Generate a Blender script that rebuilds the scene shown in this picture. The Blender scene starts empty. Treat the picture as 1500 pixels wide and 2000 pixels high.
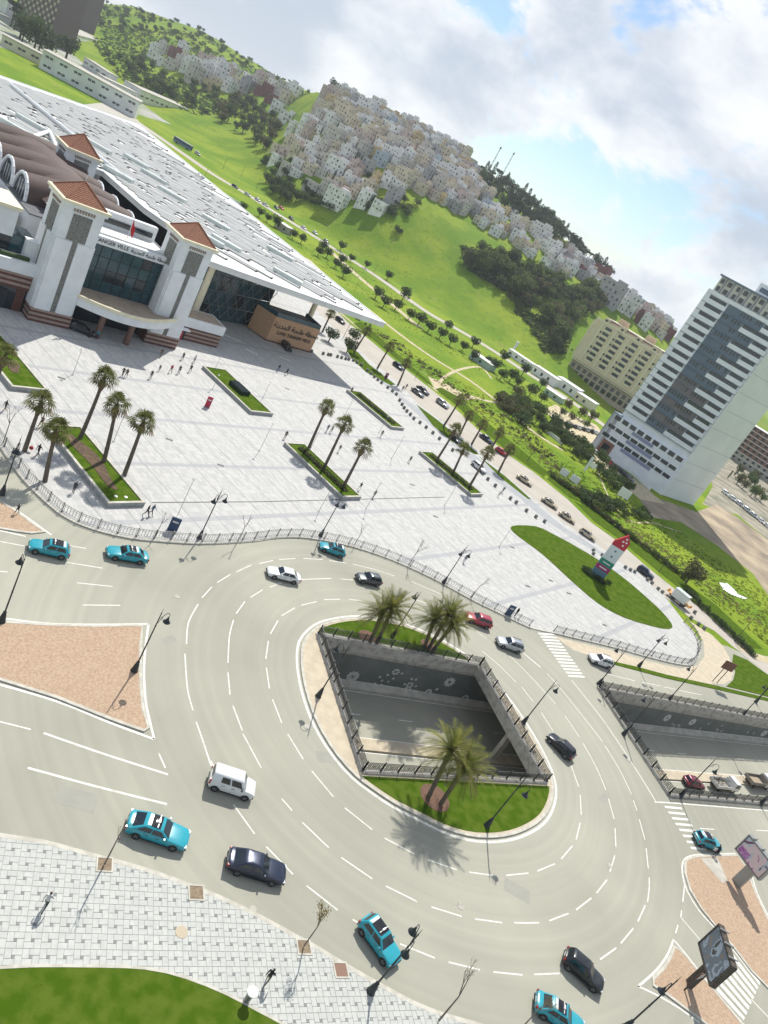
import bpy, bmesh, math, random
from mathutils import Vector, Matrix, geometry, noise
random.seed(7)
sc = bpy.context.scene
COL = sc.collection
R_ = math.radians
# ---------------------------------------------------------------- camera, sky, sun, exposure
EYE = Vector((0, 0, 49.0)); FPX = 1450.0
PITCH, ROLL = R_(22.15), R_(30.47)
CF = Vector((0, math.cos(PITCH), -math.sin(PITCH)))
_r0 = Vector((1, 0, 0)); _u0 = _r0.cross(CF)
CR = math.cos(ROLL) * _r0 + math.sin(ROLL) * _u0
CU = -math.sin(ROLL) * _r0 + math.cos(ROLL) * _u0
cam = bpy.data.cameras.new('camera'); cam_o = bpy.data.objects.new('camera', cam); COL.objects.link(cam_o)
cam.sensor_fit = 'VERTICAL'; cam.sensor_height = 24.0; cam.lens = 24.0 * FPX / 2000.0
cam.clip_start = 0.5; cam.clip_end = 30000
m = Matrix((CR, CU, -CF)).transposed().to_4x4(); m.translation = EYE
cam_o.matrix_world = m
sc.camera = cam_o
SUN_DIR = Vector((-0.136 * math.cos(R_(50)), 0.99 * math.cos(R_(50)), math.sin(R_(50)))).normalized()
w = bpy.data.worlds.new('World'); sc.world = w; w.use_nodes = True
def build_world():
    nt = w.node_tree; N = nt.nodes; L = nt.links; N.clear()
    out = N.new('ShaderNodeOutputWorld'); bg = N.new('ShaderNodeBackground')
    sky = N.new('ShaderNodeTexSky'); sky.sky_type = 'NISHITA'; sky.sun_disc = False
    sky.sun_elevation = math.asin(SUN_DIR.z); sky.sun_rotation = math.atan2(SUN_DIR.x, SUN_DIR.y)
    sky.air_density = 1.0; sky.dust_density = 0.5; sky.ozone_density = 1.6
    tc = N.new('ShaderNodeTexCoord'); sep = N.new('ShaderNodeSeparateXYZ'); L.new(tc.outputs['Generated'], sep.inputs[0])
    def M(op, a, b=None, c=None):
        n = N.new('ShaderNodeMath'); n.operation = op
        for i, v in enumerate((a, b, c)):
            if v is None: continue
            if isinstance(v, (int, float)): n.inputs[i].default_value = v
            else: L.new(v, n.inputs[i])
        return n.outputs[0]
    cv = N.new('ShaderNodeCombineXYZ'); L.new(sep.outputs[0], cv.inputs[0]); L.new(sep.outputs[1], cv.inputs[1]); L.new(M('MULTIPLY', sep.outputs[2], 1.7), cv.inputs[2])
    def noi(scale, detail, rough, w_=0.0, dist=0.0):
        n = N.new('ShaderNodeTexNoise'); n.noise_dimensions = '4D'
        n.inputs['Scale'].default_value = scale; n.inputs['Detail'].default_value = detail
        n.inputs['Roughness'].default_value = rough; n.inputs['W'].default_value = w_
        n.inputs['Distortion'].default_value = dist
        L.new(cv.outputs[0], n.inputs['Vector']); return n.outputs['Fac']
    big = noi(2.6, 2, 0.5, 4.3); det = noi(5.6, 12, 0.62, 1.2, 0.2)
    dens = M('ADD', M('MULTIPLY', big, 0.55), M('MULTIPLY', det, 0.6))
    r1 = N.new('ShaderNodeMapRange'); r1.interpolation_type = 'SMOOTHSTEP'
    L.new(dens, r1.inputs[0]); r1.inputs[1].default_value = 0.525; r1.inputs[2].default_value = 0.59
    shade = noi(4.4, 8, 0.55, 7.7, 0.2)
    r2 = N.new('ShaderNodeMapRange'); r2.interpolation_type = 'SMOOTHSTEP'
    L.new(M('ADD', M('MULTIPLY', shade, 0.75), M('MULTIPLY', dens, 0.35)), r2.inputs[0]); r2.inputs[1].default_value = 0.50; r2.inputs[2].default_value = 0.68
    cc = N.new('ShaderNodeMixRGB'); L.new(r2.outputs[0], cc.inputs[0])
    cc.inputs[1].default_value = (8.9, 9.0, 9.15, 1); cc.inputs[2].default_value = (5.1, 5.7, 6.6, 1)
    hz = N.new('ShaderNodeMapRange'); L.new(sep.outputs[2], hz.inputs[0]); hz.inputs[1].default_value = 0.0; hz.inputs[2].default_value = 0.12
    hz.inputs[3].default_value = 0.35; hz.inputs[4].default_value = 1.0
    mix = N.new('ShaderNodeMixRGB'); L.new(M('MULTIPLY', r1.outputs[0], 0.94), mix.inputs[0])
    tint = N.new('ShaderNodeMixRGB'); tint.blend_type = 'MULTIPLY'; tint.inputs[0].default_value = 1.0
    L.new(sky.outputs[0], tint.inputs[1]); tint.inputs[2].default_value = (0.92, 1.0, 1.06, 1)
    L.new(tint.outputs[0], mix.inputs[1]); L.new(cc.outputs[0], mix.inputs[2])
    L.new(mix.outputs[0], bg.inputs[0]); bg.inputs[1].default_value = 0.086
    L.new(bg.outputs[0], out.inputs[0])
build_world()
sun = bpy.data.lights.new('sun', 'SUN'); sun_o = bpy.data.objects.new('sun', sun); COL.objects.link(sun_o)
sun.energy = 4.0; sun.angle = R_(0.53); sun.color = (1.0, 0.955, 0.88)
sun_o.rotation_euler = SUN_DIR.to_track_quat('Z', 'Y').to_euler(); sun_o.location = (0, 0, 300)
vs = sc.view_settings
vs.view_transform = 'Standard'; vs.look = 'None'; vs.gamma = 1.0; vs.exposure = 0.42; vs.use_curve_mapping = False
try:
    sc.cycles.max_bounces = 6; sc.cycles.diffuse_bounces = 3; sc.cycles.transparent_max_bounces = 8
except Exception: pass

# ---------------------------------------------------------------- layout helpers
def ray(px, py):
    return ((px - 750) / FPX * CR - (py - 1000) / FPX * CU + CF).normalized()
def G(px, py, z=0.0):
    d = ray(px, py); t = (z - EYE.z) / d.z
    return Vector((d.x * t, d.y * t, z))
def PX(p):
    v = Vector(p) - EYE; f = v.dot(CF)
    return (750 + FPX * v.dot(CR) / f, 1000 - FPX * v.dot(CU) / f) if f > 1 else (-9999, -9999)
def GS(pts, z=0.0): return [G(x, y, z) for x, y in pts]
def inpoly(p, poly):
    x, y = p[0], p[1]; c = False; j = len(poly) - 1
    for i in range(len(poly)):
        xi, yi = poly[i][0], poly[i][1]; xj, yj = poly[j][0], poly[j][1]
        if (yi > y) != (yj > y) and x < (xj - xi) * (y - yi) / (yj - yi) + xi: c = not c
        j = i
    return c
def spline(pts, step=1.0, closed=False):
    P = [Vector((p[0], p[1], p[2] if len(p) > 2 else 0)) for p in pts]; n = len(P); out = []
    for i in range(n if closed else n - 1):
        if closed: a, b, c, d = P[(i - 1) % n], P[i], P[(i + 1) % n], P[(i + 2) % n]
        else: a, b, c, d = P[max(i - 1, 0)], P[i], P[i + 1], P[min(i + 2, n - 1)]
        k = max(1, int((c - b).length / step))
        for j in range(k):
            t = j / k
            out.append(0.5 * ((2 * b) + (c - a) * t + (2 * a - 5 * b + 4 * c - d) * t * t + (3 * b - a - 3 * c + d) * t ** 3))
    if not closed: out.append(P[-1])
    return out
# ---------------------------------------------------------------- materials
MATS = {}
def mat(name, col, col2=None, scale=3.0, rough=0.7, bump=0.0, bscale=None, metal=0.0, detail=4.0, coord='pos', mixr=(0.4, 0.6), spec=0.5, rand=0.0, coat=0.0, trans=0.0, sub=None):
    if name in MATS: return MATS[name]
    mt = bpy.data.materials.new(name); mt.use_nodes = True; nt = mt.node_tree; N = nt.nodes; L = nt.links
    bs = N['Principled BSDF']; bs.inputs['Roughness'].default_value = rough; bs.inputs['Metallic'].default_value = metal
    bs.inputs['Specular IOR Level'].default_value = spec; bs.inputs['Coat Weight'].default_value = coat
    if trans: bs.inputs['Transmission Weight'].default_value = trans
    src = None
    if col2 is not None or bump:
        if coord == 'pos': g = N.new('ShaderNodeNewGeometry'); vec = g.outputs['Position']
        else: g = N.new('ShaderNodeTexCoord'); vec = g.outputs['Object']
    def noi(s):
        n = N.new('ShaderNodeTexNoise'); n.inputs['Scale'].default_value = s; n.inputs['Detail'].default_value = detail
        L.new(vec, n.inputs['Vector']); return n.outputs['Fac']
    if col2 is not None:
        mr = N.new('ShaderNodeMapRange'); L.new(noi(scale), mr.inputs[0]); mr.inputs[1].default_value = mixr[0]; mr.inputs[2].default_value = mixr[1]
        mx = N.new('ShaderNodeMixRGB'); L.new(mr.outputs[0], mx.inputs[0]); mx.inputs[1].default_value = (*col, 1); mx.inputs[2].default_value = (*col2, 1)
        src = mx.outputs[0]
    if rand:
        oi = N.new('ShaderNodeObjectInfo'); mr = N.new('ShaderNodeMapRange'); L.new(oi.outputs['Random'], mr.inputs[0])
        mr.inputs[3].default_value = 1 - rand; mr.inputs[4].default_value = 1 + rand
        hs = N.new('ShaderNodeHueSaturation'); L.new(mr.outputs[0], hs.inputs['Value'])
        if src: L.new(src, hs.inputs['Color'])
        else: hs.inputs['Color'].default_value = (*col, 1)
        src = hs.outputs[0]
    if src: L.new(src, bs.inputs['Base Color'])
    else: bs.inputs['Base Color'].default_value = (*col, 1)
    if bump:
        b = N.new('ShaderNodeBump'); b.inputs['Strength'].default_value = bump; b.inputs['Distance'].default_value = 0.05
        L.new(noi(bscale or scale * 4), b.inputs['Height']); L.new(b.outputs[0], bs.inputs['Normal'])
    MATS[name] = mt; return mt
# ---------------------------------------------------------------- mesh builder
class MB:
    def __init__(s): s.v = []; s.f = []; s.m = []
    def add(s, vs_, fs, mi=0):
        o = len(s.v); s.v += [tuple(v) for v in vs_]
        for f in fs: s.f.append(tuple(i + o for i in f)); s.m.append(mi)
        return s
    def box(s, c, d, rz=0.0, mi=0, taper=1.0):
        cx, cy, cz = c; x, y, z = d[0] / 2, d[1] / 2, d[2] / 2; co, si = math.cos(rz), math.sin(rz); vs_ = []
        for k, t in ((-z, 1.0), (z, taper)):
            for (i, j) in ((-x, -y), (x, -y), (x, y), (-x, y)):
                i *= t; j *= t; vs_.append((cx + i * co - j * si, cy + i * si + j * co, cz + k))
        return s.add(vs_, [(3, 2, 1, 0), (4, 5, 6, 7), (0, 1, 5, 4), (1, 2, 6, 5), (2, 3, 7, 6), (3, 0, 4, 7)], mi)
    def prism(s, poly, z0, z1, mi=0, cap=True, bottom=False):
        n = len(poly); a = sum(poly[i][0] * poly[(i + 1) % n][1] - poly[(i + 1) % n][0] * poly[i][1] for i in range(n))
        if a < 0: poly = poly[::-1]
        vs_ = [(p[0], p[1], z0) for p in poly] + [(p[0], p[1], z1) for p in poly]
        fs = [(i, (i + 1) % n, n + (i + 1) % n, n + i) for i in range(n)]
        if cap: fs.append(tuple(range(n, 2 * n)))
        if bottom: fs.append(tuple(range(n - 1, -1, -1)))
        return s.add(vs_, fs, mi)
    def tube(s, p0, p1, r0, r1=None, n=6, mi=0, cap=True):
        r1 = r0 if r1 is None else r1; p0, p1 = Vector(p0), Vector(p1); d = (p1 - p0)
        if d.length < 1e-6: return s
        d.normalize(); a = d.orthogonal().normalized(); b = d.cross(a); vs_ = []
        for p, r in ((p0, r0), (p1, r1)):
            for k in range(n):
                t = 2 * math.pi * k / n; vs_.append(p + r * (math.cos(t) * a + math.sin(t) * b))
        fs = [(k, (k + 1) % n, n + (k + 1) % n, n + k) for k in range(n)]
        if cap: fs += [tuple(range(n - 1, -1, -1)), tuple(range(n, 2 * n))]
        return s.add(vs_, fs, mi)
    def path(s, pts, rs, n=6, mi=0):
        for i in range(len(pts) - 1):
            a = rs[i] if isinstance(rs, (list, tuple)) else rs; b = rs[i + 1] if isinstance(rs, (list, tuple)) else rs
            s.tube(pts[i], pts[i + 1], a, b, n, mi, cap=(i in (0, len(pts) - 2)))
        return s
    def lathe(s, prof, n=12, c=(0, 0, 0), mi=0):
        vs_ = []
        for r, z in prof:
            for k in range(n):
                t = 2 * math.pi * k / n; vs_.append((c[0] + r * math.cos(t), c[1] + r * math.sin(t), c[2] + z))
        fs = []
        for i in range(len(prof) - 1):
            for k in range(n): fs.append((i * n + k, i * n + (k + 1) % n, (i + 1) * n + (k + 1) % n, (i + 1) * n + k))
        fs.append(tuple(range((len(prof) - 1) * n, len(prof) * n))); fs.append(tuple(range(n - 1, -1, -1)))
        return s.add(vs_, fs, mi)
    def quad(s, a, b, c, d, mi=0): return s.add([a, b, c, d], [(0, 1, 2, 3)], mi)
    def mesh(s, name, mats, smooth=None):
        me = bpy.data.meshes.new(name); me.from_pydata(s.v, [], s.f)
        for mt in (mats if isinstance(mats, (list, tuple)) else [mats]): me.materials.append(mt)
        if any(s.m): me.polygons.foreach_set('material_index', s.m)
        if smooth is not None:
            me.polygons.foreach_set('use_smooth', [True] * len(me.polygons))
            if smooth < 3.1: me.set_sharp_from_angle(angle=smooth)
        me.update(); return me
    def build(s, name, mats, parent=None, smooth=None): return ob(name, s.mesh(name, mats, smooth), parent)
def ob(name, me, parent=None, loc=None, rz=0.0):
    o = bpy.data.objects.new(name, me); COL.objects.link(o)
    if parent: o.parent = parent
    if loc is not None: o.location = loc
    if rz: o.rotation_euler = (0, 0, rz)
    return o
def tag(o, label=None, cat=None, group=None, kind=None):
    if label: o['label'] = label
    if cat: o['category'] = cat
    if group: o['group'] = group
    if kind: o['kind'] = kind
    return o
def thing(name, label, cat, loc=(0, 0, 0), rz=0.0, group=None):
    return tag(ob(name, None, None, loc, rz), label, cat, group)
KIDS = {}
def copy_tree(o, parent=None, loc=None, rz=None, scale=None):
    c = o.copy(); COL.objects.link(c); c.parent = parent
    if loc is not None: c.location = loc
    if rz is not None: c.rotation_euler = (0, 0, rz)
    if scale is not None: c.scale = (scale,) * 3 if isinstance(scale, (int, float)) else scale
    key = o.name
    if key not in KIDS: KIDS[key] = list(o.children)
    for ch in KIDS[key]: copy_tree(ch, c)
    return c
def sheet(name, poly, z, mt, holes=(), kind='structure', skirt=0.0, mats2=None):
    """flat sheet with holes; skirt = kerb drop round the outer edge"""
    vs_ = []; es = []
    for lp in [poly] + list(holes):
        o = len(vs_); n = len(lp); vs_ += [Vector((p[0], p[1])) for p in lp]; es += [(o + i, o + (i + 1) % n) for i in range(n)]
    r = geometry.delaunay_2d_cdt(vs_, es, [], 0, 1e-5)
    V, F = r[0], r[2]; mb = MB(); fs = []
    for f in F:
        c = ((V[f[0]].x + V[f[1]].x + V[f[2]].x) / 3, (V[f[0]].y + V[f[1]].y + V[f[2]].y) / 3)
        if inpoly(c, poly) and not any(inpoly(c, h) for h in holes): fs.append(f)
    mb.add([(v.x, v.y, z) for v in V], fs)
    if skirt:
        for lp in [poly] + list(holes):
            n = len(lp)
            for i in range(n):
                a, b = lp[i], lp[(i + 1) % n]; mb.quad((a[0], a[1], z - skirt), (b[0], b[1], z - skirt), (b[0], b[1], z), (a[0], a[1], z))
    o = mb.build(name, mt)
    if kind: o['kind'] = kind
    return o
def strip(mb, pts, wd, z, mi=0):
    """ribbon of width wd along pts (xy)"""
    P = [Vector((p[0], p[1])) for p in pts]; n = len(P); L_, R2 = [], []
    for i in range(n):
        d = (P[min(i + 1, n - 1)] - P[max(i - 1, 0)]); d.normalize(); q = Vector((-d.y, d.x)) * wd / 2
        L_.append(P[i] + q); R2.append(P[i] - q)
    for i in range(n - 1):
        mb.quad((R2[i].x, R2[i].y, z), (R2[i + 1].x, R2[i + 1].y, z), (L_[i + 1].x, L_[i + 1].y, z), (L_[i].x, L_[i].y, z))
def wall_strip(mb, pts, wd, z0, z1, mi=0, closed=False):
    """kerb / parapet: box section following pts"""
    P = [Vector((p[0], p[1])) for p in pts]
    if closed: P.append(P[0])
    n = len(P); A, B = [], []
    for i in range(n):
        if closed: d = P[1] - P[-2] if i in (0, n - 1) else P[i + 1] - P[i - 1]
        else: d = P[min(i + 1, n - 1)] - P[max(i - 1, 0)]
        d.normalize(); q = Vector((-d.y, d.x)) * wd / 2; A.append(P[i] + q); B.append(P[i] - q)
    for i in range(n - 1):
        a0, a1, b0, b1 = A[i], A[i + 1], B[i], B[i + 1]
        mb.add([(b0.x, b0.y, z0), (b1.x, b1.y, z0), (b1.x, b1.y, z1), (b0.x, b0.y, z1), (a0.x, a0.y, z0), (a1.x, a1.y, z0), (a1.x, a1.y, z1), (a0.x, a0.y, z1)],
               [(0, 1, 2, 3), (3, 2, 6, 7), (5, 4, 7, 6)] + ([(4, 0, 3, 7)] if i == 0 and not closed else []) + ([(1, 5, 6, 2)] if i == n - 2 and not closed else []), mi)
# ================================================================ materials of the setting
def ground_mat():
    mt = bpy.data.materials.new('meadow'); mt.use_nodes = True; nt = mt.node_tree; N = nt.nodes; L = nt.links
    bs = N['Principled BSDF']; bs.inputs['Roughness'].default_value = 0.95; bs.inputs['Specular IOR Level'].default_value = 0.1
    g = N.new('ShaderNodeNewGeometry')
    def noi(s, d=5, r=0.55, dist=0.0):
        n = N.new('ShaderNodeTexNoise'); n.inputs['Scale'].default_value = s; n.inputs['Detail'].default_value = d; n.inputs['Roughness'].default_value = r
        n.inputs['Distortion'].default_value = dist; L.new(g.outputs['Position'], n.inputs['Vector']); return n.outputs['Fac']
    def mr(v, a, b):
        m_ = N.new('ShaderNodeMapRange'); m_.interpolation_type = 'SMOOTHSTEP'; L.new(v, m_.inputs[0]); m_.inputs[1].default_value = a; m_.inputs[2].default_value = b; return m_.outputs[0]
    def mx(f, a, b):
        m_ = N.new('ShaderNodeMixRGB'); L.new(f, m_.inputs[0])
        for i, c in ((1, a), (2, b)):
            if isinstance(c, tuple): m_.inputs[i].default_value = (*c, 1)
            else: L.new(c, m_.inputs[i])
        return m_.outputs[0]
    c = mx(mr(noi(0.035, 6), 0.35, 0.65), (0.125, 0.225, 0.012), (0.225, 0.30, 0.022))
    c = mx(mr(noi(0.35, 6, 0.6), 0.5, 0.8), c, (0.075, 0.145, 0.012))
    c = mx(mr(noi(0.09, 7, 0.65, 1.2), 0.60, 0.74), c, (0.29, 0.28, 0.10))
    c = mx(mr(noi(0.02, 7, 0.7, 0.6), 0.62, 0.72), c, (0.17, 0.19, 0.045))
    c = mx(mr(noi(0.05, 9, 0.75, 1.5), 0.64, 0.70), c, (0.36, 0.29, 0.17))
    L.new(c, bs.inputs['Base Color'])
    b = N.new('ShaderNodeBump'); b.inputs['Strength'].default_value = 0.9; b.inputs['Distance'].default_value = 0.6
    L.new(noi(0.9, 8, 0.65), b.inputs['Height']); L.new(b.outputs[0], bs.inputs['Normal'])
    return mt
M_meadow = ground_mat()
M_asph = mat('asphalt', (0.335, 0.33, 0.27), (0.375, 0.368, 0.30), scale=0.12, rough=0.86, bump=0.25, bscale=14, detail=10, mixr=(0.2, 0.8), spec=0.25)
M_asph2 = mat('asphalt_far', (0.40, 0.365, 0.31), (0.44, 0.40, 0.34), scale=0.2, rough=0.9, detail=6)
M_conc = mat('concrete', (0.47, 0.45, 0.39), (0.38, 0.36, 0.31), scale=0.8, rough=0.9, bump=0.2, bscale=10)
M_concd = mat('concrete_weathered', (0.42, 0.40, 0.35), (0.22, 0.20, 0.17), scale=1.3, rough=0.9, bump=0.3, bscale=9, mixr=(0.45, 0.75))
M_beige = mat('beige_paving', (0.52, 0.45, 0.33), (0.45, 0.39, 0.29), scale=0.9, rough=0.9, bump=0.15, bscale=12)
M_kerb = mat('kerb_stone', (0.52, 0.50, 0.43), (0.42, 0.40, 0.34), scale=1.5, rough=0.85)
M_paint = mat('road_paint', (0.68, 0.67, 0.61), (0.46, 0.45, 0.39), scale=2.2, rough=0.8, mixr=(0.5, 0.75), detail=8)
M_gravel = mat('pink_gravel', (0.46, 0.34, 0.235), (0.33, 0.225, 0.15), scale=5.0, rough=0.95, bump=0.8, bscale=9, detail=6, mixr=(0.35, 0.7))
M_lawn = mat('lawn', (0.055, 0.105, 0.008), (0.09, 0.135, 0.018), scale=0.9, rough=1.0, bump=0.8, bscale=18, detail=8, spec=0.0)
M_soil = mat('soil', (0.13, 0.085, 0.05), (0.08, 0.055, 0.035), scale=2.0, rough=1.0, bump=1.0, bscale=6)
M_dirt = mat('bare_earth', (0.42, 0.34, 0.23), (0.20, 0.16, 0.12), scale=0.09, rough=1.0, bump=0.7, bscale=2, detail=9, mixr=(.35, .65))
M_path = mat('sandy_path', (0.55, 0.45, 0.32), (0.42, 0.38, 0.22), scale=0.5, rough=1.0)
M_white = mat('white_render', (0.80, 0.80, 0.79), (0.72, 0.73, 0.73), scale=0.4, rough=0.75)
M_slab = mat('pavement_slab', (0.475, 0.485, 0.45), (0.43, 0.44, 0.41), scale=2.2, rough=0.85, bump=0.1, bscale=30, rand=0.03)
M_slabd = mat('pavement_dark_square', (0.19, 0.20, 0.195), (0.25, 0.26, 0.25), scale=3.0, rough=0.85)
M_grout = mat('pavement_joint', (0.36, 0.365, 0.335), rough=0.95)
M_black = mat('black_iron', (0.025, 0.03, 0.035), rough=0.5, spec=0.4)
def plaza_mat():
    mt = bpy.data.materials.new('plaza_paving'); mt.use_nodes = True; nt = mt.node_tree; N = nt.nodes; L = nt.links
    bs = N['Principled BSDF']; bs.inputs['Roughness'].default_value = 0.75; bs.inputs['Specular IOR Level'].default_value = 0.3
    g = N.new('ShaderNodeNewGeometry'); mp = N.new('ShaderNodeMapping'); mp.vector_type = 'POINT'
    mp.inputs['Rotation'].default_value = (0, 0, R_(-59.9)); L.new(g.outputs['Position'], mp.inputs['Vector'])
    # after the turn: x runs along the stripes' normal
    br = N.new('ShaderNodeTexBrick'); L.new(mp.outputs[0], br.inputs['Vector'])
    br.inputs['Scale'].default_value = 1.0; br.inputs['Brick Width'].default_value = 0.5; br.inputs['Row Height'].default_value = 1.0
    br.inputs['Mortar Size'].default_value = 0.012; br.offset = 0.5
    br.inputs['Color1'].default_value = (0.50, 0.495, 0.475, 1); br.inputs['Color2'].default_value = (0.385, 0.39, 0.385, 1); br.inputs['Mortar'].default_value = (0.27, 0.27, 0.26, 1)
    sep = N.new('ShaderNodeSeparateXYZ'); L.new(mp.outputs[0], sep.inputs[0])
    def line(v, period, width, off):
        a = N.new('ShaderNodeMath'); a.operation = 'ADD'; L.new(v, a.inputs[0]); a.inputs[1].default_value = off + period * 1000
        m_ = N.new('ShaderNodeMath'); m_.operation = 'MODULO'; L.new(a.outputs[0], m_.inputs[0]); m_.inputs[1].default_value = period
        l = N.new('ShaderNodeMath'); l.operation = 'LESS_THAN'; L.new(m_.outputs[0], l.inputs[0]); l.inputs[1].default_value = width; return l.outputs[0]
    def mx(f, a, b, k=1.0):
        s = N.new('ShaderNodeMath'); s.operation = 'MULTIPLY'; L.new(f, s.inputs[0]); s.inputs[1].default_value = k
        m_ = N.new('ShaderNodeMixRGB'); L.new(s.outputs[0], m_.inputs[0]); L.new(a, m_.inputs[1]); m_.inputs[2].default_value = (*b, 1); return m_.outputs[0]
    no = N.new('ShaderNodeTexNoise'); no.inputs['Scale'].default_value = 0.12; no.inputs['Detail'].default_value = 5; L.new(g.outputs['Position'], no.inputs['Vector'])
    c = mx(no.outputs['Fac'], br.outputs['Color'], (0.46, 0.44, 0.39), 0.3)
    c = mx(line(sep.outputs[0], 4.2, 0.14, 0.6), c, (0.22, 0.225, 0.23), 0.75)
    c = mx(line(sep.outputs[1], 12.6, 0.9, 3.0), c, (0.29, 0.30, 0.315), 0.6)
    n3 = N.new('ShaderNodeTexNoise'); n3.inputs['Scale'].default_value = 0.5; n3.inputs['Detail'].default_value = 9; n3.inputs['Roughness'].default_value = .7; L.new(g.outputs['Position'], n3.inputs['Vector'])
    mr3 = N.new('ShaderNodeMapRange'); L.new(n3.outputs['Fac'], mr3.inputs[0]); mr3.inputs[1].default_value = .58; mr3.inputs[2].default_value = .74
    c = mx(mr3.outputs[0], c, (0.30, 0.285, 0.25), 0.35)
    L.new(c, bs.inputs['Base Color'])
    return mt
M_plaza = plaza_mat()
def wear():
    nt = M_asph.node_tree; N = nt.nodes; L = nt.links; bs = N['Principled BSDF']; src = bs.inputs['Base Color'].links[0].from_socket
    g = N.new('ShaderNodeNewGeometry'); v = N.new('ShaderNodeVectorMath'); v.operation = 'DISTANCE'; L.new(g.outputs['Position'], v.inputs[0]); v.inputs[1].default_value = (16.4, 74.5, 0)
    n1 = N.new('ShaderNodeTexNoise'); n1.noise_dimensions = '1D'; n1.inputs['Scale'].default_value = 0.9; n1.inputs['Detail'].default_value = 5; L.new(v.outputs['Value'], n1.inputs['W'])
    n2 = N.new('ShaderNodeTexNoise'); n2.inputs['Scale'].default_value = 0.045; n2.inputs['Detail'].default_value = 7; L.new(g.outputs['Position'], n2.inputs['Vector'])
    m1 = N.new('ShaderNodeMapRange'); L.new(n1.outputs['Fac'], m1.inputs[0]); m1.inputs[1].default_value = .3; m1.inputs[2].default_value = .7; m1.inputs[3].default_value = .945; m1.inputs[4].default_value = 1.03
    m2 = N.new('ShaderNodeMapRange'); L.new(n2.outputs['Fac'], m2.inputs[0]); m2.inputs[1].default_value = .35; m2.inputs[2].default_value = .65; m2.inputs[3].default_value = .86; m2.inputs[4].default_value = 1.07
    def mul(a, b): q = N.new('ShaderNodeMath'); q.operation = 'MULTIPLY'; L.new(a, q.inputs[0]); L.new(b, q.inputs[1]); return q.outputs[0]
    hs = N.new('ShaderNodeHueSaturation'); L.new(src, hs.inputs['Color']); L.new(mul(m1.outputs[0], m2.outputs[0]), hs.inputs['Value']); L.new(hs.outputs[0], bs.inputs['Base Color'])
wear()
# ================================================================ terrain
HA = Vector((0.974, -0.226)); HG = Vector((0.226, 0.974))
PROF = [  # t = a/c ; c0, c1, z1, c2, z2
    (-1.6, 520, 700, 5, 1000, 22), (-1.05, 520, 700, 8, 1000, 26), (-0.95, 500, 680, 14, 950, 58), (-0.82, 470, 640, 19, 930, 74), (-0.724, 455, 620, 20, 900, 72),
    (-0.66, 430, 560, 22, 860, 70), (-0.61, 410, 450, 16, 640, 70), (-0.562, 400, 430, 10.8, 630, 77), (-0.495, 398, 430, 15.6, 645, 82),
    (-0.448, 395, 450, 31, 655, 84), (-0.405, 392, 490, 44.5, 680, 83), (-0.345, 390, 520, 44, 695, 84), (-0.268, 390, 540, 46, 700, 77), (-0.224, 390, 560, 47, 700, 70),
    (-0.137, 392, 600, 46.5, 720, 60), (-0.05, 430, 620, 43, 720, 48), (0.03, 520, 660, 30, 760, 38), (0.12, 600, 760, 15, 900, 20), (0.5, 900, 1100, 2, 1400, 4)]
def terrain(x, y):
    c = x * HG.x + y * HG.y
    if c < 380: return 0.0
    t = (x * HA.x + y * HA.y) / c
    if t <= PROF[0][0]: p = PROF[0][1:]
    elif t >= PROF[-1][0]: p = PROF[-1][1:]
    else:
        for i in range(len(PROF) - 1):
            if PROF[i][0] <= t <= PROF[i + 1][0]:
                k = (t - PROF[i][0]) / (PROF[i + 1][0] - PROF[i][0]); p = [a + (b - a) * k for a, b in zip(PROF[i][1:], PROF[i + 1][1:])]; break
    c0, c1, z1, c2, z2 = p
    if c <= c0: return 0.0
    if c <= c1: k = (c - c0) / (c1 - c0); z = z1 * (0.55 * k + 0.45 * k * k * (3 - 2 * k))
    elif c <= c2: k = (c - c1) / (c2 - c1); z = z1 + (z2 - z1) * (0.5 * k + 0.5 * (1 - (1 - k) ** 2))
    elif c <= c2 + 400: k = (c - c2) / 400; z = z2 * (1 - 0.75 * k * k * (3 - 2 * k))
    else: z = z2 * 0.25 * max(0.0, 1 - (c - c2 - 400) / 1500)
    if c > c0 + 8: z += noise.noise(Vector((x * 0.022, y * 0.022, 1.3))) * 1.6 * min(1, (c - c0) / 60)
    return z
def GT(px, py, n=3):
    """point where the pixel's sight line meets the terrain"""
    d = ray(px, py); t = 60.0; last = t
    while t < 3000:
        p = EYE + d * t
        if p.z <= terrain(p.x, p.y): break
        last = t; t += 6.0
    else: return None
    a, b = last, t
    for _ in range(14):
        mdl = (a + b) / 2; p = EYE + d * mdl
        if p.z <= terrain(p.x, p.y): b = mdl
        else: a = mdl
    p = EYE + d * b; return Vector((p.x, p.y, terrain(p.x, p.y)))
# underpass geometry
TE = Vector((0.839, 0.5446)); TQ = Vector((-0.5446, 0.839))
A1, B1, C1, D1 = Vector((0.6, 76.0)), Vector((21.9, 89.8)), Vector((32.2, 73.5)), Vector((11.05, 58.9))
E1, G1 = Vector((41.9, 102.8)), Vector((51.1, 85.5))
F1, I1 = E1 + TE * 95, G1 + TE * 92
OPEN1 = [A1, B1, C1, D1]; OPEN2 = [E1, F1, I1, G1]
gv = []; ge = []
for lp in (OPEN1, OPEN2):
    o = len(gv); gv += lp; ge += [(o + i, o + (i + 1) % 4) for i in range(4)]
xs = [-4000, -2500, -1600, -1200] + [-1000 + 14 * i for i in range(108)] + [520, 700, 1000, 1600, 3000, 5000]
ys = [-300, -120, 0, 40, 120, 200, 280, 350] + [380 + 12 * i for i in range(62)] + [1140, 1220, 1320, 1450, 1700, 2200, 3500, 6000, 9000]
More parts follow.
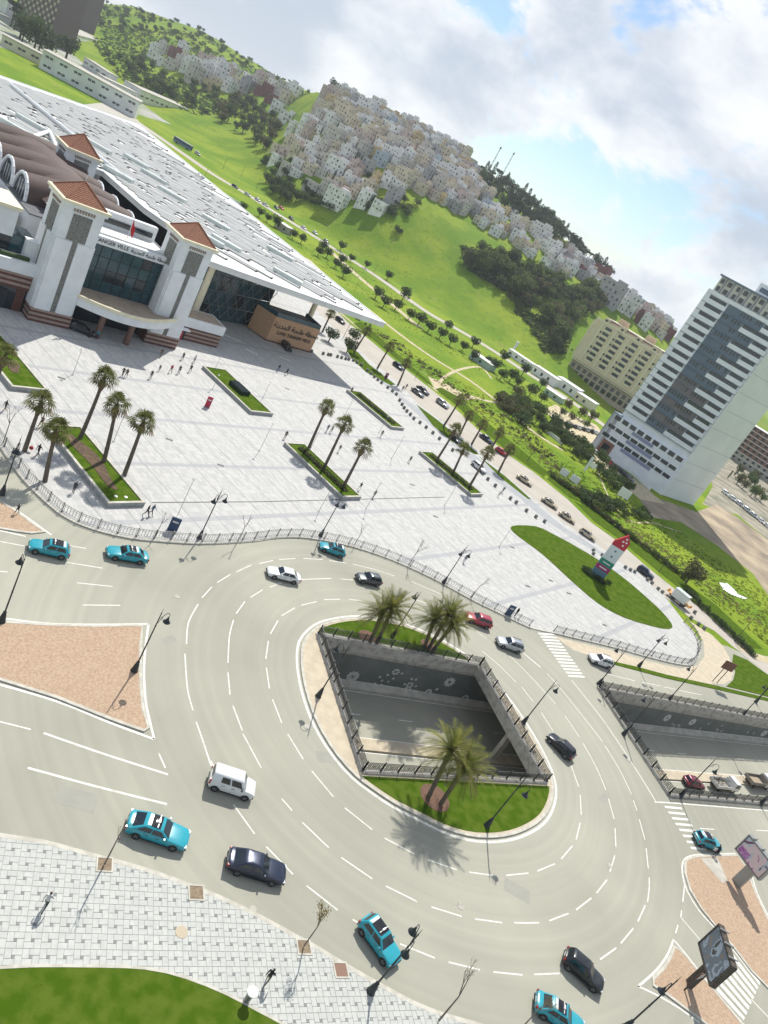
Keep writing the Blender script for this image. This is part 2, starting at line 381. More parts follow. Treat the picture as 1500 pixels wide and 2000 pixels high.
for x in xs:
    for y in ys:
        p = Vector((x + 0.37, y + 0.21))
        if not any(inpoly(p, h) for h in (OPEN1, OPEN2)): gv.append(p)
r = geometry.delaunay_2d_cdt(gv, ge, [], 0, 1e-5)
gm = MB(); fs = []
for f in r[2]:
    c = sum((r[0][i] for i in f), Vector((0, 0))) / 3
    if not inpoly(c, OPEN1) and not inpoly(c, OPEN2): fs.append(f)
gm.add([(v.x, v.y, terrain(v.x, v.y)) for v in r[0]], fs)
tag(gm.build('ground', M_meadow, smooth=3.14), kind='structure')
# ================================================================ roads
PLAZA_LOW = [(-90, 760), (-40, 820), (0, 873), (20, 903), (47, 940), (77, 970), (110, 1000), (150, 1023), (200, 1040), (253, 1052), (300, 1057), (353, 1061), (400, 1063), (450, 1061), (500, 1057), (533, 1052), (583, 1050), (617, 1054), (667, 1063), (717, 1077), (767, 1095), (817, 1117), (867, 1142), (917, 1170), (972, 1197), (1034, 1226), (1083, 1237), (1133, 1249), (1207, 1267), (1267, 1284), (1333, 1299), (1352, 1297), (1364, 1280), (1364, 1255), (1350, 1230), (1337, 1217)]
ROAD_L = [(1296, 1163), (1280, 1149), (1243, 1116), (1203, 1094), (1159, 1058), (1104, 1025), (1036, 970), (1000, 942), (940, 886), (872, 830), (816, 790), (788, 758), (740, 718), (684, 670), (640, 630), (600, 590)]
ROAD_R = [(1500, 1295), (1463, 1270), (1430, 1243), (1372, 1190), (1317, 1150), (1262, 1106), (1207, 1058), (1155, 1021), (1108, 975), (1042, 922), (1000, 894), (932, 838), (880, 790), (844, 762), (768, 702), (680, 630), (630, 580)]
plaza_low = spline(GS(PLAZA_LOW), 1.2)
plaza_poly = plaza_low + GS(ROAD_L) + [Vector((-60, 275, 0)), Vector((-190, 330, 0)), Vector((-230, 200, 0)), Vector((-140, 60, 0))]
sheet('plaza', plaza_poly, 0.13, M_plaza, skirt=0.13)
PAVE = [(-120, 1605), (0, 1634), (80, 1646), (192, 1676), (280, 1700), (360, 1728), (440, 1760), (520, 1800), (580, 1833), (605, 1846), (678, 1890), (752, 1932), (807, 1961), (862, 1983), (935, 2004), (1000, 2025)]
pave_edge = spline(GS(PAVE), 1.0)
pave_poly = pave_edge + [Vector((16, -20, 0)), Vector((-40, -20, 0)), Vector((-40, 32, 0))]
road_edge_out = [Vector((34, -30, 0)), Vector((140, 20, 0)), Vector((190, 190, 0))]
asph = plaza_low[:-8] + GS([(1364, 1250), (1420, 1262), (1500, 1300)]) + [Vector((150, 190, 0)), Vector((190, 190, 0)), Vector((140, 20, 0)), Vector((60, -40, 0)), Vector((16, -30, 0))] + pave_edge[::-1] + [Vector((-90, 20, 0)), Vector((-110, 60, 0))]
asph = [Vector((p[0], p[1], 0)) for p in asph]
sheet('road', asph, 0.02, M_asph, holes=[OPEN1, OPEN2])
# station road, drive and far road
def band(name, pts, wd, z, mt, sp=4.0):
    mb = MB(); P = spline(pts, sp)
    n = len(P); 
    for i in range(n - 1):
        d0 = (P[min(i + 1, n - 1)] - P[max(i - 1, 0)]).normalized(); d1 = (P[min(i + 2, n - 1)] - P[i]).normalized()
        q0 = Vector((-d0.y, d0.x, 0)) * wd / 2; q1 = Vector((-d1.y, d1.x, 0)) * wd / 2
        cs = [P[i] - q0, P[i + 1] - q1, P[i + 1] + q1, P[i] + q0]
        mb.quad(*[(c.x, c.y, terrain(c.x, c.y) + z) for c in cs])
    return tag(mb.build(name, mt), kind='structure')
st = GS(ROAD_L) + [Vector((-62, 272, 0))] + [Vector((-92, 300, 0)), Vector((-86, 310, 0)), Vector((-54, 284, 0))] + GS(ROAD_R[::-1]) + [Vector((110, 148, 0)), Vector((104, 138, 0))] + GS([(1480, 1300), (1430, 1262), (1395, 1232), (1345, 1205)])
sheet('station_road', st, 0.03, M_asph2)
FAR = [(150, 160), (220, 205), (275, 243), (340, 288), (420, 343), (480, 378), (520, 404), (580, 441), (640, 478), (740, 543), (830, 607), (900, 647), (960, 683), (1040, 735), (1110, 780), (1185, 835)]
FARP = GS(FAR)
band('far_road', FARP, 8.0, 0.06, M_asph2)
# paving drive round the plaza's point and the light slip lane by the bollards
sheet('drive', GS([(1083, 1243), (1133, 1256), (1207, 1274), (1267, 1292), (1330, 1306), (1362, 1300), (1376, 1282), (1374, 1255), (1360, 1230), (1345, 1212), (1390, 1240), (1412, 1262), (1425, 1285), (1432, 1312), (1428, 1328), (1415, 1336), (1380, 1336), (1300, 1318), (1200, 1296), (1120, 1270)]), 0.027, M_beige)
sheet('slip_lane', GS([(676, 690), (700, 690), (770, 765), (840, 815), (900, 870), (960, 915), (1034, 975), (1100, 1030), (1160, 1068), (1190, 1092), (1176, 1086), (1130, 1060), (1070, 1020), (1015, 975), (955, 930), (890, 875), (820, 815), (760, 760)]), 0.136, mat('grey_lane', (0.34, 0.35, 0.36), (0.30, 0.31, 0.32), scale=0.6, rough=0.85))
# dirt lot, tracks
sheet('bare_ground', GS([(1240, 960), (1290, 975), (1360, 1000), (1400, 985), (1440, 1010), (1520, 1070), (1520, 1190), (1470, 1120), (1400, 1065), (1330, 1020), (1270, 1010)]), 0.012, M_dirt)
sheet('yard', GS([(1372, 985), (1392, 950), (1380, 905), (1420, 880), (1540, 890), (1560, 1100), (1500, 1055), (1440, 1005)]), 0.010, mat('rough_yard', (.34, .30, .23), (.17, .17, .12), scale=.12, rough=1, bump=.6, bscale=2, detail=8, mixr=(.4, .62)))
sheet('dirt_lot', GS([(1130, 815), (1165, 830), (1180, 850), (1170, 880), (1215, 915), (1300, 985), (1250, 975), (1190, 925), (1140, 880), (1100, 838), (1060, 800), (1085, 790)]), 0.014, M_path)
band('footpath', GS([(600, 505), (660, 560), (720, 605), (790, 660), (850, 702), (920, 745), (990, 800), (1050, 850), (1100, 880)]), 2.6, 0.05, M_path)
band('dirt_track', GS([(640, 590), (700, 640), (770, 690), (830, 740), (850, 762), (900, 770), (960, 785), (1010, 790)]), 1.5, 0.04, M_path)
band('trodden_path', GS([(850, 760), (870, 735), (905, 720), (940, 718), (960, 740)]), 1.2, 0.045, M_path)
sheet('trodden_earth', GS([(836, 735), (868, 748), (905, 768), (940, 778), (905, 782), (880, 778), (862, 768), (848, 758)]), 0.02, M_path)
band('field_edge_path', GS([(1030, 760), (1120, 815), (1200, 990), (1280, 1022), (1330, 1040)]), 0.6, 0.05, M_path)
band('earth_strip', GS([(645, 490), (700, 540), (760, 590), (820, 640)]), 4.5, 0.04, M_path)
# ================================================================ islands, lawns, kerbs
def island(name, px, top, mt, z=0.15, kerb=0.3, closed_spline=True, line=True):
    P = spline(GS(px), 1.0, True) if closed_spline else [Vector(p) for p in GS(px)]
    o = sheet(name, P, z - 0.02, mt)
    mb = MB(); wall_strip(mb, P, kerb, 0.0, z, closed=True); k = mb.build('kerb', M_kerb, o)
    return P, o
CEN = [(160, 370), (220, 330), (320, 305), (420, 297), (520, 305), (640, 330), (760, 375), (880, 435), (990, 505), (1050, 560), (1130, 640), (1220, 750), (1300, 870), (1370, 990), (1420, 1100), (1440, 1190), (1430, 1270), (1390, 1350), (1320, 1405), (1220, 1445), (1100, 1460), (980, 1448), (860, 1410), (740, 1350), (600, 1280), (480, 1200), (390, 1130), (300, 1030), (220, 910), (160, 780), (120, 640), (105, 520), (115, 430)]
cen = spline(GS([(550 + x * .3667, 1100 + y * .3667) for x, y in CEN]), 1.0, True)
cen_o = sheet('roundabout_island', cen, 0.14, M_beige, holes=[OPEN1])
mb = MB(); wall_strip(mb, cen, 0.32, 0.0, 0.17, closed=True); mb.build('kerb', M_kerb, cen_o)
def clip_side(poly, a, b):
    """part of poly left of the line a->b"""
    d = Vector((b.x - a.x, b.y - a.y)); out = []
    s = [d.x * (p.y - a.y) - d.y * (p.x - a.x) for p in poly]
    for i in range(len(poly)):
        p, q, sp, sq = poly[i], poly[(i + 1) % len(poly)], s[i], s[(i + 1) % len(poly)]
        if sp >= 0: out.append(Vector((p.x, p.y, 0)))
        if sp * sq < 0: k = sp / (sp - sq); out.append(Vector((p.x + (q.x - p.x) * k, p.y + (q.y - p.y) * k, 0)))
    return out
ctr = sum((Vector((p.x, p.y, 0)) for p in cen), Vector()) / len(cen)
inner = [ctr + (Vector((p.x, p.y, 0)) - ctr) * 0.975 for p in cen]
sheet('lawn', clip_side(inner, A1 + TQ * 0.5, B1 + TQ * 0.5), 0.16, M_lawn)
sheet('lawn', clip_side(inner, C1 - TQ * 0.6, D1 - TQ * 0.6), 0.16, M_lawn)
LI = [(20, 590), (250, 605), (500, 612), (755, 608), (748, 700), (745, 820), (748, 940), (760, 1050), (790, 1150), (765, 1168), (600, 1110), (300, 990), (0, 895), (-200, 820), (-200, 580)]
li_px = [(x * .3667, 1000 + y * .3667) for x, y in LI]
island('gravel_island', li_px, None, M_gravel, closed_spline=False)
island('gravel_island', [(-60, 940), (0, 980), (33, 1001), (60, 1022), (86, 1040), (60, 1042), (30, 1038), (0, 1033), (-60, 1020)], None, M_gravel, closed_spline=False)
IA = [(1012, 400), (1035, 382), (1085, 370), (1200, 366), (1315, 363), (1370, 440), (1420, 580), (1495, 740), (1600, 900), (1720, 1150), (1740, 1350), (1620, 1260), (1500, 1142), (1400, 1040), (1300, 908), (1200, 790), (1110, 680), (1042, 570), (1012, 470)]
island('gravel_island', [(1000 + x / 3, 1550 + y / 3) for x, y in IA], None, M_gravel, closed_spline=False)
IB = [(948, 900), (925, 960), (885, 1025), (825, 1085), (825, 1125), (900, 1175), (1000, 1250), (1100, 1325), (1250, 1440), (1420, 1440), (1335, 1345), (1200, 1180), (1090, 1050), (1000, 940)]
island('gravel_island', [(1000 + x / 3, 1550 + y / 3) for x, y in IB], None, M_gravel, closed_spline=False)
sheet('concrete_patch', GS([(1367, 1678), (1400, 1676), (1420, 1722), (1409, 1726)]), 0.137, M_conc)
# lawns on the plaza and by the roads
sheet('lawn', spline(GS([(996, 1033), (1045, 1029), (1075, 1042), (1120, 1066), (1170, 1096), (1220, 1132), (1262, 1168), (1292, 1196), (1311, 1220), (1308, 1229), (1280, 1226), (1215, 1206), (1165, 1178), (1120, 1140), (1060, 1085)]), 1.5, True), 0.19, M_lawn, skirt=0.06)
sheet('lawn', spline(GS([(-60, 1893), (0, 1893), (60, 1890), (160, 1890), (280, 1894), (360, 1912), (440, 1944), (500, 1976), (552, 2004), (600, 2040)]), 1.0) + [Vector((2, 8, 0)), Vector((-30, 8, 0)), Vector((-30, 25, 0))], 0.19, M_lawn, skirt=0.06)
mb = MB(); wall_strip(mb, spline(GS([(-60, 1893), (0, 1893), (60, 1890), (160, 1890), (280, 1894), (360, 1912), (440, 1944), (500, 1976), (552, 2004), (600, 2040)]), 1.0), 0.18, 0.1, 0.2); tag(mb.build('lawn_kerb', M_kerb), kind='structure')
for i, p in enumerate([[(676, 672), (700, 690), (720, 712), (772, 752), (762, 753), (715, 728), (690, 705), (678, 688)],
          [(812, 790), (850, 818), (890, 850), (935, 888), (926, 888), (880, 862), (845, 832)], [(935, 892), (985, 930), (1037, 976), (1030, 975), (980, 936)],
          [(1195, 1292), (1240, 1302), (1300, 1318), (1400, 1340), (1500, 1364), (1560, 1378), (1560, 1384), (1500, 1370), (1400, 1347), (1300, 1325), (1240, 1309), (1198, 1298)],
          [(1432, 1278), (1460, 1290), (1490, 1312), (1540, 1345), (1540, 1372), (1480, 1356), (1418, 1341), (1432, 1328), (1436, 1312), (1430, 1295)]]):
    sheet('lawn', GS(p), 0.1 + 0.05 * (i < 3), M_lawn, skirt=0.08)
# roadside lawn strip on the far side of the station road
for seg in ([(690, 632), (770, 698), (846, 758), (838, 745), (775, 690), (720, 640), (705, 628)], [(850, 760), (884, 786), (935, 834), (1000, 888), (1062, 932), (1070, 922), (1010, 872), (945, 820), (895, 775), (862, 757)], [(1068, 936), (1112, 972), (1130, 980), (1122, 962), (1078, 926)], [(1120, 978), (1160, 1018), (1212, 1055), (1268, 1102), (1325, 1148), (1380, 1188), (1436, 1240), (1470, 1266), (1490, 1268), (1450, 1230), (1396, 1180), (1340, 1140), (1280, 1090), (1220, 1040), (1170, 1003)]):
    sheet('lawn_strip', GS(seg), 0.05, M_lawn)
band('side_path', GS([(1440, 1262), (1475, 1282), (1500, 1290), (1560, 1300)]), 3.0, 0.06, M_path)
# ================================================================ road markings
mk = MB()
def ln(pts, wd=0.135, z=0.026):
    P = GS(pts); strip(mk, spline(P, 0.8) if len(P) > 2 else P, wd, z)
def conv(s, ox, oy, segs): return [[(ox + x * s, oy + y * s) for x, y in sg] for sg in segs]
DASH = []
DASH += [[(533, 1095), (520, 1098), (506, 1101)], [(490, 1104), (462, 1117)], [(450, 1122), (424, 1138)], [(414, 1146), (394, 1168)], [(387, 1180), (368, 1216), (364, 1258)], [(361, 1277), (366, 1346), (377, 1388)], [(383, 1410), (396, 1447), (412, 1496)],
         [(550, 1139), (527, 1147)], [(513, 1152), (489, 1167)], [(478, 1175), (461, 1199)], [(456, 1211), (448, 1242), (445, 1295)], [(445, 1313), (449, 1357)], [(455, 1379), (473, 1427)], [(474, 1433), (510, 1500)],
         [(543, 1212), (528, 1238)], [(524, 1252), (519, 1287)], [(520, 1304), (526, 1345)], [(532, 1366), (550, 1412)],
         [(1057, 1392), (1080, 1428)], [(1115, 1495), (1130, 1537)], [(1133, 1553), (1135, 1592)], [(1133, 1607), (1125, 1640)],
         [(545, 1093), (577, 1091)], [(592, 1091), (630, 1093)], [(643, 1095), (677, 1100)], [(689, 1102), (730, 1112), (770, 1125)], [(803, 1136), (865, 1162)],
         [(585, 1132), (647, 1130)], [(665, 1131), (690, 1133)], [(807, 1170), (834, 1179)], [(931, 1234), (950, 1247)], [(1023, 1276), (1056, 1303)],
         [(994, 1280), (1030, 1315), (1085, 1375)], [(942, 1272), (975, 1300), (1008, 1333)], [(1019, 1342), (1041, 1371)], [(456, 1572), (497, 1629)], [(412, 1486), (418, 1502)], [(520, 1654), (572, 1708)]]
DASH += conv(.3667, 550, 1100, [[(0, 280), (70, 238)], [(103, 225), (187, 205)], [(225, 195), (312, 192)], [(357, 192), (450, 205)], [(32, 910), (115, 1045)], [(160, 1107), (275, 1245)], [(335, 1303), (482, 1420)], [(548, 1465), (707, 1550)], [(0, 1255), (55, 1318)]])
DASH += conv(1 / 3, 1000, 1150, [[(310, 745), (395, 870)], [(415, 905), (490, 1040), (550, 1180)], [(565, 1230), (598, 1350)], [(205, 495), (300, 605), (420, 755), (530, 895)], [(545, 920), (630, 1060), (700, 1205)], [(710, 1240), (732, 1300)], [(745, 1350), (778, 1470)], [(560, 500), (720, 540)], [(760, 548), (870, 570)], [(890, 575), (960, 590)], [(980, 596), (1110, 622)], [(60, 375), (165, 460)]])
DASH += conv(.3667, 550, 1600, [[(778, 217), (933, 270)], [(1000, 283), (1140, 302)], [(1195, 300), (1315, 288)], [(1362, 277), (1455, 238)], [(110, 18), (250, 152)], [(317, 205), (482, 318)], [(555, 357), (722, 440)], [(797, 468), (958, 518)], [(1028, 532), (1175, 552)], [(132, 355), (298, 485)], [(378, 535), (425, 563)], [(630, 665), (815, 740)], [(888, 762), (1055, 803)], [(1128, 815), (1282, 830)], [(1345, 828), (1480, 822)]])
DASH += conv(1 / 3, 1000, 1550, [[(288, 383), (353, 307)], [(12, 757), (85, 759), (158, 757)], [(217, 746), (330, 703)], [(375, 682), (465, 612)], [(495, 583), (556, 505)], [(573, 460), (602, 362)], [(608, 313), (603, 203)], [(515, 973), (610, 905)], [(637, 878), (710, 790)], [(737, 750), (780, 655)], [(793, 635), (803, 560), (803, 493)], [(798, 440), (785, 320)], [(1010, 540), (1000, 635)], [(993, 685), (988, 725)], [(988, 725), (1105, 862)], [(972, 770), (958, 818)], [(1100, 205), (1185, 210)], [(1430, 215), (1600, 225)], [(1400, 1205), (1520, 1330)]])
DASH += conv(.3667, 0, 1000, [[(0, 317), (40, 320)], [(350, 268), (545, 300)], [(410, 378), (600, 398)], [(440, 496), (640, 498)], [(370, 180), (458, 195)], [(845, 1285), (880, 1364)], [(0, 158), (130, 182)]])
for d in DASH: ln(d)
ln([(0, 1410), (60, 1425)]); ln([(85, 1432), (200, 1472), (328, 1513)], 0.2); ln([(54, 1500), (190, 1537), (326, 1571)], 0.2); ln([(-60, 1390), (0, 1408)])
def offs(P, d):
    n = len(P); out = []
    for i in range(n):
        t = P[(i + 1) % n] - P[i - 1]; t = Vector((t.x, t.y, 0)).normalized(); out.append(Vector((P[i].x + t.y * d, P[i].y - t.x * d, 0)))
    return out
def area2(P): return sum(P[i].x * P[(i + 1) % len(P)].y - P[(i + 1) % len(P)].x * P[i].y for i in range(len(P)))
ol = offs(cen, 0.55 if area2(cen) > 0 else -0.55); strip(mk, ol + ol[:1], 0.28, 0.026)
for px in (li_px[:12],): pass
ln([(-40, 1204), (7, 1208), (92, 1218), (183, 1220), (290, 1219)], 0.22); ln([(290, 1219), (284, 1264), (281, 1312), (284, 1367), (293, 1411), (301, 1444)], 0.22); ln([(301, 1444), (220, 1414), (110, 1370), (-20, 1332)], 0.25)
ln([(-20, 967), (37, 1000), (100, 1045)], 0.2); ln([(-20, 1032), (50, 1048)], 0.2)
for sg in conv(1 / 3, 1000, 1550, [[(1310, 352), (1200, 355), (1080, 360), (1025, 375), (1000, 405), (998, 470), (1025, 570), (1098, 690), (1190, 790)], [(1290, 900), (1400, 1030), (1500, 1140)], [(945, 855), (920, 925), (868, 1008), (800, 1078), (738, 1130)], [(738, 1130), (850, 1182), (980, 1258), (1100, 1345)], [(945, 855), (1005, 925), (1100, 1045), (1210, 1180), (1345, 1340)], [(1395, 440), (1435, 580), (1510, 735)], [(835, 50), (1000, 60), (1500, 100)]]): ln(sg, 0.2)
ln([(1116, 1328), (1180, 1410), (1240, 1500), (1281, 1566)], 0.16)
ln([(1060, 1240), (1133, 1258), (1207, 1276)], 0.12)
def zebra(a, b, c, d, n, duty=0.55, z=0.0265):
    """stripes a-b ... c-d, stepping from the edge ab to the edge cd"""
    a, b, c, d = GS([a, b, c, d])
    for i in range(n):
        k0, k1 = i / n, (i + duty) / n
        p = [a.lerp(c, k0), b.lerp(d, k0), b.lerp(d, k1), a.lerp(c, k1)]
        mk.quad(*[(q.x, q.y, z) for q in p])
zebra((1050, 1236), (1083, 1238), (1113, 1325), (1145, 1327), 14)
zebra((1297, 1574), (1330, 1577), (1355, 1666), (1386, 1668), 8, 0.4)
zebra((1433, 1850), (1485, 1919), (1397, 1940), (1450, 1998), 8)
zebra((1440, 1990), (1480, 2020), (1400, 2020), (1440, 2050), 5)
tag(mk.build('road_markings', M_paint), kind='structure')
for (x, y), w_, a in (((640, 1480), 2.4, .5), ((330, 1250), 1.6, 1.2), ((1010, 1740), 2.8, 0), ((860, 1700), 1.2, .8), ((150, 1560), 3.0, .3), ((1180, 1560), 1.8, 1.0)):
    p = G(x, y); mbp = MB(); mbp.box((p.x, p.y, .0215), (w_, w_ * .55, .006), a); tag(mbp.build('road_patch', mat('asphalt_patch', (.295, .29, .25), (.315, .31, .265), scale=.8, rough=.9)), kind='structure')
# ================================================================ near pavement: windmill slabs, each with its own edges
pv = sheet('pavement', pave_poly, 0.13, M_grout, skirt=0.13)
e1 = (G(425.6, 1875.6) - G(158, 1873)) / 9; e2 = (G(312, 1815) - G(312.3, 1874.4)) / 2
org = G(312.3, 1874.4); Lc = 1.0
lawn_near = GS([(-60, 1893), (0, 1893), (60, 1890), (160, 1890), (280, 1894), (360, 1912), (440, 1944), (500, 1976), (552, 2004), (700, 2100), (300, 2300), (-200, 2300)])
s_ = 0.20; a_ = (1 + s_) / 2; b_ = (1 - s_) / 2; j_ = 0.012
CELL = [(0, 0, a_, b_), (a_, 0, 1, a_), (1 - a_, 1 - b_, 1, 1), (0, b_, b_, 1), (b_, b_, a_, a_)]
def slab_mesh(i, dx, dy):
    x0, y0, x1, y1 = CELL[i]; x0 += j_; y0 += j_; x1 -= j_; y1 -= j_; mb = MB()
    def P(x, y, z): v = e1 * x + e2 * y; return (v.x, v.y, z)
    t = 0.025; bvl = 0.012
    lo = [(x0, y0), (x1, y0), (x1, y1), (x0, y1)]; hi = [(x0 + bvl, y0 + bvl), (x1 - bvl, y0 + bvl), (x1 - bvl, y1 - bvl), (x0 + bvl, y1 - bvl)]
    mb.add([P(x, y, 0) for x, y in lo] + [P(x, y, t - 0.006) for x, y in lo] + [P(x, y, t) for x, y in hi],
           [(0, 1, 5, 4), (1, 2, 6, 5), (2, 3, 7, 6), (3, 0, 4, 7), (4, 5, 9, 8), (5, 6, 10, 9), (6, 7, 11, 10), (7, 4, 8, 11), (8, 9, 10, 11)]); return mb
slab_mb = [slab_mesh(i, 0, 0) for i in range(5)]
slab_me = [slab_mb[i].mesh('slab', M_slabd if i == 4 else M_slab) for i in range(5)]
cand = []
for i in range(-60, 60):
    for j in range(-40, 60):
        o = org + e1 * (i - 0.5) + e2 * (j - 0.5); c = o + (e1 + e2) / 2
        if not any(inpoly(o + e1 * u + e2 * v, pave_poly) for u in (0, .5, 1) for v in (0, .5, 1)) or inpoly(c, lawn_near) and all(inpoly(o + e1 * u + e2 * v, lawn_near) for u in (0, 1) for v in (0, 1)): continue
        ok = all(inpoly(o + e1 * u + e2 * v, pave_poly) for u in (0, 1) for v in (0, 1))
        px = PX(c)
        if not (-80 < px[0] < 1100 and px[1] < 2060): continue
        vis = 0 <= px[0] <= 1500 and px[1] <= 2000
        cand.append(((0 if vis and ok else 1), (c - EYE).length, o, ok))
cand.sort(key=lambda t: t[:2])
rest = MB(); restd = MB(); cnt = 0
def clip_slab(i, o):
    # slab cut where it meets the kerb: keep the side of the nearest kerb segment on which the pavement lies
    x0, y0, x1, y1 = CELL[i]; P = [o + e1 * x + e2 * y for x, y in ((x0 + j_, y0 + j_), (x1 - j_, y0 + j_), (x1 - j_, y1 - j_), (x0 + j_, y1 - j_))]; c = (P[0] + P[2]) / 2
    k = min(range(len(pave_edge) - 1), key=lambda k: (pave_edge[k] - c).length_squared); a, b = pave_edge[max(k - 1, 0)], pave_edge[k + 1]; d = b - a; nrm = Vector((d.y, -d.x, 0)).normalized()
    out = []; s = [(p - a).dot(nrm) - 0.1 for p in P]
    for q in range(4):
        p, p2, sp, sq = P[q], P[(q + 1) % 4], s[q], s[(q + 1) % 4]
        if sp >= 0: out.append(p)
        if sp * sq < 0: out.append(p.lerp(p2, sp / (sp - sq)))
    return out
for vis, dist, o, ok in cand:
    for i in range(5):
        if not ok:
            P = clip_slab(i, o)
            if len(P) > 2: (restd if i == 4 else rest).add([(p.x, p.y, 0.13 + 0.025) for p in P], [tuple(range(len(P)))])
            continue
        dz = random.uniform(-0.003, 0.003)
        if cnt < 295:
            q = ob('slab', slab_me[i], pv, (o.x, o.y, 0.13 + dz)); cnt += 1
        else:
            (restd if i == 4 else rest).add([(v[0] + o.x, v[1] + o.y, v[2] + 0.13 + dz) for v in slab_mb[i].v], slab_mb[i].f)
tag(rest.build('slabs', M_slab, pv), kind='stuff'); tag(restd.build('dark_squares', M_slabd, pv), kind='stuff')
mb = MB(); wall_strip(mb, pave_edge, 0.34, 0.0, 0.16); mb.build('kerb', M_kerb, pv)
mb = MB(); wall_strip(mb, plaza_low, 0.34, 0.0, 0.16); tag(mb.build('plaza_kerb', M_kerb), kind='structure')
# ================================================================ underpass
def zf(s): return -7.0 if s < 50 else min(-0.3, -7.0 + (s - 50) * 0.036)
def tp(s, q, z=0.0): v = A1 + TE * s + TQ * q; return Vector((v.x, v.y, z))
QN = (D1 - A1).dot(TQ)          # near wall offset (negative)
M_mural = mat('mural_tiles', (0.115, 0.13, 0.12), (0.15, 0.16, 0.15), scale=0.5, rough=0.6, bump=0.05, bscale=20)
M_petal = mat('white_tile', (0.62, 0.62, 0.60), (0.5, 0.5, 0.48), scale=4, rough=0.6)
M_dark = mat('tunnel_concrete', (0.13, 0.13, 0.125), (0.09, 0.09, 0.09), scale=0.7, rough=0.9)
SS = [-34 + 4 * i for i in range(46)]
mb = MB()
for i in range(len(SS) - 1):
    a, b = SS[i], SS[i + 1]; mb.quad(tp(a, QN - 0.5, zf(a)), tp(b, QN - 0.5, zf(b)), tp(b, 0.5, zf(b)), tp(a, 0.5, zf(a)))
tag(mb.build('underpass_road', M_asph), kind='structure')
def walled(name, q, face, label):
    o = thing(name, label, 'wall', tp(0, q, 0))
    def P(s, dq, z): v = tp(s, q + dq, z) - o.location; return (v.x, v.y, v.z)
    c, m_, k = MB(), MB(), MB(); d = face
    for i in range(len(SS) - 1):
        a, b = SS[i], SS[i + 1]
        top = 0.0
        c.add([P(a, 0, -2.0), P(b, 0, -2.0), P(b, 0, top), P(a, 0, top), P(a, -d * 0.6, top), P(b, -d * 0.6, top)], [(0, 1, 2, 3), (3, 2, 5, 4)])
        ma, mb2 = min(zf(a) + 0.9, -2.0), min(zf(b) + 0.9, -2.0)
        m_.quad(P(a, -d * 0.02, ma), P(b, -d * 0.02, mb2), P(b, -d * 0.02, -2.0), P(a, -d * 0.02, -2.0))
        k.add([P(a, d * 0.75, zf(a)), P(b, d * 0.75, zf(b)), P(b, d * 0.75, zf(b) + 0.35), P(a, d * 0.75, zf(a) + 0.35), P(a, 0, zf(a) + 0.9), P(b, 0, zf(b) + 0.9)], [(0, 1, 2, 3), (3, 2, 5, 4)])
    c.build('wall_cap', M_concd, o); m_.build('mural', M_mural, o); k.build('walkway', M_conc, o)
    return o, P
fw, FP = walled('retaining_wall', 0.0, -1, 'dark mural retaining wall of the underpass decorated with white flowers')
nw, NP = walled('retaining_wall', QN, 1, 'plain near retaining wall of the underpass below the railing')
def petals(cx, cz, r, n, sz, ring=0.55, par=fw, P=FP):
    mb = MB()
    for k in range(n):
        t = 2 * math.pi * k / n; ox, oz = cx + math.cos(t) * r * (1 + ring) / 2, cz + math.sin(t) * r * (1 + ring) / 2
        pts = []
        for j in range(8):
            u = 2 * math.pi * j / 8; lx, lz = math.cos(u) * r * (1 - ring) / 2 * 1.0, math.sin(u) * sz
            x = ox + lx * math.cos(t) - lz * math.sin(t); z = oz + lx * math.sin(t) + lz * math.cos(t); pts.append(P(x, -0.03, z))
        mb.add(pts, [tuple(range(8))])
    mb.build('flower', M_petal, par)
def wall_s(px):
    d = ray(*px); n_ = TQ; t = ((A1 - Vector((0, 0))).dot(n_)) / (d.x * n_.x + d.y * n_.y); p = EYE + d * t
    return (Vector((p.x, p.y)) - A1).dot(TE), p.z
for px, r, n, s2, ring in [((689, 1321), 0.95, 10, 0.24, 0.12), ((773, 1312), 0.62, 8, 0.12, 0.3), ((742, 1322), 0.22, 4, 0.1, 0.1), ((746, 1329), 0.2, 5, 0.1, 0.1), ((732, 1335), 0.22, 4, 0.1, 0.1), ((742, 1341), 0.2, 4, 0.1, 0.1), ((757, 1318), 0.22, 4, 0.1, 0.1), ((768, 1325), 0.2, 4, 0.1, 0.1), ((758, 1331), 0.18, 3, 0.1, 0.1), ((785, 1315), 0.2, 4, 0.1, 0.1),
                           ((800, 1338), 0.62, 8, 0.12, 0.3), ((790, 1336), 0.2, 4, 0.1, 0.1), ((804, 1326), 0.22, 4, 0.1, 0.1), ((812, 1327), 0.22, 4, 0.1, 0.1), ((812, 1340), 0.2, 4, 0.1, 0.1), ((790, 1348), 0.2, 4, 0.1, 0.1), ((798, 1349), 0.2, 4, 0.1, 0.1), ((878, 1332), 0.9, 10, 0.2, 0.25), ((853, 1346), 0.25, 6, 0.12, 0.1), ((832, 1357), 0.6, 9, 0.16, 0.3), ((905, 1367), 0.6, 9, 0.14, 0.4)]:
    s0, z0 = wall_s(px); petals(s0, max(z0, -6.0), r, n, s2, ring)
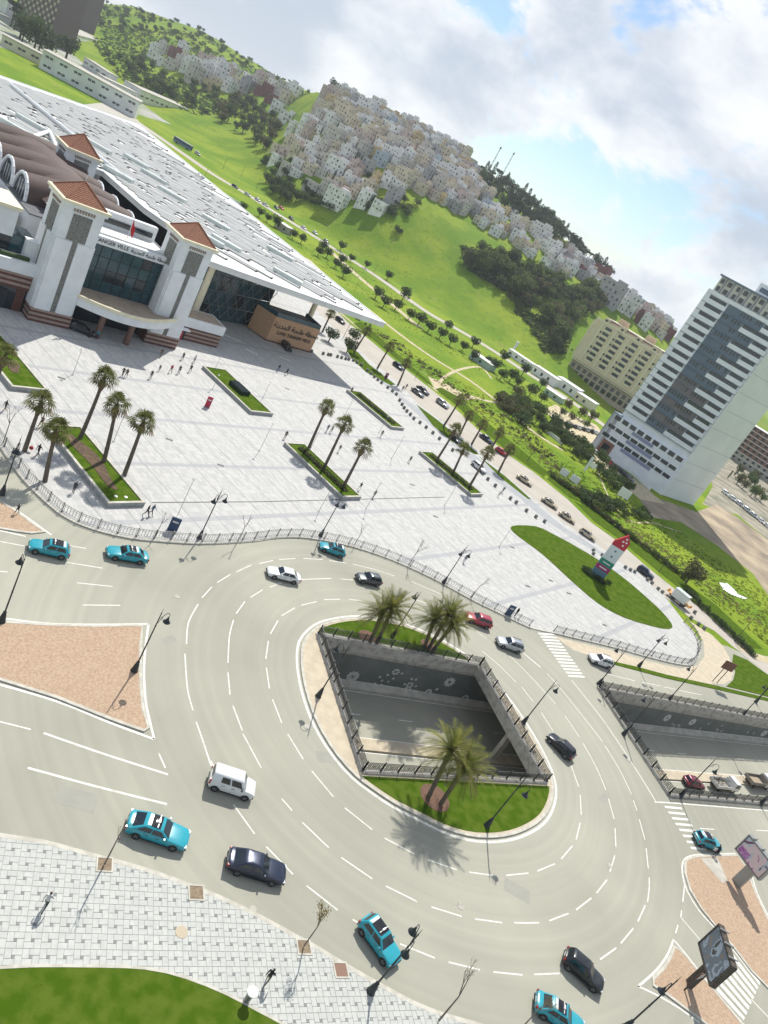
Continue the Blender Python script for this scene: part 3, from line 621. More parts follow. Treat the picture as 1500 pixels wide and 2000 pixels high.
for px, r, n in [((1303, 1402), 0.75, 10), ((1352, 1410), 0.75, 10), ((1314, 1414), 0.3, 5), ((1325, 1416), 0.28, 5), ((1310, 1424), 0.28, 5), ((1322, 1423), 0.28, 5), ((1383, 1413), 0.25, 5), ((1364, 1426), 0.28, 5), ((1400, 1424), 0.3, 5), ((1410, 1417), 0.3, 5), ((1398, 1430), 0.28, 5), ((1408, 1428), 0.28, 5), ((1460, 1430), 0.3, 5), ((1472, 1432), 0.3, 5), ((1492, 1432), 0.75, 10), ((1205, 1380), 0.4, 7), ((1210, 1388), 0.3, 5)]:
    s0, z0 = wall_s(px); petals(s0, min(-2.5, max(z0, zf(s0) + 1.4)), r * 1.15, n, r * 0.25, 0.2)
# median and markings of the underpass
sm = [(s, zf(s)) for s in SS]
q0 = (G(690, 1440, -6.8).xy - A1).dot(TQ); q1 = (G(700, 1463, -6.8).xy - A1).dot(TQ)
mb, mp_ = MB(), MB()
for i in range(len(SS) - 1):
    a, b = SS[i], SS[i + 1]
    v = []
    for s in (a, b): v += [tp(s, q1, zf(s)), tp(s, q1, zf(s) + 0.22), tp(s, q0, zf(s) + 0.22), tp(s, q0, zf(s))]
    mb.add(v, [(0, 4, 5, 1), (1, 5, 6, 2), (2, 6, 7, 3)])
    for q in (q0 + 0.25, q1 - 0.25, -1.0, QN + 1.0): mp_.quad(tp(a, q - 0.07, zf(a) + 0.012), tp(b, q - 0.07, zf(b) + 0.012), tp(b, q + 0.07, zf(b) + 0.012), tp(a, q + 0.07, zf(a) + 0.012))
    if i % 2 == 0: mp_.quad(tp(a, (q0 - 1) / 2 - 0.07, zf(a) + 0.012), tp(a + 2.2, (q0 - 1) / 2 - 0.07, zf(a + 2.2) + 0.012), tp(a + 2.2, (q0 - 1) / 2 + 0.07, zf(a + 2.2) + 0.012), tp(a, (q0 - 1) / 2 + 0.07, zf(a) + 0.012))
tag(mb.build('median', M_beige), kind='structure'); tag(mp_.build('underpass_markings', M_paint), kind='structure')
# deck slabs over the underpass and the cross walls at its far ends
def deck(s0, s1, label):
    o = thing('bridge_deck', label, 'bridge', tp(s0, QN / 2, 0)); mb = MB()
    def C(s_, q): 
        # the openings are not exactly square: follow their edges
        v = tp(s_, q, 0) - o.location; return (v.x, v.y)
    return o, C
o = thing('bridge_deck', 'road bridge deck with pale beam between the two underpass openings', 'bridge', (0, 0, 0)); mb = MB()
mb.prism([B1 + TQ * .6, E1 + TQ * .6, G1 - TQ * .6, C1 - TQ * .6], -1.25, -0.03, cap=False, bottom=True); mb.build('slab', M_conc, o)
o2 = thing('bridge_deck', 'road bridge deck on the gravel island side of the sunken opening', 'bridge', (0, 0, 0)); mb = MB()
mb.prism([tp(-34, .6), A1 + TQ * .6, D1 - TQ * .6, tp(-34, QN - .6)], -1.25, -0.03, cap=False, bottom=True); mb.build('slab', M_conc, o2)
for k in range(4):
    s = 27.0 + k * 6.0; p = tp(s, (q0 + q1) / 2, -7); mb = MB(); mb.box((p.x, p.y, -4.0), (0.9, 0.6, 5.6), math.atan2(TE.y, TE.x)); mb.build('column', M_conc, o)
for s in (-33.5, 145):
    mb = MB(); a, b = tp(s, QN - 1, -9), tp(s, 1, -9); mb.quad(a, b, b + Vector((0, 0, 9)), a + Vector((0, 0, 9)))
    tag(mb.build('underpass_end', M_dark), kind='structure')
# concrete rims of the openings
def rim(name, pts, label):
    mb = MB(); wall_strip(mb, pts, 0.7, -1.3, 0.3, closed=False); return tag(mb.build(name, M_concd), label, 'parapet')
# ================================================================ railings
def panel_mesh(w, h, style):
    mb = MB()
    mb.box((w / 2, 0, h - 0.03), (w, 0.06, 0.06)); mb.box((w / 2, 0, 0.12), (w, 0.04, 0.05))
    if style == 'lattice':
        mb.box((w / 2, 0, h - 0.22), (w, 0.03, 0.04)); mb.box((w / 2, 0, 0.3), (w, 0.03, 0.04))
        n = 9
        for i in range(n):
            x = (i + 0.5) * w / n; mb.box((x, 0, h / 2), (0.03, 0.03, h - 0.2))
        for i in range(4):
            x = (i + 0.5) * w / 4; r = 0.2
            for k in range(8):
                t0, t1 = math.pi * k / 4, math.pi * (k + 1) / 4; mb.tube((x + r * math.cos(t0), 0.01, h / 2 + r * math.sin(t0)), (x + r * math.cos(t1), 0.01, h / 2 + r * math.sin(t1)), 0.02, n=3)
    else:
        mb.box((w / 2, 0, h - 0.25), (w, 0.03, 0.035))
        n = 6
        for i in range(n): mb.box(((i + 0.5) * w / n, 0, h / 2), (0.022, 0.022, h - 0.2))
    return mb
M_rail = mat('railing_iron', (0.035, 0.04, 0.042), (0.06, 0.062, 0.06), scale=5, rough=0.55, metal=0.3)
M_railg = mat('railing_grey', (0.20, 0.21, 0.20), (0.15, 0.155, 0.15), scale=5, rough=0.5, metal=0.4)
RM = {}
def railing(name, pts, label, h=1.1, z=0.15, step=2.1, style='lattice', mt=None, group=None):
    mt = mt or M_rail; P = [Vector((p[0], p[1], 0)) for p in pts]
    L_ = [0.0]
    for i in range(1, len(P)): L_.append(L_[-1] + (P[i] - P[i - 1]).length)
    def at(d):
        for i in range(1, len(P)):
            if d <= L_[i] + 1e-6: return P[i - 1].lerp(P[i], (d - L_[i - 1]) / max(1e-6, L_[i] - L_[i - 1]))
        return P[-1]
    n = max(1, round(L_[-1] / step)); w_ = L_[-1] / n; o = thing(name, label, 'railing', (P[0].x, P[0].y, z), group=group)
    key = (style, round(h, 2), mt.name)
    if key not in RM:
        pm = MB(); pm.box((0, 0, h / 2 + 0.04), (0.09, 0.09, h + 0.08)); pm.box((0, 0, h + 0.12), (0.13, 0.13, 0.1)); pm.box((0, 0, 0.05), (0.2, 0.2, 0.1))
        RM[key] = (pm.mesh('post', mt), panel_mesh(1.0, h, style).mesh('panel', mt))
    for i in range(n + 1):
        a = at(i * w_) - P[0]; q = ob('post', RM[key][0], o, (a.x, a.y, 0))
        if i < n:
            b = at((i + 1) * w_) - P[0]; d = b - a; q = ob('panel', RM[key][1], o, (a.x, a.y, 0), math.atan2(d.y, d.x)); q.scale = (d.length, 1, 1)
    return o
rim('opening_rim', [A1, B1], 'weathered concrete rim below the palms on the far lawn of the roundabout')
rim('opening_rim', [B1 + TE * .0, C1], 'weathered concrete rim of the sunken opening along the bridge deck')
rim('opening_rim', [D1, C1], 'weathered concrete rim along the near lawn of the roundabout')
rim('opening_rim', [A1, D1], 'weathered concrete rim along the beige paved strip of the roundabout')
rim('opening_rim', [E1, F1], 'weathered concrete rim of the ramp opening beside the straight carriageway')
rim('opening_rim', [E1, G1], 'weathered concrete rim of the ramp opening facing the roundabout')
rim('opening_rim', [G1, I1], 'weathered concrete rim of the ramp opening above the parked trucks')
railing('railing', [A1 + TQ * .1, B1 + TQ * .1], 'black lattice railing in front of the palm clumps on the roundabout', z=0.3)
railing('railing', [B1, C1], 'black lattice railing of the sunken opening along the bridge deck', z=0.3)
railing('railing', [D1, C1], 'black lattice railing behind the two leaning palms', z=0.3)
railing('railing', [A1, D1], 'black lattice railing beside the beige paved strip and a street lamp', z=0.3)
railing('railing', [E1, F1], 'black railing of the ramp opening beside the straight carriageway', z=0.3)
railing('railing', [E1, G1], 'black lattice railing of the ramp opening facing the roundabout', z=0.3)
railing('railing', [G1, I1], 'black railing of the ramp opening above the parked trucks', z=0.3)
def inset(P, d): return offs2(P, d)
def offs2(P, d):
    n = len(P); out = []
    for i in range(n):
        t = P[min(i + 1, n - 1)] - P[max(i - 1, 0)]; t = Vector((t.x, t.y, 0)).normalized(); out.append(Vector((P[i].x - t.y * d, P[i].y + t.x * d, 0)))
    return out
pl_f1 = offs2(spline(GS(PLAZA_LOW[:26]), 1.2), 0.45)
pl_f2 = offs2(spline(GS(PLAZA_LOW[26:]), 1.2), 0.45)
railing('plaza_railing', pl_f1, 'long grey iron railing along the curved plaza kerb behind the roundabout', step=2.2, style='plain', mt=M_railg)
railing('plaza_railing', pl_f2, 'grey iron railing round the pointed end of the plaza past the crossing', step=2.2, style='plain', mt=M_railg)
# ================================================================ railway station
SAZ = R_(37.5); SB = Vector((math.sin(SAZ), math.cos(SAZ), 0)); SD = Vector((-math.cos(SAZ), math.sin(SAZ), 0)); SO = G(283, 672)
ST = thing('railway_station', 'white railway station with tiled towers, brown vaults and a vast flat white canopy', 'station', (SO.x, SO.y, 0.13), math.atan2(SB.y, SB.x))
def S(px, z):
    p = G(px[0], px[1], z) - SO; return Vector((p.dot(SB), p.dot(SD), z))
M_wall = mat('station_white', (0.76, 0.78, 0.79), (0.70, 0.72, 0.73), scale=0.5, rough=0.8)
M_roofw = mat('canopy_white', (0.74, 0.74, 0.72), (0.66, 0.66, 0.63), scale=0.25, rough=0.7, detail=8)
M_tile = mat('roof_tile', (0.36, 0.15, 0.08), (0.19, 0.08, 0.05), scale=6, rough=0.85, bump=0.4, bscale=12)
M_latt = mat('carved_lattice', (0.26, 0.26, 0.235), (0.12, 0.12, 0.11), scale=7, rough=0.9, bump=0.8, bscale=14, mixr=(0.45, 0.55))
M_redst = mat('red_stone', (0.14, 0.06, 0.045), (0.11, 0.045, 0.035), scale=2, rough=0.8)
M_creamst = mat('cream_stone', (0.36, 0.27, 0.22), (0.30, 0.23, 0.19), scale=2, rough=0.8)
M_glass = mat('teal_glass', (0.018, 0.06, 0.075), (0.03, 0.085, 0.1), scale=0.9, rough=0.12, spec=0.6)
M_gdark = mat('dark_glass', (0.012, 0.022, 0.028), rough=0.1, spec=0.6)
M_brown = mat('brown_roof_membrane', (0.085, 0.052, 0.043), (0.07, 0.043, 0.036), scale=0.5, rough=0.75)
M_tan = mat('tan_stone', (0.55, 0.33, 0.19), (0.50, 0.30, 0.17), scale=1.5, rough=0.8)
M_cream = mat('cornice_cream', (0.78, 0.72, 0.52), (0.72, 0.66, 0.48), scale=1, rough=0.8)
M_terr = mat('terrace_floor', (0.36, 0.29, 0.22), (0.26, 0.21, 0.16), scale=0.6, rough=0.9, mixr=(0.45, 0.75))
M_text = mat('dark_lettering', (0.02, 0.02, 0.022), rough=0.6)
def tbox(par, name, mt, c, d, rz=0): return MB().box(c, d, rz).build(name, mt, par)
def tower(x0, y0, w_, h, apex, full=True):
    t = ob('tower', None, ST, (x0, y0, 0)); c = w_ / 2
    tbox(t, 'shaft', M_wall, (c, c, h / 2 + 1.2), (w_, w_, h - 2.4))
    if full:
        for k in range(6): tbox(t, 'stone_course', M_redst if k % 2 == 0 else M_creamst, (c, c, 0.2 + 0.4 * k), (w_ + 0.3 + (k % 2) * 0.06, w_ + 0.3 + (k % 2) * 0.06, 0.4))
    for (ax, fx) in ((0, -1), (1, 1), (0, 1), (1, -1)):   # ax 0: faces along y ; 1: along x
        p = (lambda a, b: (c + a, (c - fx * -1 * c if False else (c + fx * (c + 0.0))) + fx * b)) if ax == 0 else (lambda a, b: (c + fx * (c + b), c + a))
        def fbox(nm, mt, a, b, z, wa, wb, hz):
            q = p(a, b); tbox(t, nm, mt, (q[0], q[1], z), (wa, wb, hz) if ax == 0 else (wb, wa, hz))
        s3 = w_ / 6.5
        fbox('lattice_panel', M_latt, 0, 0.04, h - 3.9, 3.1 * s3, 0.1, 4.3)
        fbox('lattice_strip', M_latt, 0, 0.04, (h - 6.0) / 2 + 1.2, 0.8 * s3, 0.1, h - 8.4)
        fbox('wall_panel', M_wall, -1.75 * s3, 0.12, (h - 6.2) / 2 + 1.2, 2.6 * s3, 0.24, h - 8.6)
        fbox('wall_panel', M_wall, 1.75 * s3, 0.12, (h - 6.2) / 2 + 1.2, 2.6 * s3, 0.24, h - 8.6)
        for k in range(8): fbox('bracket', M_creamst, (k - 3.5) * 0.45 * s3, 0.12, h - 1.15, 0.2, 0.24, 0.5)
    tbox(t, 'cornice', M_wall, (c, c, h - 0.55), (w_ + 0.7, w_ + 0.7, 0.5)); tbox(t, 'cornice', M_cream, (c, c, h - 0.1), (w_ + 1.3, w_ + 1.3, 0.4))
    mb = MB(); e = w_ / 2 + 0.05; n = 12
    tt = ob('tile_roof', None, t, (c, c, h + 0.1))
    # courses of tiles on four slopes
    for side in range(4):
        ang = side * math.pi / 2; co, si = math.cos(ang), math.sin(ang)
        for k in range(n):
            r0, r1 = e * (1 - k / n), e * (1 - (k + 1) / n); z0, z1 = (apex - h) * k / n, (apex - h) * (k + 1) / n
            vs_ = [(-r0, -r0, z0), (r0, -r0, z0), (r1, -r1, z1), (-r1, -r1, z1), (-r0, -r0, z0 + 0.09), (r0, -r0, z0 + 0.09), (r1, -r1, z1 + 0.02), (-r1, -r1, z1 + 0.02)]
            mb.add([(x * co - y * si, x * si + y * co, z) for x, y, z in vs_], [(0, 1, 5, 4), (4, 5, 6, 7)])
        m2 = MB(); m2.tube((-e * co + e * si, -e * si - e * co, 0.1), (0, 0, apex - h + 0.08), 0.11, n=5); m2.build('hip', M_tile, t).location = (c, c, h + 0.1)
    me = mb.mesh('tile_roof', M_tile); bpy.data.objects.remove(tt); ob('tile_roof', me, t, (c, c, h + 0.1))
    tbox(t, 'finial', M_wall, (c, c, apex + 0.5), (0.06, 0.06, 1.0))
    return t
tower(0.0, 0.6, 6.5, 21.0, 23.7)
tower(-22.2, -1.8, 6.6, 21.0, 23.7)
tower(-6.0, 45.0, 6.5, 20.5, 23.6, full=False)
# entrance canopy between the towers
mb = MB(); arc = []
for k in range(25):
    t = k / 24; x = -17.5 + t * 21.5; arc.append((x, -6.3 * math.sin(math.pi * (0.08 + 0.84 * t)) + 1.2))
mb.prism(arc + [(4.0, 4.0), (-17.5, 4.0)], 4.6, 6.0, bottom=True); ec = mb.build('entrance_canopy', M_wall, ST)
mb = MB(); mb.prism([(x, y + 0.5) for x, y in arc] + [(4.0, 4.0), (-17.5, 4.0)], 6.0, 6.03); mb.build('terrace', M_terr, ec)
mb = MB(); wall_strip(mb, arc, 0.35, 6.0, 6.55); mb.build('parapet', M_cream, ec)
for x in (-10.6, -5.0):
    mb = MB(); mb.tube((x, -2.6, 0), (x, -2.6, 4.6), 0.55, n=14); mb.build('column', mat('brown_column', (0.16, 0.09, 0.065), rough=0.6), ST, 0.6)
tbox(ST, 'entrance_wall', M_gdark, (-7.8, 3.9, 2.3), (15.6, 0.2, 4.6)); tbox(ST, 'side_wall', M_redst, (-0.15, 2.4, 2.3), (0.25, 3.0, 4.5)); tbox(ST, 'side_wall', M_redst, (-15.5, 2.4, 2.3), (0.25, 3.0, 4.5))
# glass front
gf = ob('glass_facade', None, ST, (-15.6, 4.0, 6.0))
for i in range(8):
    for j in range(4):
        mt = M_gdark if (i, j) in ((3, 1), (4, 1), (6, 1), (0, 3), (6, 3)) else M_glass
        tbox(gf, 'pane', mt, ((i + .5) * 15.6 / 8, 0.1 + 0.02 * ((i * 5 + j * 3) % 3), (j + .5) * 2.1), (15.6 / 8 - 0.1, 0.08, 2.0))
for i in range(9): tbox(gf, 'mullion', M_black, (i * 15.6 / 8, 0.06, 4.2), (0.08, 0.16, 8.4))
tbox(ST, 'beam', M_wall, (-7.8, 4.3, 15.1), (15.6, 1.4, 1.4)); tbox(ST, 'block_core', M_wall, (-7.8, 10.2, 8.0), (15.4, 10.5, 14.9))
tbox(ST, 'terrace_roof', M_roofw, (-7.8, 7.6, 15.95), (15.6, 5.2, 0.25)); tbox(ST, 'clerestory', M_gdark, (-7.8, 10.3, 17.2), (14.0, 0.3, 0.9)); tbox(ST, 'upper_wall', M_wall, (-7.8, 11.0, 17.4), (15.6, 1.2, 2.8))
def lettering(par, name, body, size, mt, mtx, ext=0.04, align='CENTER'):
    cu = bpy.data.curves.new('lettering', 'FONT'); cu.body = body; cu.size = size; cu.extrude = ext; cu.align_x = align; cu.align_y = 'CENTER'; cu.resolution_u = 2
    to = bpy.data.objects.new('tmp', cu); COL.objects.link(to); dg = bpy.context.evaluated_depsgraph_get()
    me = bpy.data.meshes.new_from_object(to.evaluated_get(dg)); bpy.data.objects.remove(to); bpy.data.curves.remove(cu)
    me.materials.clear(); me.materials.append(mt); o = ob(name, me, par); o.matrix_local = mtx; return o
UP = Matrix(((1, 0, 0), (0, 0, -1), (0, 1, 0))).to_4x4()   # text plane stood up, facing -y
ARAB = '\ufe94\ufee8\ufef3\ufeaa\ufee4\ufedf\ufe8d \ufe94\ufea0\ufee8\ufec3 \ufe94\ufec4\ufea4\ufee3'
lettering(ST, 'lettering', 'TANGER VILLE', .95, M_text, Matrix.Translation((-10.5, 3.56, 15.1)) @ UP)
lettering(ST, 'lettering', ARAB, 0.95, M_text, Matrix.Translation((-3.3, 3.56, 15.1)) @ UP)
mb = MB(); mb.tube((-8.2, 4.0, 15.8), (-8.2, 4.0, 20.6), 0.06, n=6); fl = mb.build('flagpole', M_wall, ST)
mb = MB()
for i in range(6):
    x0, x1 = i * 0.3, (i + 1) * 0.3
    mb.quad((-8.2 + x0 * .5, 4.0 - .12 * math.sin(i * 1.7), 20.4 - i * 0.32), (-8.2 + x1 * .5, 4.0 - .12 * math.sin(i * 1.7 + 1.7), 20.4 - (i + 1) * 0.32), (-8.2 + x1 * .5, 4.0 - .12 * math.sin(i * 1.7 + 1.7), 18.6 - (i + 1) * 0.32), (-8.2 + x0 * .5, 4.0 - .12 * math.sin(i * 1.7), 18.6 - i * 0.32))
mb.build('flag', mat('red_cloth', (0.55, 0.02, 0.03), rough=0.8), fl)
# vaulted hall
tbox(ST, 'hall', M_wall, (-8.0, 37.0, 6.8), (28.0, 52.0, 13.4)); tbox(ST, 'hall_roof', mat('dark_roofing', (0.10, 0.105, 0.11), (0.14, 0.145, 0.15), scale=0.8, rough=0.9), (-8.0, 37.0, 13.6), (28.2, 52.2, 0.2))
def vault(y, r=3.8):
    mb = MB(); n = 12; xs_ = [-21.0 + i * 20.0 / 10 for i in range(11)]
    for i, x in enumerate(xs_):
        swell = 1.0 + 0.22 * math.sin(math.pi * i / 10)
        for k in range(n + 1): t = math.pi * k / n; mb.v.append((x, y - r * math.cos(t), 13.7 + r * 1.05 * math.sin(t) * swell))
    for i in range(10):
        for k in range(n): a = i * (n + 1) + k; mb.f.append((a, a + 1, a + n + 2, a + n + 1)); mb.m.append(0)
    v = mb.build('vault', M_brown, ST, smooth=3.14)
    for x, sg in ((-21.05, -1), (-0.95, 1)):
        pts = [(x, y - (r - .1) * math.cos(math.pi * k / n), 13.7 + (r - .1) * 1.05 * math.sin(math.pi * k / n)) for k in range(n + 1)]
        m2 = MB(); m2.path(pts, 0.32, n=6); m2.build('arch_rim', M_wall, v)
        m2 = MB(); m2.add([(x + 0.15 * -sg, p[1], p[2]) for p in pts], [tuple(range(n + 1)) if sg < 0 else tuple(range(n, -1, -1))]); m2.build('arch_window', M_gdark, v)
        for k in (-1.3, 0, 1.3):
            m2 = MB(); m2.box((x, y + k, 15.1), (0.08, 0.08, 2.7)); m2.build('mullion', M_wall, v)
for k in range(5): vault(21.0 + 8.4 * k)
mb = MB(); nu, nv = 14, 24
for i in range(nu + 1):
    for j in range(nv + 1):
        a, b = i / nu, j / nv; x = -18.5 + 16 * a; y = 14.5 + 46 * b
        mb.v.append((x, y, 15.2 + 3.4 * math.sin(math.pi * a) ** 0.8 * (0.45 + 0.55 * math.sin(math.pi * b) ** 0.6)))
for i in range(nu):
    for j in range(nv): a = i * (nv + 1) + j; mb.f.append((a, a + nv + 1, a + nv + 2, a + 1)); mb.m.append(0)
mb.build('vault_ridge', M_brown, ST, smooth=3.14)
fa_ = [(-18.5 + 16 * i / 20, 14.4, 15.2 + 2.0 * math.sin(math.pi * i / 20) ** .8) for i in range(21)]
mb = MB(); mb.path(fa_, .35, 6); mb.build('front_arch', M_wall, ST); mb = MB(); mb.add([(x, 14.55, z) for x, y, z in fa_], [tuple(range(21))]); mb.build('arch_glazing', M_gdark, ST)
for k in range(7): tbox(ST, 'buttress', M_wall, (-23.6, 16.8 + 8.4 * k, 13.2), (5.0, 0.5, 0.6))
tbox(ST, 'side_roof', mat('grey_roof', (0.34, 0.35, 0.35), (0.28, 0.29, 0.29), scale=0.5, rough=0.9), (-36.0, 38.0, 11.5), (26.0, 50.0, 1.0))
for k in range(4): tbox(ST, 'roof_kerb', M_wall, (-36, 18 + 12 * k, 12.4), (26, 0.8, 0.9))
# left wing
lw = ob('side_wing', None, ST, (-48.5, 0.8, 0))
for nm, mt, c, d in [('wall', M_gdark, (13, 4, 2.0), (26, 8, 4.0)), ('parapet', M_wall, (13, 3.6, 7.6), (26.2, 8.4, 2.0)), ('recess', M_gdark, (13, 5.6, 10.0), (26, 5, 3.0)), ('window', M_glass, (23.6, 3.05, 10.1), (2.6, 0.1, 2.6)), ('upper_wall', M_wall, (11, 5.6, 13.6), (22, 7.6, 4.4)), ('roof_edge', M_cream, (11, 5.4, 16.0), (22.6, 8.2, 0.5)), ('hedge', mat('hedge', (0.03, 0.06, 0.015), (0.06, 0.09, 0.03), scale=3, rough=1, bump=1), (13, 0.6, 8.8), (24, 0.7, 0.7)), ('panel', M_wall, (8, 2.7, 10.0), (14, 0.3, 3.0)), ('pier', M_wall, (25.2, 2.6, 10), (1.6, 2.0, 3.2)), ('entrance', M_black, (19, -0.1, 1.7), (8, 0.2, 3.2))]: tbox(lw, nm, mt, c, d)
for k in range(6): tbox(lw, 'stone_course', M_redst if k % 2 == 0 else M_creamst, (13, 3.8, 4.2 + 0.43 * k), (26.2 + .06 * (k % 2), 8.3 + .06 * (k % 2), 0.43))
for k in range(5): tbox(lw, 'wall_pier', M_redst, (1 + 6 * k, 0.2, 2.0), (1.4, 0.6, 4.0))
# right wing
rw = ob('side_wing', None, ST, (6.9, 7.0, 0))
for k in range(7): tbox(rw, 'stone_course', M_redst if k % 2 == 0 else M_creamst, (6.5, 3, 0.21 + 0.42 * k), (12.6 + .06 * (k % 2), 6.0 + .06 * (k % 2), 0.42))
tbox(rw, 'parapet', M_wall, (6.5, 3, 3.9), (13.0, 6.4, 1.9)); tbox(rw, 'roof', M_terr, (6.5, 3, 4.87), (12.2, 5.6, 0.06))
tbox(rw, 'door_hood', M_wall, (2.6, -0.6, 2.5), (4.2, 1.4, 0.3)); tbox(rw, 'doorway', M_black, (2.6, -0.08, 1.15), (3.8, 0.1, 2.3))
for x in (1.9, 3.3): tbox(rw, 'vending_machine', mat('red_paint', (0.5, 0.03, 0.03), rough=0.4), (x, -0.35, 0.95), (0.9, 0.5, 1.8))
# glazed hall beneath the canopy
gh = ob('glazed_hall', None, ST, (8.0, 20.0, 0))
d0, d1 = Vector((0, 0)), Vector((36.0, 9.0))
for i in range(12):
    a, b = d0.lerp(d1, i / 12), d0.lerp(d1, (i + 1) / 12); m_ = (a + b) / 2; rz = math.atan2(d1.y, d1.x)
    for j in range(4): tbox(gh, 'pane', M_glass if (i * 3 + j) % 5 else M_gdark, (m_.x, m_.y, 1.8 + 3.55 * j), ((b - a).length - 0.12, 0.1, 3.4), rz)
    mb = MB()
    for j in range(3):
        mb.tube((a.x + .3, a.y - .7, 1 + 4.5 * j), (b.x + .3, b.y - .7, 5.5 + 4.5 * j), 0.09, n=5); mb.tube((b.x + .3, b.y - .7, 1 + 4.5 * j), (a.x + .3, a.y - .7, 5.5 + 4.5 * j), 0.09, n=5)
    mb.build('truss', M_railg, gh)
tbox(ST, 'back_wall', M_gdark, (38, 62, 7.3), (58, 0.4, 14.5)); tbox(ST, 'back_wall', M_gdark, (64, 105, 7.3), (0.4, 86, 14.5))
for (x, y) in ((17.5, 16.5), (57.5, 29.0), (60, 60), (60, 95), (60, 130)):
    mb = MB(); mb.tube((x, y, 0), (x, y, 14.6), 0.75, 0.7, 16); mb.build('column', M_cream, ST, 0.6)
# tan sign block
tb = ob('sign_block', None, ST, (41.2, 20.6, 0)); mb = MB()
mb.prism([(0, 0), (14.6, 0.2), (14.6, 8.0), (0.8, 8.5), (-2.5, 5.5)], 0.25, 6.5); mb.build('block', M_tan, tb)
mb = MB(); wall_strip(mb, [(-2.3, 5.4), (0.1, 0.15), (14.4, 0.35), (14.4, 7.8)], 0.08, 6.5, 7.6); mb.build('glass_parapet', M_glass, tb)
tbox(tb, 'roof', mat('dark_roofing', (0.1, 0.1, 0.1)), (7.4, 4.6, 6.52), (13.4, 7.0, 0.06)); tbox(tb, 'plinth', M_redst, (7.2, 0.1, 0.16), (14.7, 0.3, 0.3))
lettering(tb, 'lettering', ARAB, 1.9, M_text, Matrix.Translation((7.6, -0.02, 4.5)) @ UP, 0.05)
lettering(tb, 'lettering', 'GARE TANGER VILLE', 1.2, M_text, Matrix.Translation((7.6, -0.02, 2.7)) @ UP, 0.05)
# the great canopy
CP = [(13.2, 12.2), (66.2, 11.6), (67.7, 181), (6, 140), (-75, 88), (-75, 46), (-17, 51), (-3, 57.5), (8.6, 60), (10, 38), (12.5, 31)]
mb = MB(); mb.prism(CP, 14.7, 15.8, bottom=True); cp = mb.build('canopy_roof', M_roofw, ST)
mb = MB(); wall_strip(mb, CP, 0.5, 15.8, 16.0, closed=True); mb.build('roof_edge', M_wall, cp)
rd = Vector((0.676, -0.737)); rp = Vector((0.737, 0.676)); M_slit = mat('roof_gap', (0.04, 0.043, 0.043), rough=0.6)
rm = MB(); rm.box((0.5, 0, 0.16), (1.0, 0.42, 0.32)); rmesh = rm
def rib_mesh():
    mb = MB(); mb.box((0.5, 0.0, 0.14), (1.0, 0.5, 0.28), mi=0); mb.box((0.5, -0.43, 0.03), (1.0, 0.36, 0.06), mi=1); mb.box((0.5, 0.36, 0.03), (1.0, 0.2, 0.06), mi=1); mb.box((1.0, 0, 0.17), (0.016, 1.2, 0.34), mi=1); return mb
rmb = rib_mesh(); rib_me = rmb.mesh('roof_rib', [M_roofw, M_slit]); ribs = []
CPi = [(14.5, 14.5), (64.3, 13.8), (65.5, 176), (7, 137), (-72, 86), (-72, 48.5), (-16, 53.5), (-2, 60), (10.5, 63), (12.5, 40), (14, 32)]
k = -160.0
while k < 160:
    t = -260.0 + random.uniform(0, 8)
    while t < 160:
        L_ = random.choice((9, 12, 16, 20, 26)); a = rp * k + rd * t; b = rp * k + rd * (t + L_)
        if all(inpoly(a.lerp(b, f), CPi) for f in (0, .25, .5, .75, 1)): ribs.append((a, L_)); t += L_ + random.choice((1.0, 1.6, 2.4))
        else: t += 1.5
    k += 1.62
def rk(a): p = ST.matrix_basis @ Vector((a[0].x, a[0].y, 15.8)); q = PX(p); return (0 if 0 < q[0] < 1500 and 0 < q[1] < 2000 else 1, (p - EYE).length)
ribs.sort(key=rk); rest = MB(); ang = math.atan2(rd.y, rd.x)
for i, (a, L_) in enumerate(ribs):
    hgt = random.uniform(0.9, 1.2)
    if i < 290: q = ob('roof_rib', rib_me, cp, (a.x, a.y, 15.8), ang); q.scale = (L_, 1, hgt)
    else:
        co, si = math.cos(ang), math.sin(ang); o = len(rest.v)
        rest.v += [(a.x + v[0] * L_ * co - v[1] * si, a.y + v[0] * L_ * si + v[1] * co, 15.8 + v[2] * hgt) for v in rmb.v]; rest.f += [tuple(x + o for x in f) for f in rmb.f]; rest.m += rmb.m
if rest.v: tag(rest.build('roof_ribs', [M_roofw, M_slit], cp), kind='stuff')
M_sky = mat('skylight', (0.50, 0.56, 0.54), (0.6, 0.64, 0.6), scale=1, rough=0.35)
for (px, py) in [(335, 385), (300, 428), (405, 470), (440, 480), (545, 500), (560, 545), (230, 345), (190, 290), (265, 320), (300, 350), (60, 245), (30, 255), (420, 440)]:
    p = S((px, py), 15.9)
    if inpoly(p, CPi):
        mb = MB(); mb.box((0, 0, 0.55), (7.5, 1.6, 1.1), ang); q = mb.build('skylight', M_sky, cp); q.location = (p.x, p.y, 15.8)
for a, b in [((240, 345), (20, 165)), ((30, 280), (96, 257)), ((96, 257), (110, 290))]:
    pa, pb = S(a, 16.6), S(b, 16.6); mb = MB(); mb.tube(pa, pb, 0.45, n=8); mb.build('roof_strut', M_wall, cp)
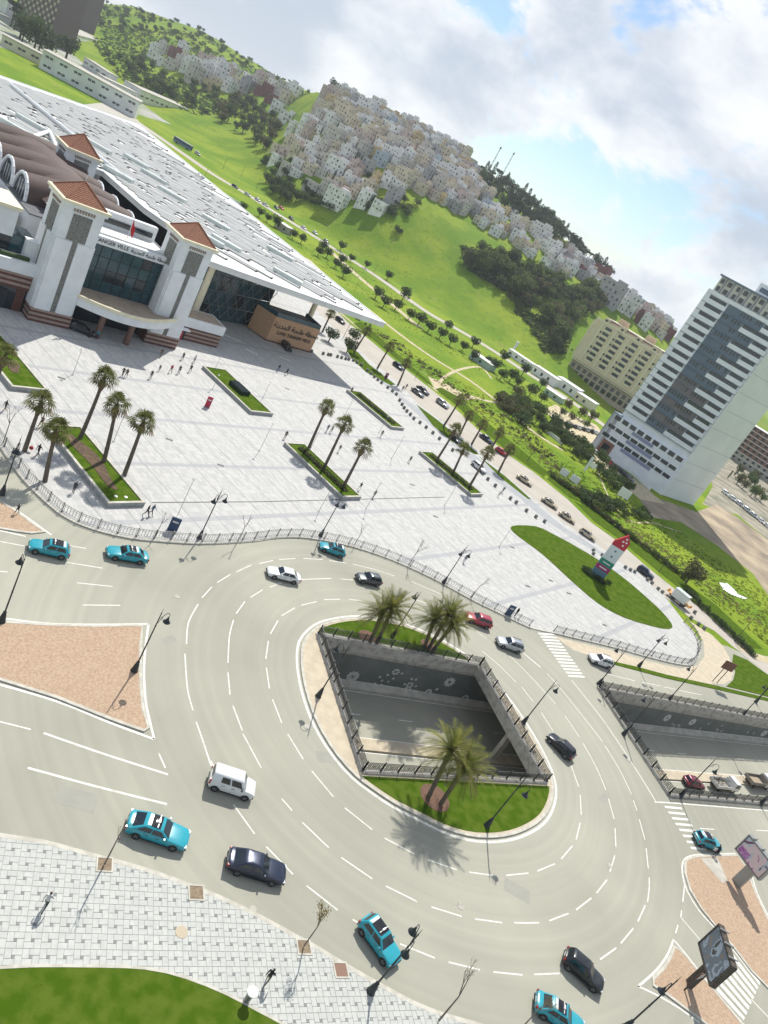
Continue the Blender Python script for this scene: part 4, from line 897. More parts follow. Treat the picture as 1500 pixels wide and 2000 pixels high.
# ================================================================ white tower block
M_tw = mat('tower_white', (0.80, 0.83, 0.87), (0.74, 0.77, 0.82), scale=0.3, rough=0.6)
M_slate = mat('slate_cladding', (0.10, 0.145, 0.20), (0.12, 0.16, 0.21), scale=0.3, rough=0.5)
M_slateb = mat('grey_brown_cladding', (0.17, 0.155, 0.16), (0.14, 0.13, 0.135), scale=0.3, rough=0.5)
M_win = mat('window_glass', (0.035, 0.045, 0.05), (0.06, 0.07, 0.075), scale=0.6, rough=0.15, spec=0.6)
M_side = mat('tower_side', (0.78, 0.80, 0.79), (0.72, 0.745, 0.735), scale=0.12, rough=0.7)
M_blue = mat('blue_grey_trim', (0.14, 0.19, 0.27), rough=0.6)
K0 = G(1290, 965); fa = R_(-64); fb = Vector((math.sin(fa), math.cos(fa), 0)); fn = Vector((-fb.y, fb.x, 0)); 
if fn.dot(-K0) < 0: fn = -fn
sa = R_(49); sbv = Vector((math.sin(sa), math.cos(sa), 0))
TW = thing('tower_block', 'tall white apartment tower with slate centre strip and blank pale side', 'tower block', (K0.x, K0.y, 0))
frz = math.atan2(fb.y, fb.x)
def fbx(par, name, mt, u0, u1, z0, z1, out=0.0, th=0.3):
    c = fb * ((u0 + u1) / 2) + fn * (out - th / 2); return MB().box((c.x, c.y, (z0 + z1) / 2), (u1 - u0, th, z1 - z0), frz).build(name, mt, par)
WD = 28.4; dep = 22.0
quad_ = [Vector((0, 0, 0)), fb * WD, fb * WD + sbv * dep, sbv * dep]
mb = MB(); mb.prism([q + (sbv - fn * 0) * 0.25 + fb * 0.0 for q in quad_], 0, 65.5); mb.build('core', M_tw, TW)
mb = MB(); q0_, q1_ = quad_[0] - fb * 0.25, quad_[3] - fb * 0.25; mb.prism([quad_[0] - fb * .3 + fn * .1, quad_[3] - fb * .3, quad_[3] + fb * .05, quad_[0] + fb * .05], 0, 66.5); sd = mb.build('side_wall', M_side, TW)
for k in range(1, 9):
    mb = MB(); a, b = quad_[0] - fb * 0.33 + sbv * 0.3, quad_[3] - fb * 0.33 - sbv * .3; mb.tube(a + Vector((0, 0, 7.2 * k)), b + Vector((0, 0, 7.2 * k)), 0.05, n=4); mb.build('panel_joint', M_blue, sd)
FZ0, FH = 18.0, 2.96
for i in range(16):
    z = FZ0 + i * FH; rr = 12.0 if i % 2 == 0 else 6.2
    fbx(TW, 'spandrel', M_tw, 19.6, WD, z, z + 1.55, 0.32); fbx(TW, 'window_strip', M_win, 20.4, 26.6, z + 1.55, z + FH - .25, 0.06)
    fbx(TW, 'floor_edge', M_blue, 0.2, WD, z - 0.14, z - 0.02, 0.42)
    fbx(TW, 'end_panel', M_tw, 26.6, WD, z + 1.55, z + FH, 0.3)
    fbx(TW, 'slate_panel', M_slateb if i in (1, 3, 5, 6) else M_slate, rr, 19.6, z, z + FH - 0.02, 0.16)
    for k in range(7):
        u = rr + 0.8 + k * 1.15
        if u + 0.8 < 19.4 and (k + i) % 7 != 3: fbx(TW, 'window', M_win, u, u + 0.7, z + 1.3, z + 2.6, 0.2, 0.1)
    fbx(TW, 'spandrel', M_tw, 0.2, rr, z, z + 1.5, 0.34); fbx(TW, 'window_strip', M_win, 1.0, rr - 0.3, z + 1.5, z + FH - 0.25, 0.08)
# podium
pb = fb
fbx(TW, 'podium', M_tw, -0.5, 31.0, 0, 15.0, 0.9, 1.6); mb = MB(); mb.prism([fb * 28 + fn * .9, fb * 31.2 + fn * .9, fb * 31.2 + sbv * 14, fb * 28 + sbv * 14], 0, 15.4); mb.build('podium_end', M_blue, TW)
for j in range(3):
    z = 5.0 + 3.6 * j
    for k in range(9):
        u = 0.8 + k * 3.3
        if j == 2: fbx(TW, 'window', M_win, u, u + 2.4, z + 1.0, z + 2.6, 1.0, 0.2)
        else: fbx(TW, 'window', M_win, u, u + 2.8, z + 1.0, z + 2.3, 1.0, 0.2)
    fbx(TW, 'slate_panel', mat('lilac_cladding', (0.26, 0.28, 0.42), rough=0.6), 8 + 2 * j, 21, z - .4, z + 0.8, 1.05, 0.2)
fbx(TW, 'entrance', mat('brown_entrance', (0.22, 0.10, 0.06), rough=0.7), 23.5, 28.5, 0, 5.2, 1.1, 0.3); fbx(TW, 'door', M_gdark, 24.6, 27.4, 0, 4.0, 1.2, 0.2)
# crown
mb = MB(); mb.prism([quad_[0] + fb * .5 + sbv * .8, fb * (WD - .8) + sbv * .8, fb * (WD - .8) + sbv * 20, fb * .5 + sbv * 20], 65.5, 72.0); cr = mb.build('crown', mat('crown_cream', (0.62, 0.60, 0.53), (0.56, 0.55, 0.49), scale=.5, rough=.8), TW)
fbx(TW, 'parapet', M_tw, 0, WD, 65.4, 66.7, 0.3, 0.5)
for k in range(9):
    u = 1.6 + 3.0 * k
    for z in (67.0, 69.6): fbx(cr, 'window', M_win, u, u + (1.5 if k % 2 else 1.1), z + .2, z + 1.7, -0.45, 0.25)
    fbx(cr, 'rib', M_blue, u - 0.75, u - 0.5, 66.4, 72.2, -0.4, 0.3)
fbx(cr, 'coping', M_blue, 0.3, WD - .4, 71.8, 72.4, -0.2, 0.8)
mb = MB(); c = fb * 12 + sbv * 8; mb.box((c.x, c.y, 74.0), (14, 8, 4), frz); pn = mb.build('penthouse', M_tw, TW)
c2 = c + fn * 4.05; mb = MB(); mb.box((c2.x, c2.y, 74.0), (12, 0.2, 1.5), frz); mb.build('window_strip', M_slate, pn)
mb = MB(); c3 = fb * 9 + sbv * 9
for dx in (-2, 2):
    p = c3 + fb * dx; mb.box((p.x, p.y, 78.0), (0.5, 0.5, 4.0), frz)
mb.box((c3.x, c3.y, 80.0), (4.5, 0.6, 0.5), frz); mb.build('roof_frame', M_blue, TW)
# ================================================================ brick block under construction beside the tower
p = G(1470, 925); CB = thing('brick_building', 'unfinished red brick apartment block with white floor slabs behind the tower', 'building', (p.x + 8, p.y + 18, 0), frz)
M_brick = mat('brick_infill', (0.26, 0.13, 0.10), (0.19, 0.10, 0.08), scale=1.2, rough=0.9)
for i in range(8):
    MB().box((0, 0, 1.5 + 3.1 * i), (46, 16, 2.75)).build('storey_wall', M_brick if i > 1 else M_conc, CB); MB().box((0, 0, 3.05 + 3.1 * i), (47, 18, 0.32)).build('floor_slab', M_white, CB)
    for k in range(11):
        for sy in (-1, 1): MB().box((-20.5 + 4.1 * k, sy * 8.02, 1.6 + 3.1 * i), (1.7, 0.15, 1.5)).build('window_opening', M_gdark, CB)
MB().box((-8, 0, 26.4), (22, 14, 3.0)).build('top_storey', M_white, CB)
# ================================================================ cream apartment block
p = GT(1111, 712); AB = thing('apartment_block', 'long cream apartment block with red brown rooftop pergolas beside green hillside', 'apartment building', (p.x, p.y, p.z - 3), math.atan2(-fb.y, -fb.x))
M_cr = mat('cream_render', (0.66, 0.57, 0.41), (0.60, 0.52, 0.37), scale=0.25, rough=0.85); M_cr2 = mat('pale_render', (0.70, 0.65, 0.50), rough=0.85)
AW, AH = 62.0, 34.0; y0 = 0.0
MB().box((AW / 2, 9, 2.5), (AW, 18, 11)).build('ground_storeys', mat('ground_render', (0.42, 0.36, 0.28), (0.34, 0.29, 0.22), scale=.6, rough=0.9), AB)
for k in range(16):
    MB().box((2.2 + 3.85 * k, -.05, 4.4), (2.2, .2, 2.2)).build('window', M_win, AB); MB().box((2.2 + 3.85 * k, -.05, 1.0), (2.6, .2, 2.6)).build('shop_opening', M_gdark, AB)
MB().box((AW / 2, -.6, 7.4), (AW + 1, 1.6, .5)).build('cornice', M_cr2, AB)
MB().box((AW / 2, 9, 20), (AW + 1.6, 19.6, 24)).build('wall', M_cr, AB); MB().box((AW / 2 + 2, 10, 33.4), (AW - 4, 15, 3.2)).build('set_back_storey', M_cr2, AB)
MB().box((-1.6, 8, 20), (2.6, 10, 21)).build('bay', M_cr2, AB)
for k in range(7):
    MB().box((4.4 + 8.6 * k, -0.9, 20.3), (0.9, 0.4, 22)).build('pilaster', M_cr2, AB)
wm = MB().box((0, 0, 0), (3.9, 0.35, 1.7)).mesh('window', M_win); wm2 = MB().box((0, 0, 0), (1.1, 0.3, 1.1)).mesh('window', M_win); bm_ = MB().box((0, 0, 0), (4.3, 0.5, 0.9)).mesh('balcony', M_cr2)
for fl_ in range(7):
    z = 11.0 + 3.05 * fl_
    for k in range(7):
        ob('window', wm, AB, (8.7 + 8.6 * k, -0.82, z + 0.6)); ob('balcony', bm_, AB, (8.7 + 8.6 * k, -1.0, z - 0.6))
        if (k * 3 + fl_) % 3: ob('window', wm2, AB, (5.6 + 8.6 * k, -0.82, z + 0.6))
    for y in (3, 8, 13): ob('window', wm2, AB, (-0.85 if y != 8 else -2.95, y, z + 0.6), R_(90))
for k in range(6):
    MB().box((5 + 10.4 * k, 1.2, 33.2), (3.2, 4.0, 3.0 + (k % 2))).build('roof_bay', M_cr, AB); MB().box((5 + 10.4 * k, -.85, 33.4), (1.4, .2, 1.2)).build('window', M_win, AB)
MB().box((AW / 2, -.8, 32.3), (AW + 1.6, .3, .9)).build('parapet', M_cr2, AB)
for k in range(5): MB().box((8 + 12 * k, 4.5, 34.2), (8.5, 5.5, 0.4)).build('pergola', mat('maroon_roof', (0.17, 0.035, 0.045), rough=0.8), AB)
for k in range(3): MB().box((10 + 18 * k, 12, 36.4), (5, 5, 3)).build('roof_hut', mat('peach_render', (0.55, 0.40, 0.27), rough=0.85), AB)
# ================================================================ hillside town
HC = [('white', (0.78, 0.78, 0.76)), ('cream', (0.62, 0.55, 0.42)), ('grey', (0.38, 0.38, 0.385)), ('pinkish', (0.58, 0.47, 0.43)), ('ochre', (0.60, 0.48, 0.27)), ('pale blue', (0.45, 0.53, 0.60)), ('off-white', (0.58, 0.55, 0.50)), ('red brown', (0.22, 0.085, 0.075))]
HM = [mat('house_' + n.replace(' ', '_').replace('-', '_'), c, tuple(x * 0.82 for x in c), scale=0.35, rough=0.9, rand=0.10) for n, c in HC]
M_hwin = mat('house_window', (0.09, 0.09, 0.095), rough=0.4)
def house_proto(w_, d_, st, v):
    h = 3.0 * st; b, wn = MB(), MB()
    b.box((0, 0, h / 2 - 3), (w_, d_, h + 6)); 
    for sx, sy, lx, ly in ((0, -1, w_, 0.25), (0, 1, w_, 0.25), (-1, 0, 0.25, d_ - .5), (1, 0, 0.25, d_ - .5)): b.box((sx * (w_ / 2 - .12), sy * (d_ / 2 - .12), h + 0.45), (lx, ly, 0.9))
    if v % 3 != 2: b.box(((-1) ** v * w_ * 0.22, d_ * 0.15, h + 1.3), (w_ * 0.4, d_ * 0.42, 2.6))
    if v % 2: b.box((0, -d_ / 2 - 0.4, h * 0.55), (w_ * 0.6, 0.8, h * 0.55))
    for f in range(st):
        z = 3.0 * f + 1.6
        for side in range(4):
            ln_ = w_ if side < 2 else d_; n = max(2, int(ln_ / 3.0))
            for k in range(n):
                if (k * 7 + f * 3 + side * 5 + v) % 4 == 0: continue
                a = (k + .5) * ln_ / n - ln_ / 2; yo = -d_ / 2 - (0.82 if v % 2 and abs(a) < w_ * 0.3 and h * 0.28 < z < h * 0.82 else 0.0)
                ww, hh_ = (0.9, 1.1) if (k + f + v) % 3 else (1.2, 1.7)
                if side == 0: wn.box((a, yo, z), (ww, 0.1, hh_))
                elif side == 1: wn.box((a, d_ / 2, z), (ww, 0.1, hh_))
                elif side == 2: wn.box((-w_ / 2, a, z), (0.1, ww, hh_))
                else: wn.box((w_ / 2, a, z), (0.1, ww, hh_))
    wn.box((0, 0, h + .02), (w_ - .6, d_ - .6, .06), mi=1)
    if v % 3 == 0: wn.box((w_ * .1, -d_ / 2 - .5, 2.6), (w_ * .5, 1.0, .1), mi=1)
    for k in range(3): wn.box((w_ * (-.3 + .3 * k), d_ * (-.2 + .13 * k), h + .5), (.7, .7, .9), mi=2)
    return b.mesh('house', HM[0]), wn.mesh('windows', [M_hwin, mat('roof_floor', (.24, .13, .11), (.34, .31, .28), scale=.08, rough=.9), M_white]), h
PROT = [house_proto(w_, d_, s, i) for i, (w_, d_, s) in enumerate([(9, 8, 2), (9, 9, 3), (10, 9, 2), (8, 9, 3), (11, 9, 3), (8, 8, 2), (13, 9, 2), (9, 9, 4), (11, 8, 2), (8, 8, 3), (15, 10, 4), (9, 10, 2)])]
hrz = math.atan2(HA.y, HA.x)
SPOTS = []
def place_house(p, k, ci, where, rz=None, sc_=1.0):
    me, wm_, h = PROT[k]; o = ob('house', me, None, (p.x, p.y, p.z), (hrz if rz is None else rz)); o.scale = (sc_, sc_, sc_)
    o.material_slots[0].link = 'OBJECT'; o.material_slots[0].material = HM[ci]
    st = int(h / 3 + .5); sw = ('', '', 'two', 'three', 'four', 'five')[st]
    if where.startswith('packed'):
        sl = 'low' if p.z < 32 else ('midway' if p.z < 56 else 'high'); sd_ = 'over green field' if (p.x * HA.x + p.y * HA.y) / (p.x * HG.x + p.y * HG.y) > -0.47 else 'near wooded dip'
        where = f'{sl} in dense town {sd_}'
    ft = ('with roof hut', 'with hut and bay', 'with bare terrace', 'with bay', 'with tall hut', 'with plain bay')[k % 6]
    lb = f'{HC[ci][0]} {sw} storey house {ft} {where}'
    tag(o, lb, 'house', lb + 's' if False else lb[:60]); tag(ob('windows', wm_, o), kind='stuff'); SPOTS.append((p.x, p.y)); return o
T1 = [(528, 305), (556, 265), (600, 243), (640, 185), (700, 190), (780, 232), (850, 270), (900, 305), (945, 350), (935, 395), (905, 420), (870, 412), (830, 382), (800, 385), (770, 400), (740, 412), (690, 412), (640, 402), (590, 372), (545, 325)]
T2 = [(850, 325), (930, 372), (1000, 424), (1050, 458), (1100, 493), (1160, 537), (1210, 577), (1300, 640), (1325, 655), (1290, 658), (1230, 625), (1190, 593), (1130, 548), (1090, 537), (1050, 510), (990, 474), (920, 434), (840, 388)]
T3 = [(285, 100), (330, 88), (420, 133), (500, 153), (570, 188), (590, 240), (550, 250), (540, 225), (520, 205), (470, 192), (420, 182), (380, 167), (330, 142), (290, 127)]
rnd = random.Random(11); HL = []
def seen(p, tol=10.0):
    q = GT(*PX(Vector((p.x, p.y, p.z + 0.5)))); return q is None or (q - p).length < tol or (EYE - q).length > (EYE - p).length - tol
for (poly, where, da, dc, amin) in ((T1, 'packed into the dense hillside town', 8.6, 8.8, -470), (T2, 'in row above green field', 9.0, 8.6, -330), (T3, 'in distant cluster below wooded hill', 17.0, 18.0, -900)):
    a = amin
    while a < 60:
        c = 400.0
        while c < 980:
            aa, cc = a + rnd.uniform(-2, 2) + (da / 2 if int(c / dc) % 2 else 0), c + rnd.uniform(-1.5, 1.5); v = HA * aa + HG * cc; p = Vector((v.x, v.y, terrain(v.x, v.y)))
            if inpoly(PX(p), poly) and seen(p) and rnd.random() < (0.88 if where.startswith('packed') else 0.92):
                lane = abs(noise.noise(Vector((p.x * .02, p.y * .02, 9.1))))
                if lane > .035: HL.append(((p - EYE).length, p, rnd.randrange(len(PROT)), rnd.choices(range(8), (38, 20, 6, 10, 4, 2, 20, 3))[0], where, hrz + rnd.gauss(0, 0.25), rnd.uniform(0.64, 0.9) * (1.5 if 'distant' in where else 1.0)))
            c += dc
        a += da
HL.sort(key=lambda t: t[0]); far_h = {}
for i, (dd, p, k, ci, where, rz, s_c) in enumerate(HL):
    if i < 296: place_house(p, k, ci, where, rz, s_c)
    else:
        mb, wn_ = far_h.setdefault('w', (MB(), MB())); co, si = math.cos(rz) * s_c, math.sin(rz) * s_c; me, wm_, h = PROT[k]
        for src, dst, mi in ((me, mb, ci), (wm_, wn_, 0)): dst.add([(p.x + v.co.x * co - v.co.y * si, p.y + v.co.x * si + v.co.y * co, p.z + v.co.z * s_c) for v in src.vertices], [tuple(f.vertices) for f in src.polygons], mi)
if far_h:
    o = far_h['w'][0].build('distant_houses', HM); tag(o, 'farthest small houses massed along the upper slopes of the town', 'houses', kind='stuff'); tag(far_h['w'][1].build('windows', M_hwin, o), kind='stuff')
print('houses', len(HL))
# larger grey and white blocks at the end of the hill row
for px, k, ci, s, where in (((1180, 590), 10, 2, 1.25, 'below the ridge by the thicket'), ((1222, 612), 7, 0, 1.1, 'with many windows behind the cream apartment block'), ((1255, 640), 3, 0, 1.0, 'behind the cream apartment block'), ((1300, 662), 1, 7, 0.9, 'peeking out beside the tower')):
    p = GT(*px)
    if p: place_house(p, k, ci, where, None, s)
# ================================================================ white works buildings behind the station
M_sheet = mat('works_white', (0.76, 0.78, 0.76), (0.64, 0.66, 0.65), scale=0.15, rough=0.85)
def works(pa, pb, depth, h, label, rows=1, mt=None):
    a, b = G(*pa), G(*pb); d = b - a; o = thing('works_building', label, 'building', (a.x, a.y, 0), math.atan2(d.y, d.x)); L_ = d.length
    MB().box((L_ / 2, depth / 2, h / 2), (L_, depth, h)).build('wall', mt or M_sheet, o); MB().box((L_ / 2, depth / 2, h + 0.25), (L_ + .8, depth + .8, 0.5)).build('roof', M_conc, o)
    n = int(L_ / 7)
    for r_ in range(rows):
        for k in range(n):
            for dx in (-1.1, 1.1): MB().box(((k + .5) * L_ / n + dx, -0.03, h * (r_ + .55) / rows), (1.8, 0.12, 1.2)).build('window', M_hwin, o)
    return o
works((75, 132), (262, 232), 16, 9.5, 'long white two storey works building with paired windows behind the station', 2)
works((268, 198), (400, 250), 14, 8.0, 'white stepped warehouse wall next to the lane and green field', 1)
works((130, 88), (225, 108), 20, 10.0, 'white factory shed under the brown tower block', 1)
works((10, 28), (128, 88), 20, 10.0, 'white factory shed left of the wooded slope', 1)
works((285, 172), (345, 205), 10, 6.0, 'short white shed on the slope beside the stepped warehouse', 1)
works((160, 128), (205, 158), 9, 6.0, 'white workshop among dark pines', 1)
works((200, 168), (265, 198), 9, 5.0, 'low white annex between works buildings', 1)
works((0, 88), (78, 128), 10, 5.5, 'low pale storage sheds behind dark trees', 1, M_cr2)
for px, w_, lab in (((60, 62), 60, 'brown high rise block with rows of cream balconies'), ((138, 70), 16, 'narrow brown high rise wing above the factory sheds')):
    p = G(*px); o = thing('high_rise', lab, 'building', (p.x, p.y + 14, 0), hrz - .25)
    mb = MB().box((0, 0, 30), (w_, 20, 60)); mb.build('wall', mat('brown_cladding', (0.15, 0.12, 0.11), rough=0.8), o)
    for f in range(19):
        for k in range(int(w_ / 4)): MB().box((-w_ / 2 + 2 + 4 * k, -10.05, 2 + 3.1 * f), (2.2, 0.3, 1.7)).build('window', M_cr if (k + f) % 2 else M_win, o)
sheet('yard', GS([(0, 92), (60, 108), (262, 222), (400, 262), (330, 222), (262, 190), (190, 128), (240, 120), (228, 105), (130, 88), (20, 22), (-60, 10)]), 0.03, mat('pale_yard', (.36, .36, .33), (.24, .27, .16), scale=.05, rough=.95))
lot = sheet('yard', GS([(158, 205), (205, 200), (270, 235), (275, 250), (200, 240)]), 0.05, M_conc)
# small white sheds by the far road
for px, dim, lab, mt in (((1022, 712), (20, 5, 3.0), 'long white shed with flat roof along the far road', M_white), ((1062, 742), (14, 6, 4.0), 'white roadside building with green glass end', M_white), ((1000, 688), (1.2, 1.2, 6.0), 'tall white pillar beside far road shed', M_white), ((940, 712), (11, 6, 2.6), 'pale green flat roofed shed among round trees', mat('pale_green', (0.36, 0.46, 0.42), rough=.7)), ((1080, 778), (9, 5, 2.4), 'pale blue grey shed among orange grove trees', mat('pale_green', (0.36, 0.46, 0.42))), ((553, 452), (7, 5, 3.0), 'small grey shed between round trees by the canopy', M_conc), ((1105, 765), (13, 8, 4.5), 'white stepped building in front of the cream apartments', M_white), ((1140, 790), (11, 7, 3.6), 'pale low building beside dirt lot and cream apartments', M_cr2)):
    p = GT(*px); o = thing('shed', lab, 'shed', (p.x, p.y, p.z), hrz - 0.2)
    MB().box((0, 0, dim[2] / 2), dim).build('wall', mt, o); MB().box((0, 0, dim[2] + .12), (dim[0] + .5, dim[1] + .5, 0.24)).build('roof', M_roofw, o)
    if dim[0] > 2:
        for k in range(max(2, int(dim[0] / 4))): MB().box((-dim[0] / 2 + 1.6 + 4 * k, -dim[1] / 2, dim[2] * .5), (1.2, 0.1, dim[2] * .4)).build('window', M_win, o)
# masts on the ridge
def mast(px, h, lab):
    p = GT(*px) 
    if p is None: return
    o = thing('radio_mast', lab, 'mast', (p.x, p.y, p.z)); mb = MB()
    for sx, sy in ((-1, -1), (1, -1), (0, 1)): mb.tube((sx * .9, sy * .9, -1), (sx * .25, sy * .25, h), 0.12, 0.09, 4)
    mb.build('leg_frame', M_railg, o); mb = MB(); n = int(h / 3)
    for k in range(n):
        f0, f1 = k / n, (k + 1) / n; r0, r1 = .9 - .65 * f0, .9 - .65 * f1
        c0 = [(-r0, -r0, h * f0), (r0, -r0, h * f0), (0, r0, h * f0)]; c1 = [(-r1, -r1, h * f1), (r1, -r1, h * f1), (0, r1, h * f1)]
        for i in range(3): mb.tube(c0[i], c1[(i + 1) % 3], 0.06, n=3)
    mb.build('bracing', M_railg, o); mb = MB(); mb.lathe([(0.7, 0), (0.9, .6), (0.5, 1.4), (0.05, 2.0)], 8, (0, 0, h)); mb.build('antenna', M_railg, o)
mast((998, 372), 46, 'tallest lattice radio mast on the wooded ridge'); mast((948, 345), 24, 'shorter lattice radio mast on the wooded ridge'); mast((972, 358), 26, 'thin lattice mast between ridge trees'); mast((1243, 585), 16, 'slim mast rising over white houses near the tower')
# ================================================================ vegetation
def leaf_mat(name, c1, c2, scale=0.5, rand=0.12, tr=0.3):
    mt = mat(name, c1, c2, scale=scale, rough=0.75, rand=rand, spec=0.25, coord='obj'); nt = mt.node_tree; N = nt.nodes; L = nt.links
    bs = N['Principled BSDF']; out = N['Material Output']; t = N.new('ShaderNodeBsdfTranslucent'); mx = N.new('ShaderNodeMixShader'); mx.inputs[0].default_value = tr
    src = bs.inputs['Base Color'].links[0].from_socket; L.new(src, t.inputs[0]); L.new(bs.outputs[0], mx.inputs[1]); L.new(t.outputs[0], mx.inputs[2]); L.new(mx.outputs[0], out.inputs[0]); return mt
M_frond = leaf_mat('palm_frond', (0.11, 0.13, 0.035), (0.22, 0.225, 0.075), 0.8, tr=.4)
M_datef = leaf_mat('date_frond', (0.14, 0.17, 0.035), (0.29, 0.28, 0.075), 0.7, tr=.45)
M_dry = mat('dry_frond', (0.22, 0.16, 0.085), (0.14, 0.10, 0.05), scale=3, rough=0.95, coord='obj')
M_bark = mat('palm_bark', (0.10, 0.08, 0.06), (0.16, 0.13, 0.10), scale=5, rough=0.95, bump=1.0, bscale=14, coord='obj')
M_barkd = mat('bark', (0.06, 0.05, 0.04), (0.10, 0.085, 0.07), scale=5, rough=0.95, bump=0.6, coord='obj')
M_twig = mat('grey_twig', (0.20, 0.17, 0.14), (0.14, 0.12, 0.10), scale=6, rough=0.9, coord='obj')
M_lf = [leaf_mat('foliage_dark', (0.048, 0.080, 0.028), (0.085, 0.125, 0.04)), leaf_mat('foliage_mid', (0.075, 0.12, 0.03), (0.125, 0.175, 0.045)), leaf_mat('foliage_olive', (0.10, 0.105, 0.042), (0.16, 0.15, 0.065)), leaf_mat('foliage_pine', (0.033, 0.056, 0.03), (0.058, 0.085, 0.042)), leaf_mat('foliage_autumn', (0.16, 0.12, 0.03), (0.22, 0.17, 0.05))]
def fan_palm(seed, H_=7.4):
    r = random.Random(seed); tr, cr, sk = MB(), MB(), MB(); pts = []; rs = []
    for k in range(9):
        t = k / 8; pts.append((0.18 * math.sin(t * 2 + seed), 0.15 * math.sin(t * 1.7 + seed * 2), H_ * t)); rs.append(0.30 - 0.11 * t if t < .85 else 0.26)
    tr.path(pts, rs, 9); top = Vector(pts[-1])
    for i in range(40):
        az = i * 2.399 + r.uniform(-.3, .3); el = R_(84 - 122 * (i / 40) + r.uniform(-12, 12)); d = Vector((math.cos(az) * math.cos(el), math.sin(az) * math.cos(el), math.sin(el)))
        pl = r.uniform(0.8, 1.3); b = top + d * pl - Vector((0, 0, .12 * pl * (1 - d.z))); tgt = sk if i > 33 else cr
        side = d.cross(Vector((0, 0, 1)))
        if side.length < .1: side = Vector((1, 0, 0))
        side.normalize(); up = side.cross(d).normalized(); tgt.tube(top, b, 0.025, n=3)
        R0 = r.uniform(0.8, 1.15); nb = 9
        for k in range(nb):
            a = R_(-100 + 200 * k / (nb - 1)); dd = d * math.cos(a) + side * math.sin(a); e = b + dd * R0 - Vector((0, 0, 0.26 + .16 * abs(math.sin(a)))) + up * r.uniform(-.06, .06)
            q = (side * math.cos(a) - d * math.sin(a)) * 0.075; mid = b + dd * R0 * .6 + up * .03
            tgt.add([b, mid - q, e, mid + q], [(0, 1, 2, 3)])
    for i in range(16):
        az = i * 2.4; sk.add([top + Vector((0.22 * math.cos(az), .22 * math.sin(az), -.1)), top + Vector((.5 * math.cos(az + .3), .5 * math.sin(az + .3), -.8)), top + Vector((.3 * math.cos(az), .3 * math.sin(az), -1.4 - r.random() * .5)), top + Vector((.5 * math.cos(az - .3), .5 * math.sin(az - .3), -.8))], [(0, 1, 2, 3)])
    return tr.mesh('trunk', M_bark, 1.0), cr.mesh('crown', M_frond), sk.mesh('dry_skirt', M_dry), H_
def date_palm(seed, H_=5.6):
    r = random.Random(seed); tr, cr, sk = MB(), MB(), MB(); pts = []; rs = []
    for k in range(12):
        t = k / 11; pts.append((0, 0, H_ * t)); rs.append((0.26 if k % 2 else 0.22) + 0.05 * (t > .8))
    tr.path(pts, rs, 8); top = Vector(pts[-1])
    for i in range(54):
        az = i * 2.399 + r.uniform(-.15, .15); f = i / 54; el = R_(80 - 100 * f + r.uniform(-6, 6)); L_ = r.uniform(3.0, 3.9) * (0.85 if f < .15 else 1)
        d = Vector((math.cos(az) * math.cos(el), math.sin(az) * math.cos(el), math.sin(el))); P = [top.copy()]; v = d.copy(); n = 9
        for k in range(n): v = (v + Vector((0, 0, -0.085 - 0.03 * f))).normalized(); P.append(P[-1] + v * L_ / n)
        tgt = sk if i > 50 else cr
        for k in range(n): tgt.tube(P[k], P[k + 1], 0.03 * (1 - k / n) + .006, 0.03 * (1 - (k + 1) / n) + .006, 3, cap=False)
        for k in range(1, n):
            for h2 in (0, .5):
                b = P[k].lerp(P[k + 1], h2); t = (P[k + 1] - P[k]).normalized(); sd = t.cross(Vector((0, 0, 1)))
                if sd.length < .05: sd = Vector((math.sin(az), -math.cos(az), 0))
                sd.normalize(); up = sd.cross(t); ll = 0.7 * math.sin(math.pi * (0.15 + 0.8 * (k + h2) / n)) + .1
                for s in (-1, 1):
                    e = b + (t * .75 + sd * s * .8 + up * .3).normalized() * ll - Vector((0, 0, .05)); w2 = t * 0.05
                    tgt.add([b - w2, b + w2, e], [(0, 1, 2)])
    return tr.mesh('trunk', M_bark, 1.0), cr.mesh('crown', M_datef), sk.mesh('dry_frond', M_dry), H_
FAN = [fan_palm(s) for s in (1, 2, 3)]; DATE = [date_palm(s) for s in (4, 5)]
def fit_height(b, t):
    B = G(*b, 0.13); best = (1e9, 5)
    for k in range(30, 160):
        h = k * 0.1; q = PX(B + Vector((0, 0, h))); best = min(best, (math.hypot(q[0] - t[0], q[1] - t[1]), h))
    return B, best[1]
def put_palm(kind, b, t, label, group=None, name='palm_tree', z=0.13):
    B, h = fit_height(b, t); B.z = z; pr = (FAN if kind == 'fan' else DATE)[random.randrange(3 if kind == 'fan' else 2)]
    o = thing(name, label, 'palm tree', B, random.uniform(0, 6.28), group); s = h / pr[3]; 
    # lean towards where its crown is seen
    X = G(t[0], t[1], h); d = X - B; d.z = 0
    lean = min(d.length, 1.1) / h * 0.9; ax = Vector((-d.y, d.x, 0)).normalized() if d.length > 1e-3 else Vector((1, 0, 0))
    o.rotation_mode = 'QUATERNION'; o.rotation_quaternion = Matrix.Rotation(lean, 3, ax).to_quaternion() @ Matrix.Rotation(random.uniform(0, 6.28), 3, 'Z').to_quaternion()
    k = min(1.0, max(.75, s)) if kind == 'date' else 1.0
    ob('trunk', pr[0], o).scale = (1, 1, s)
    for nm, me in (('crown', pr[1]), ('dry_skirt', pr[2])): ob(nm, me, o, (0, 0, h - pr[3]))
    return o
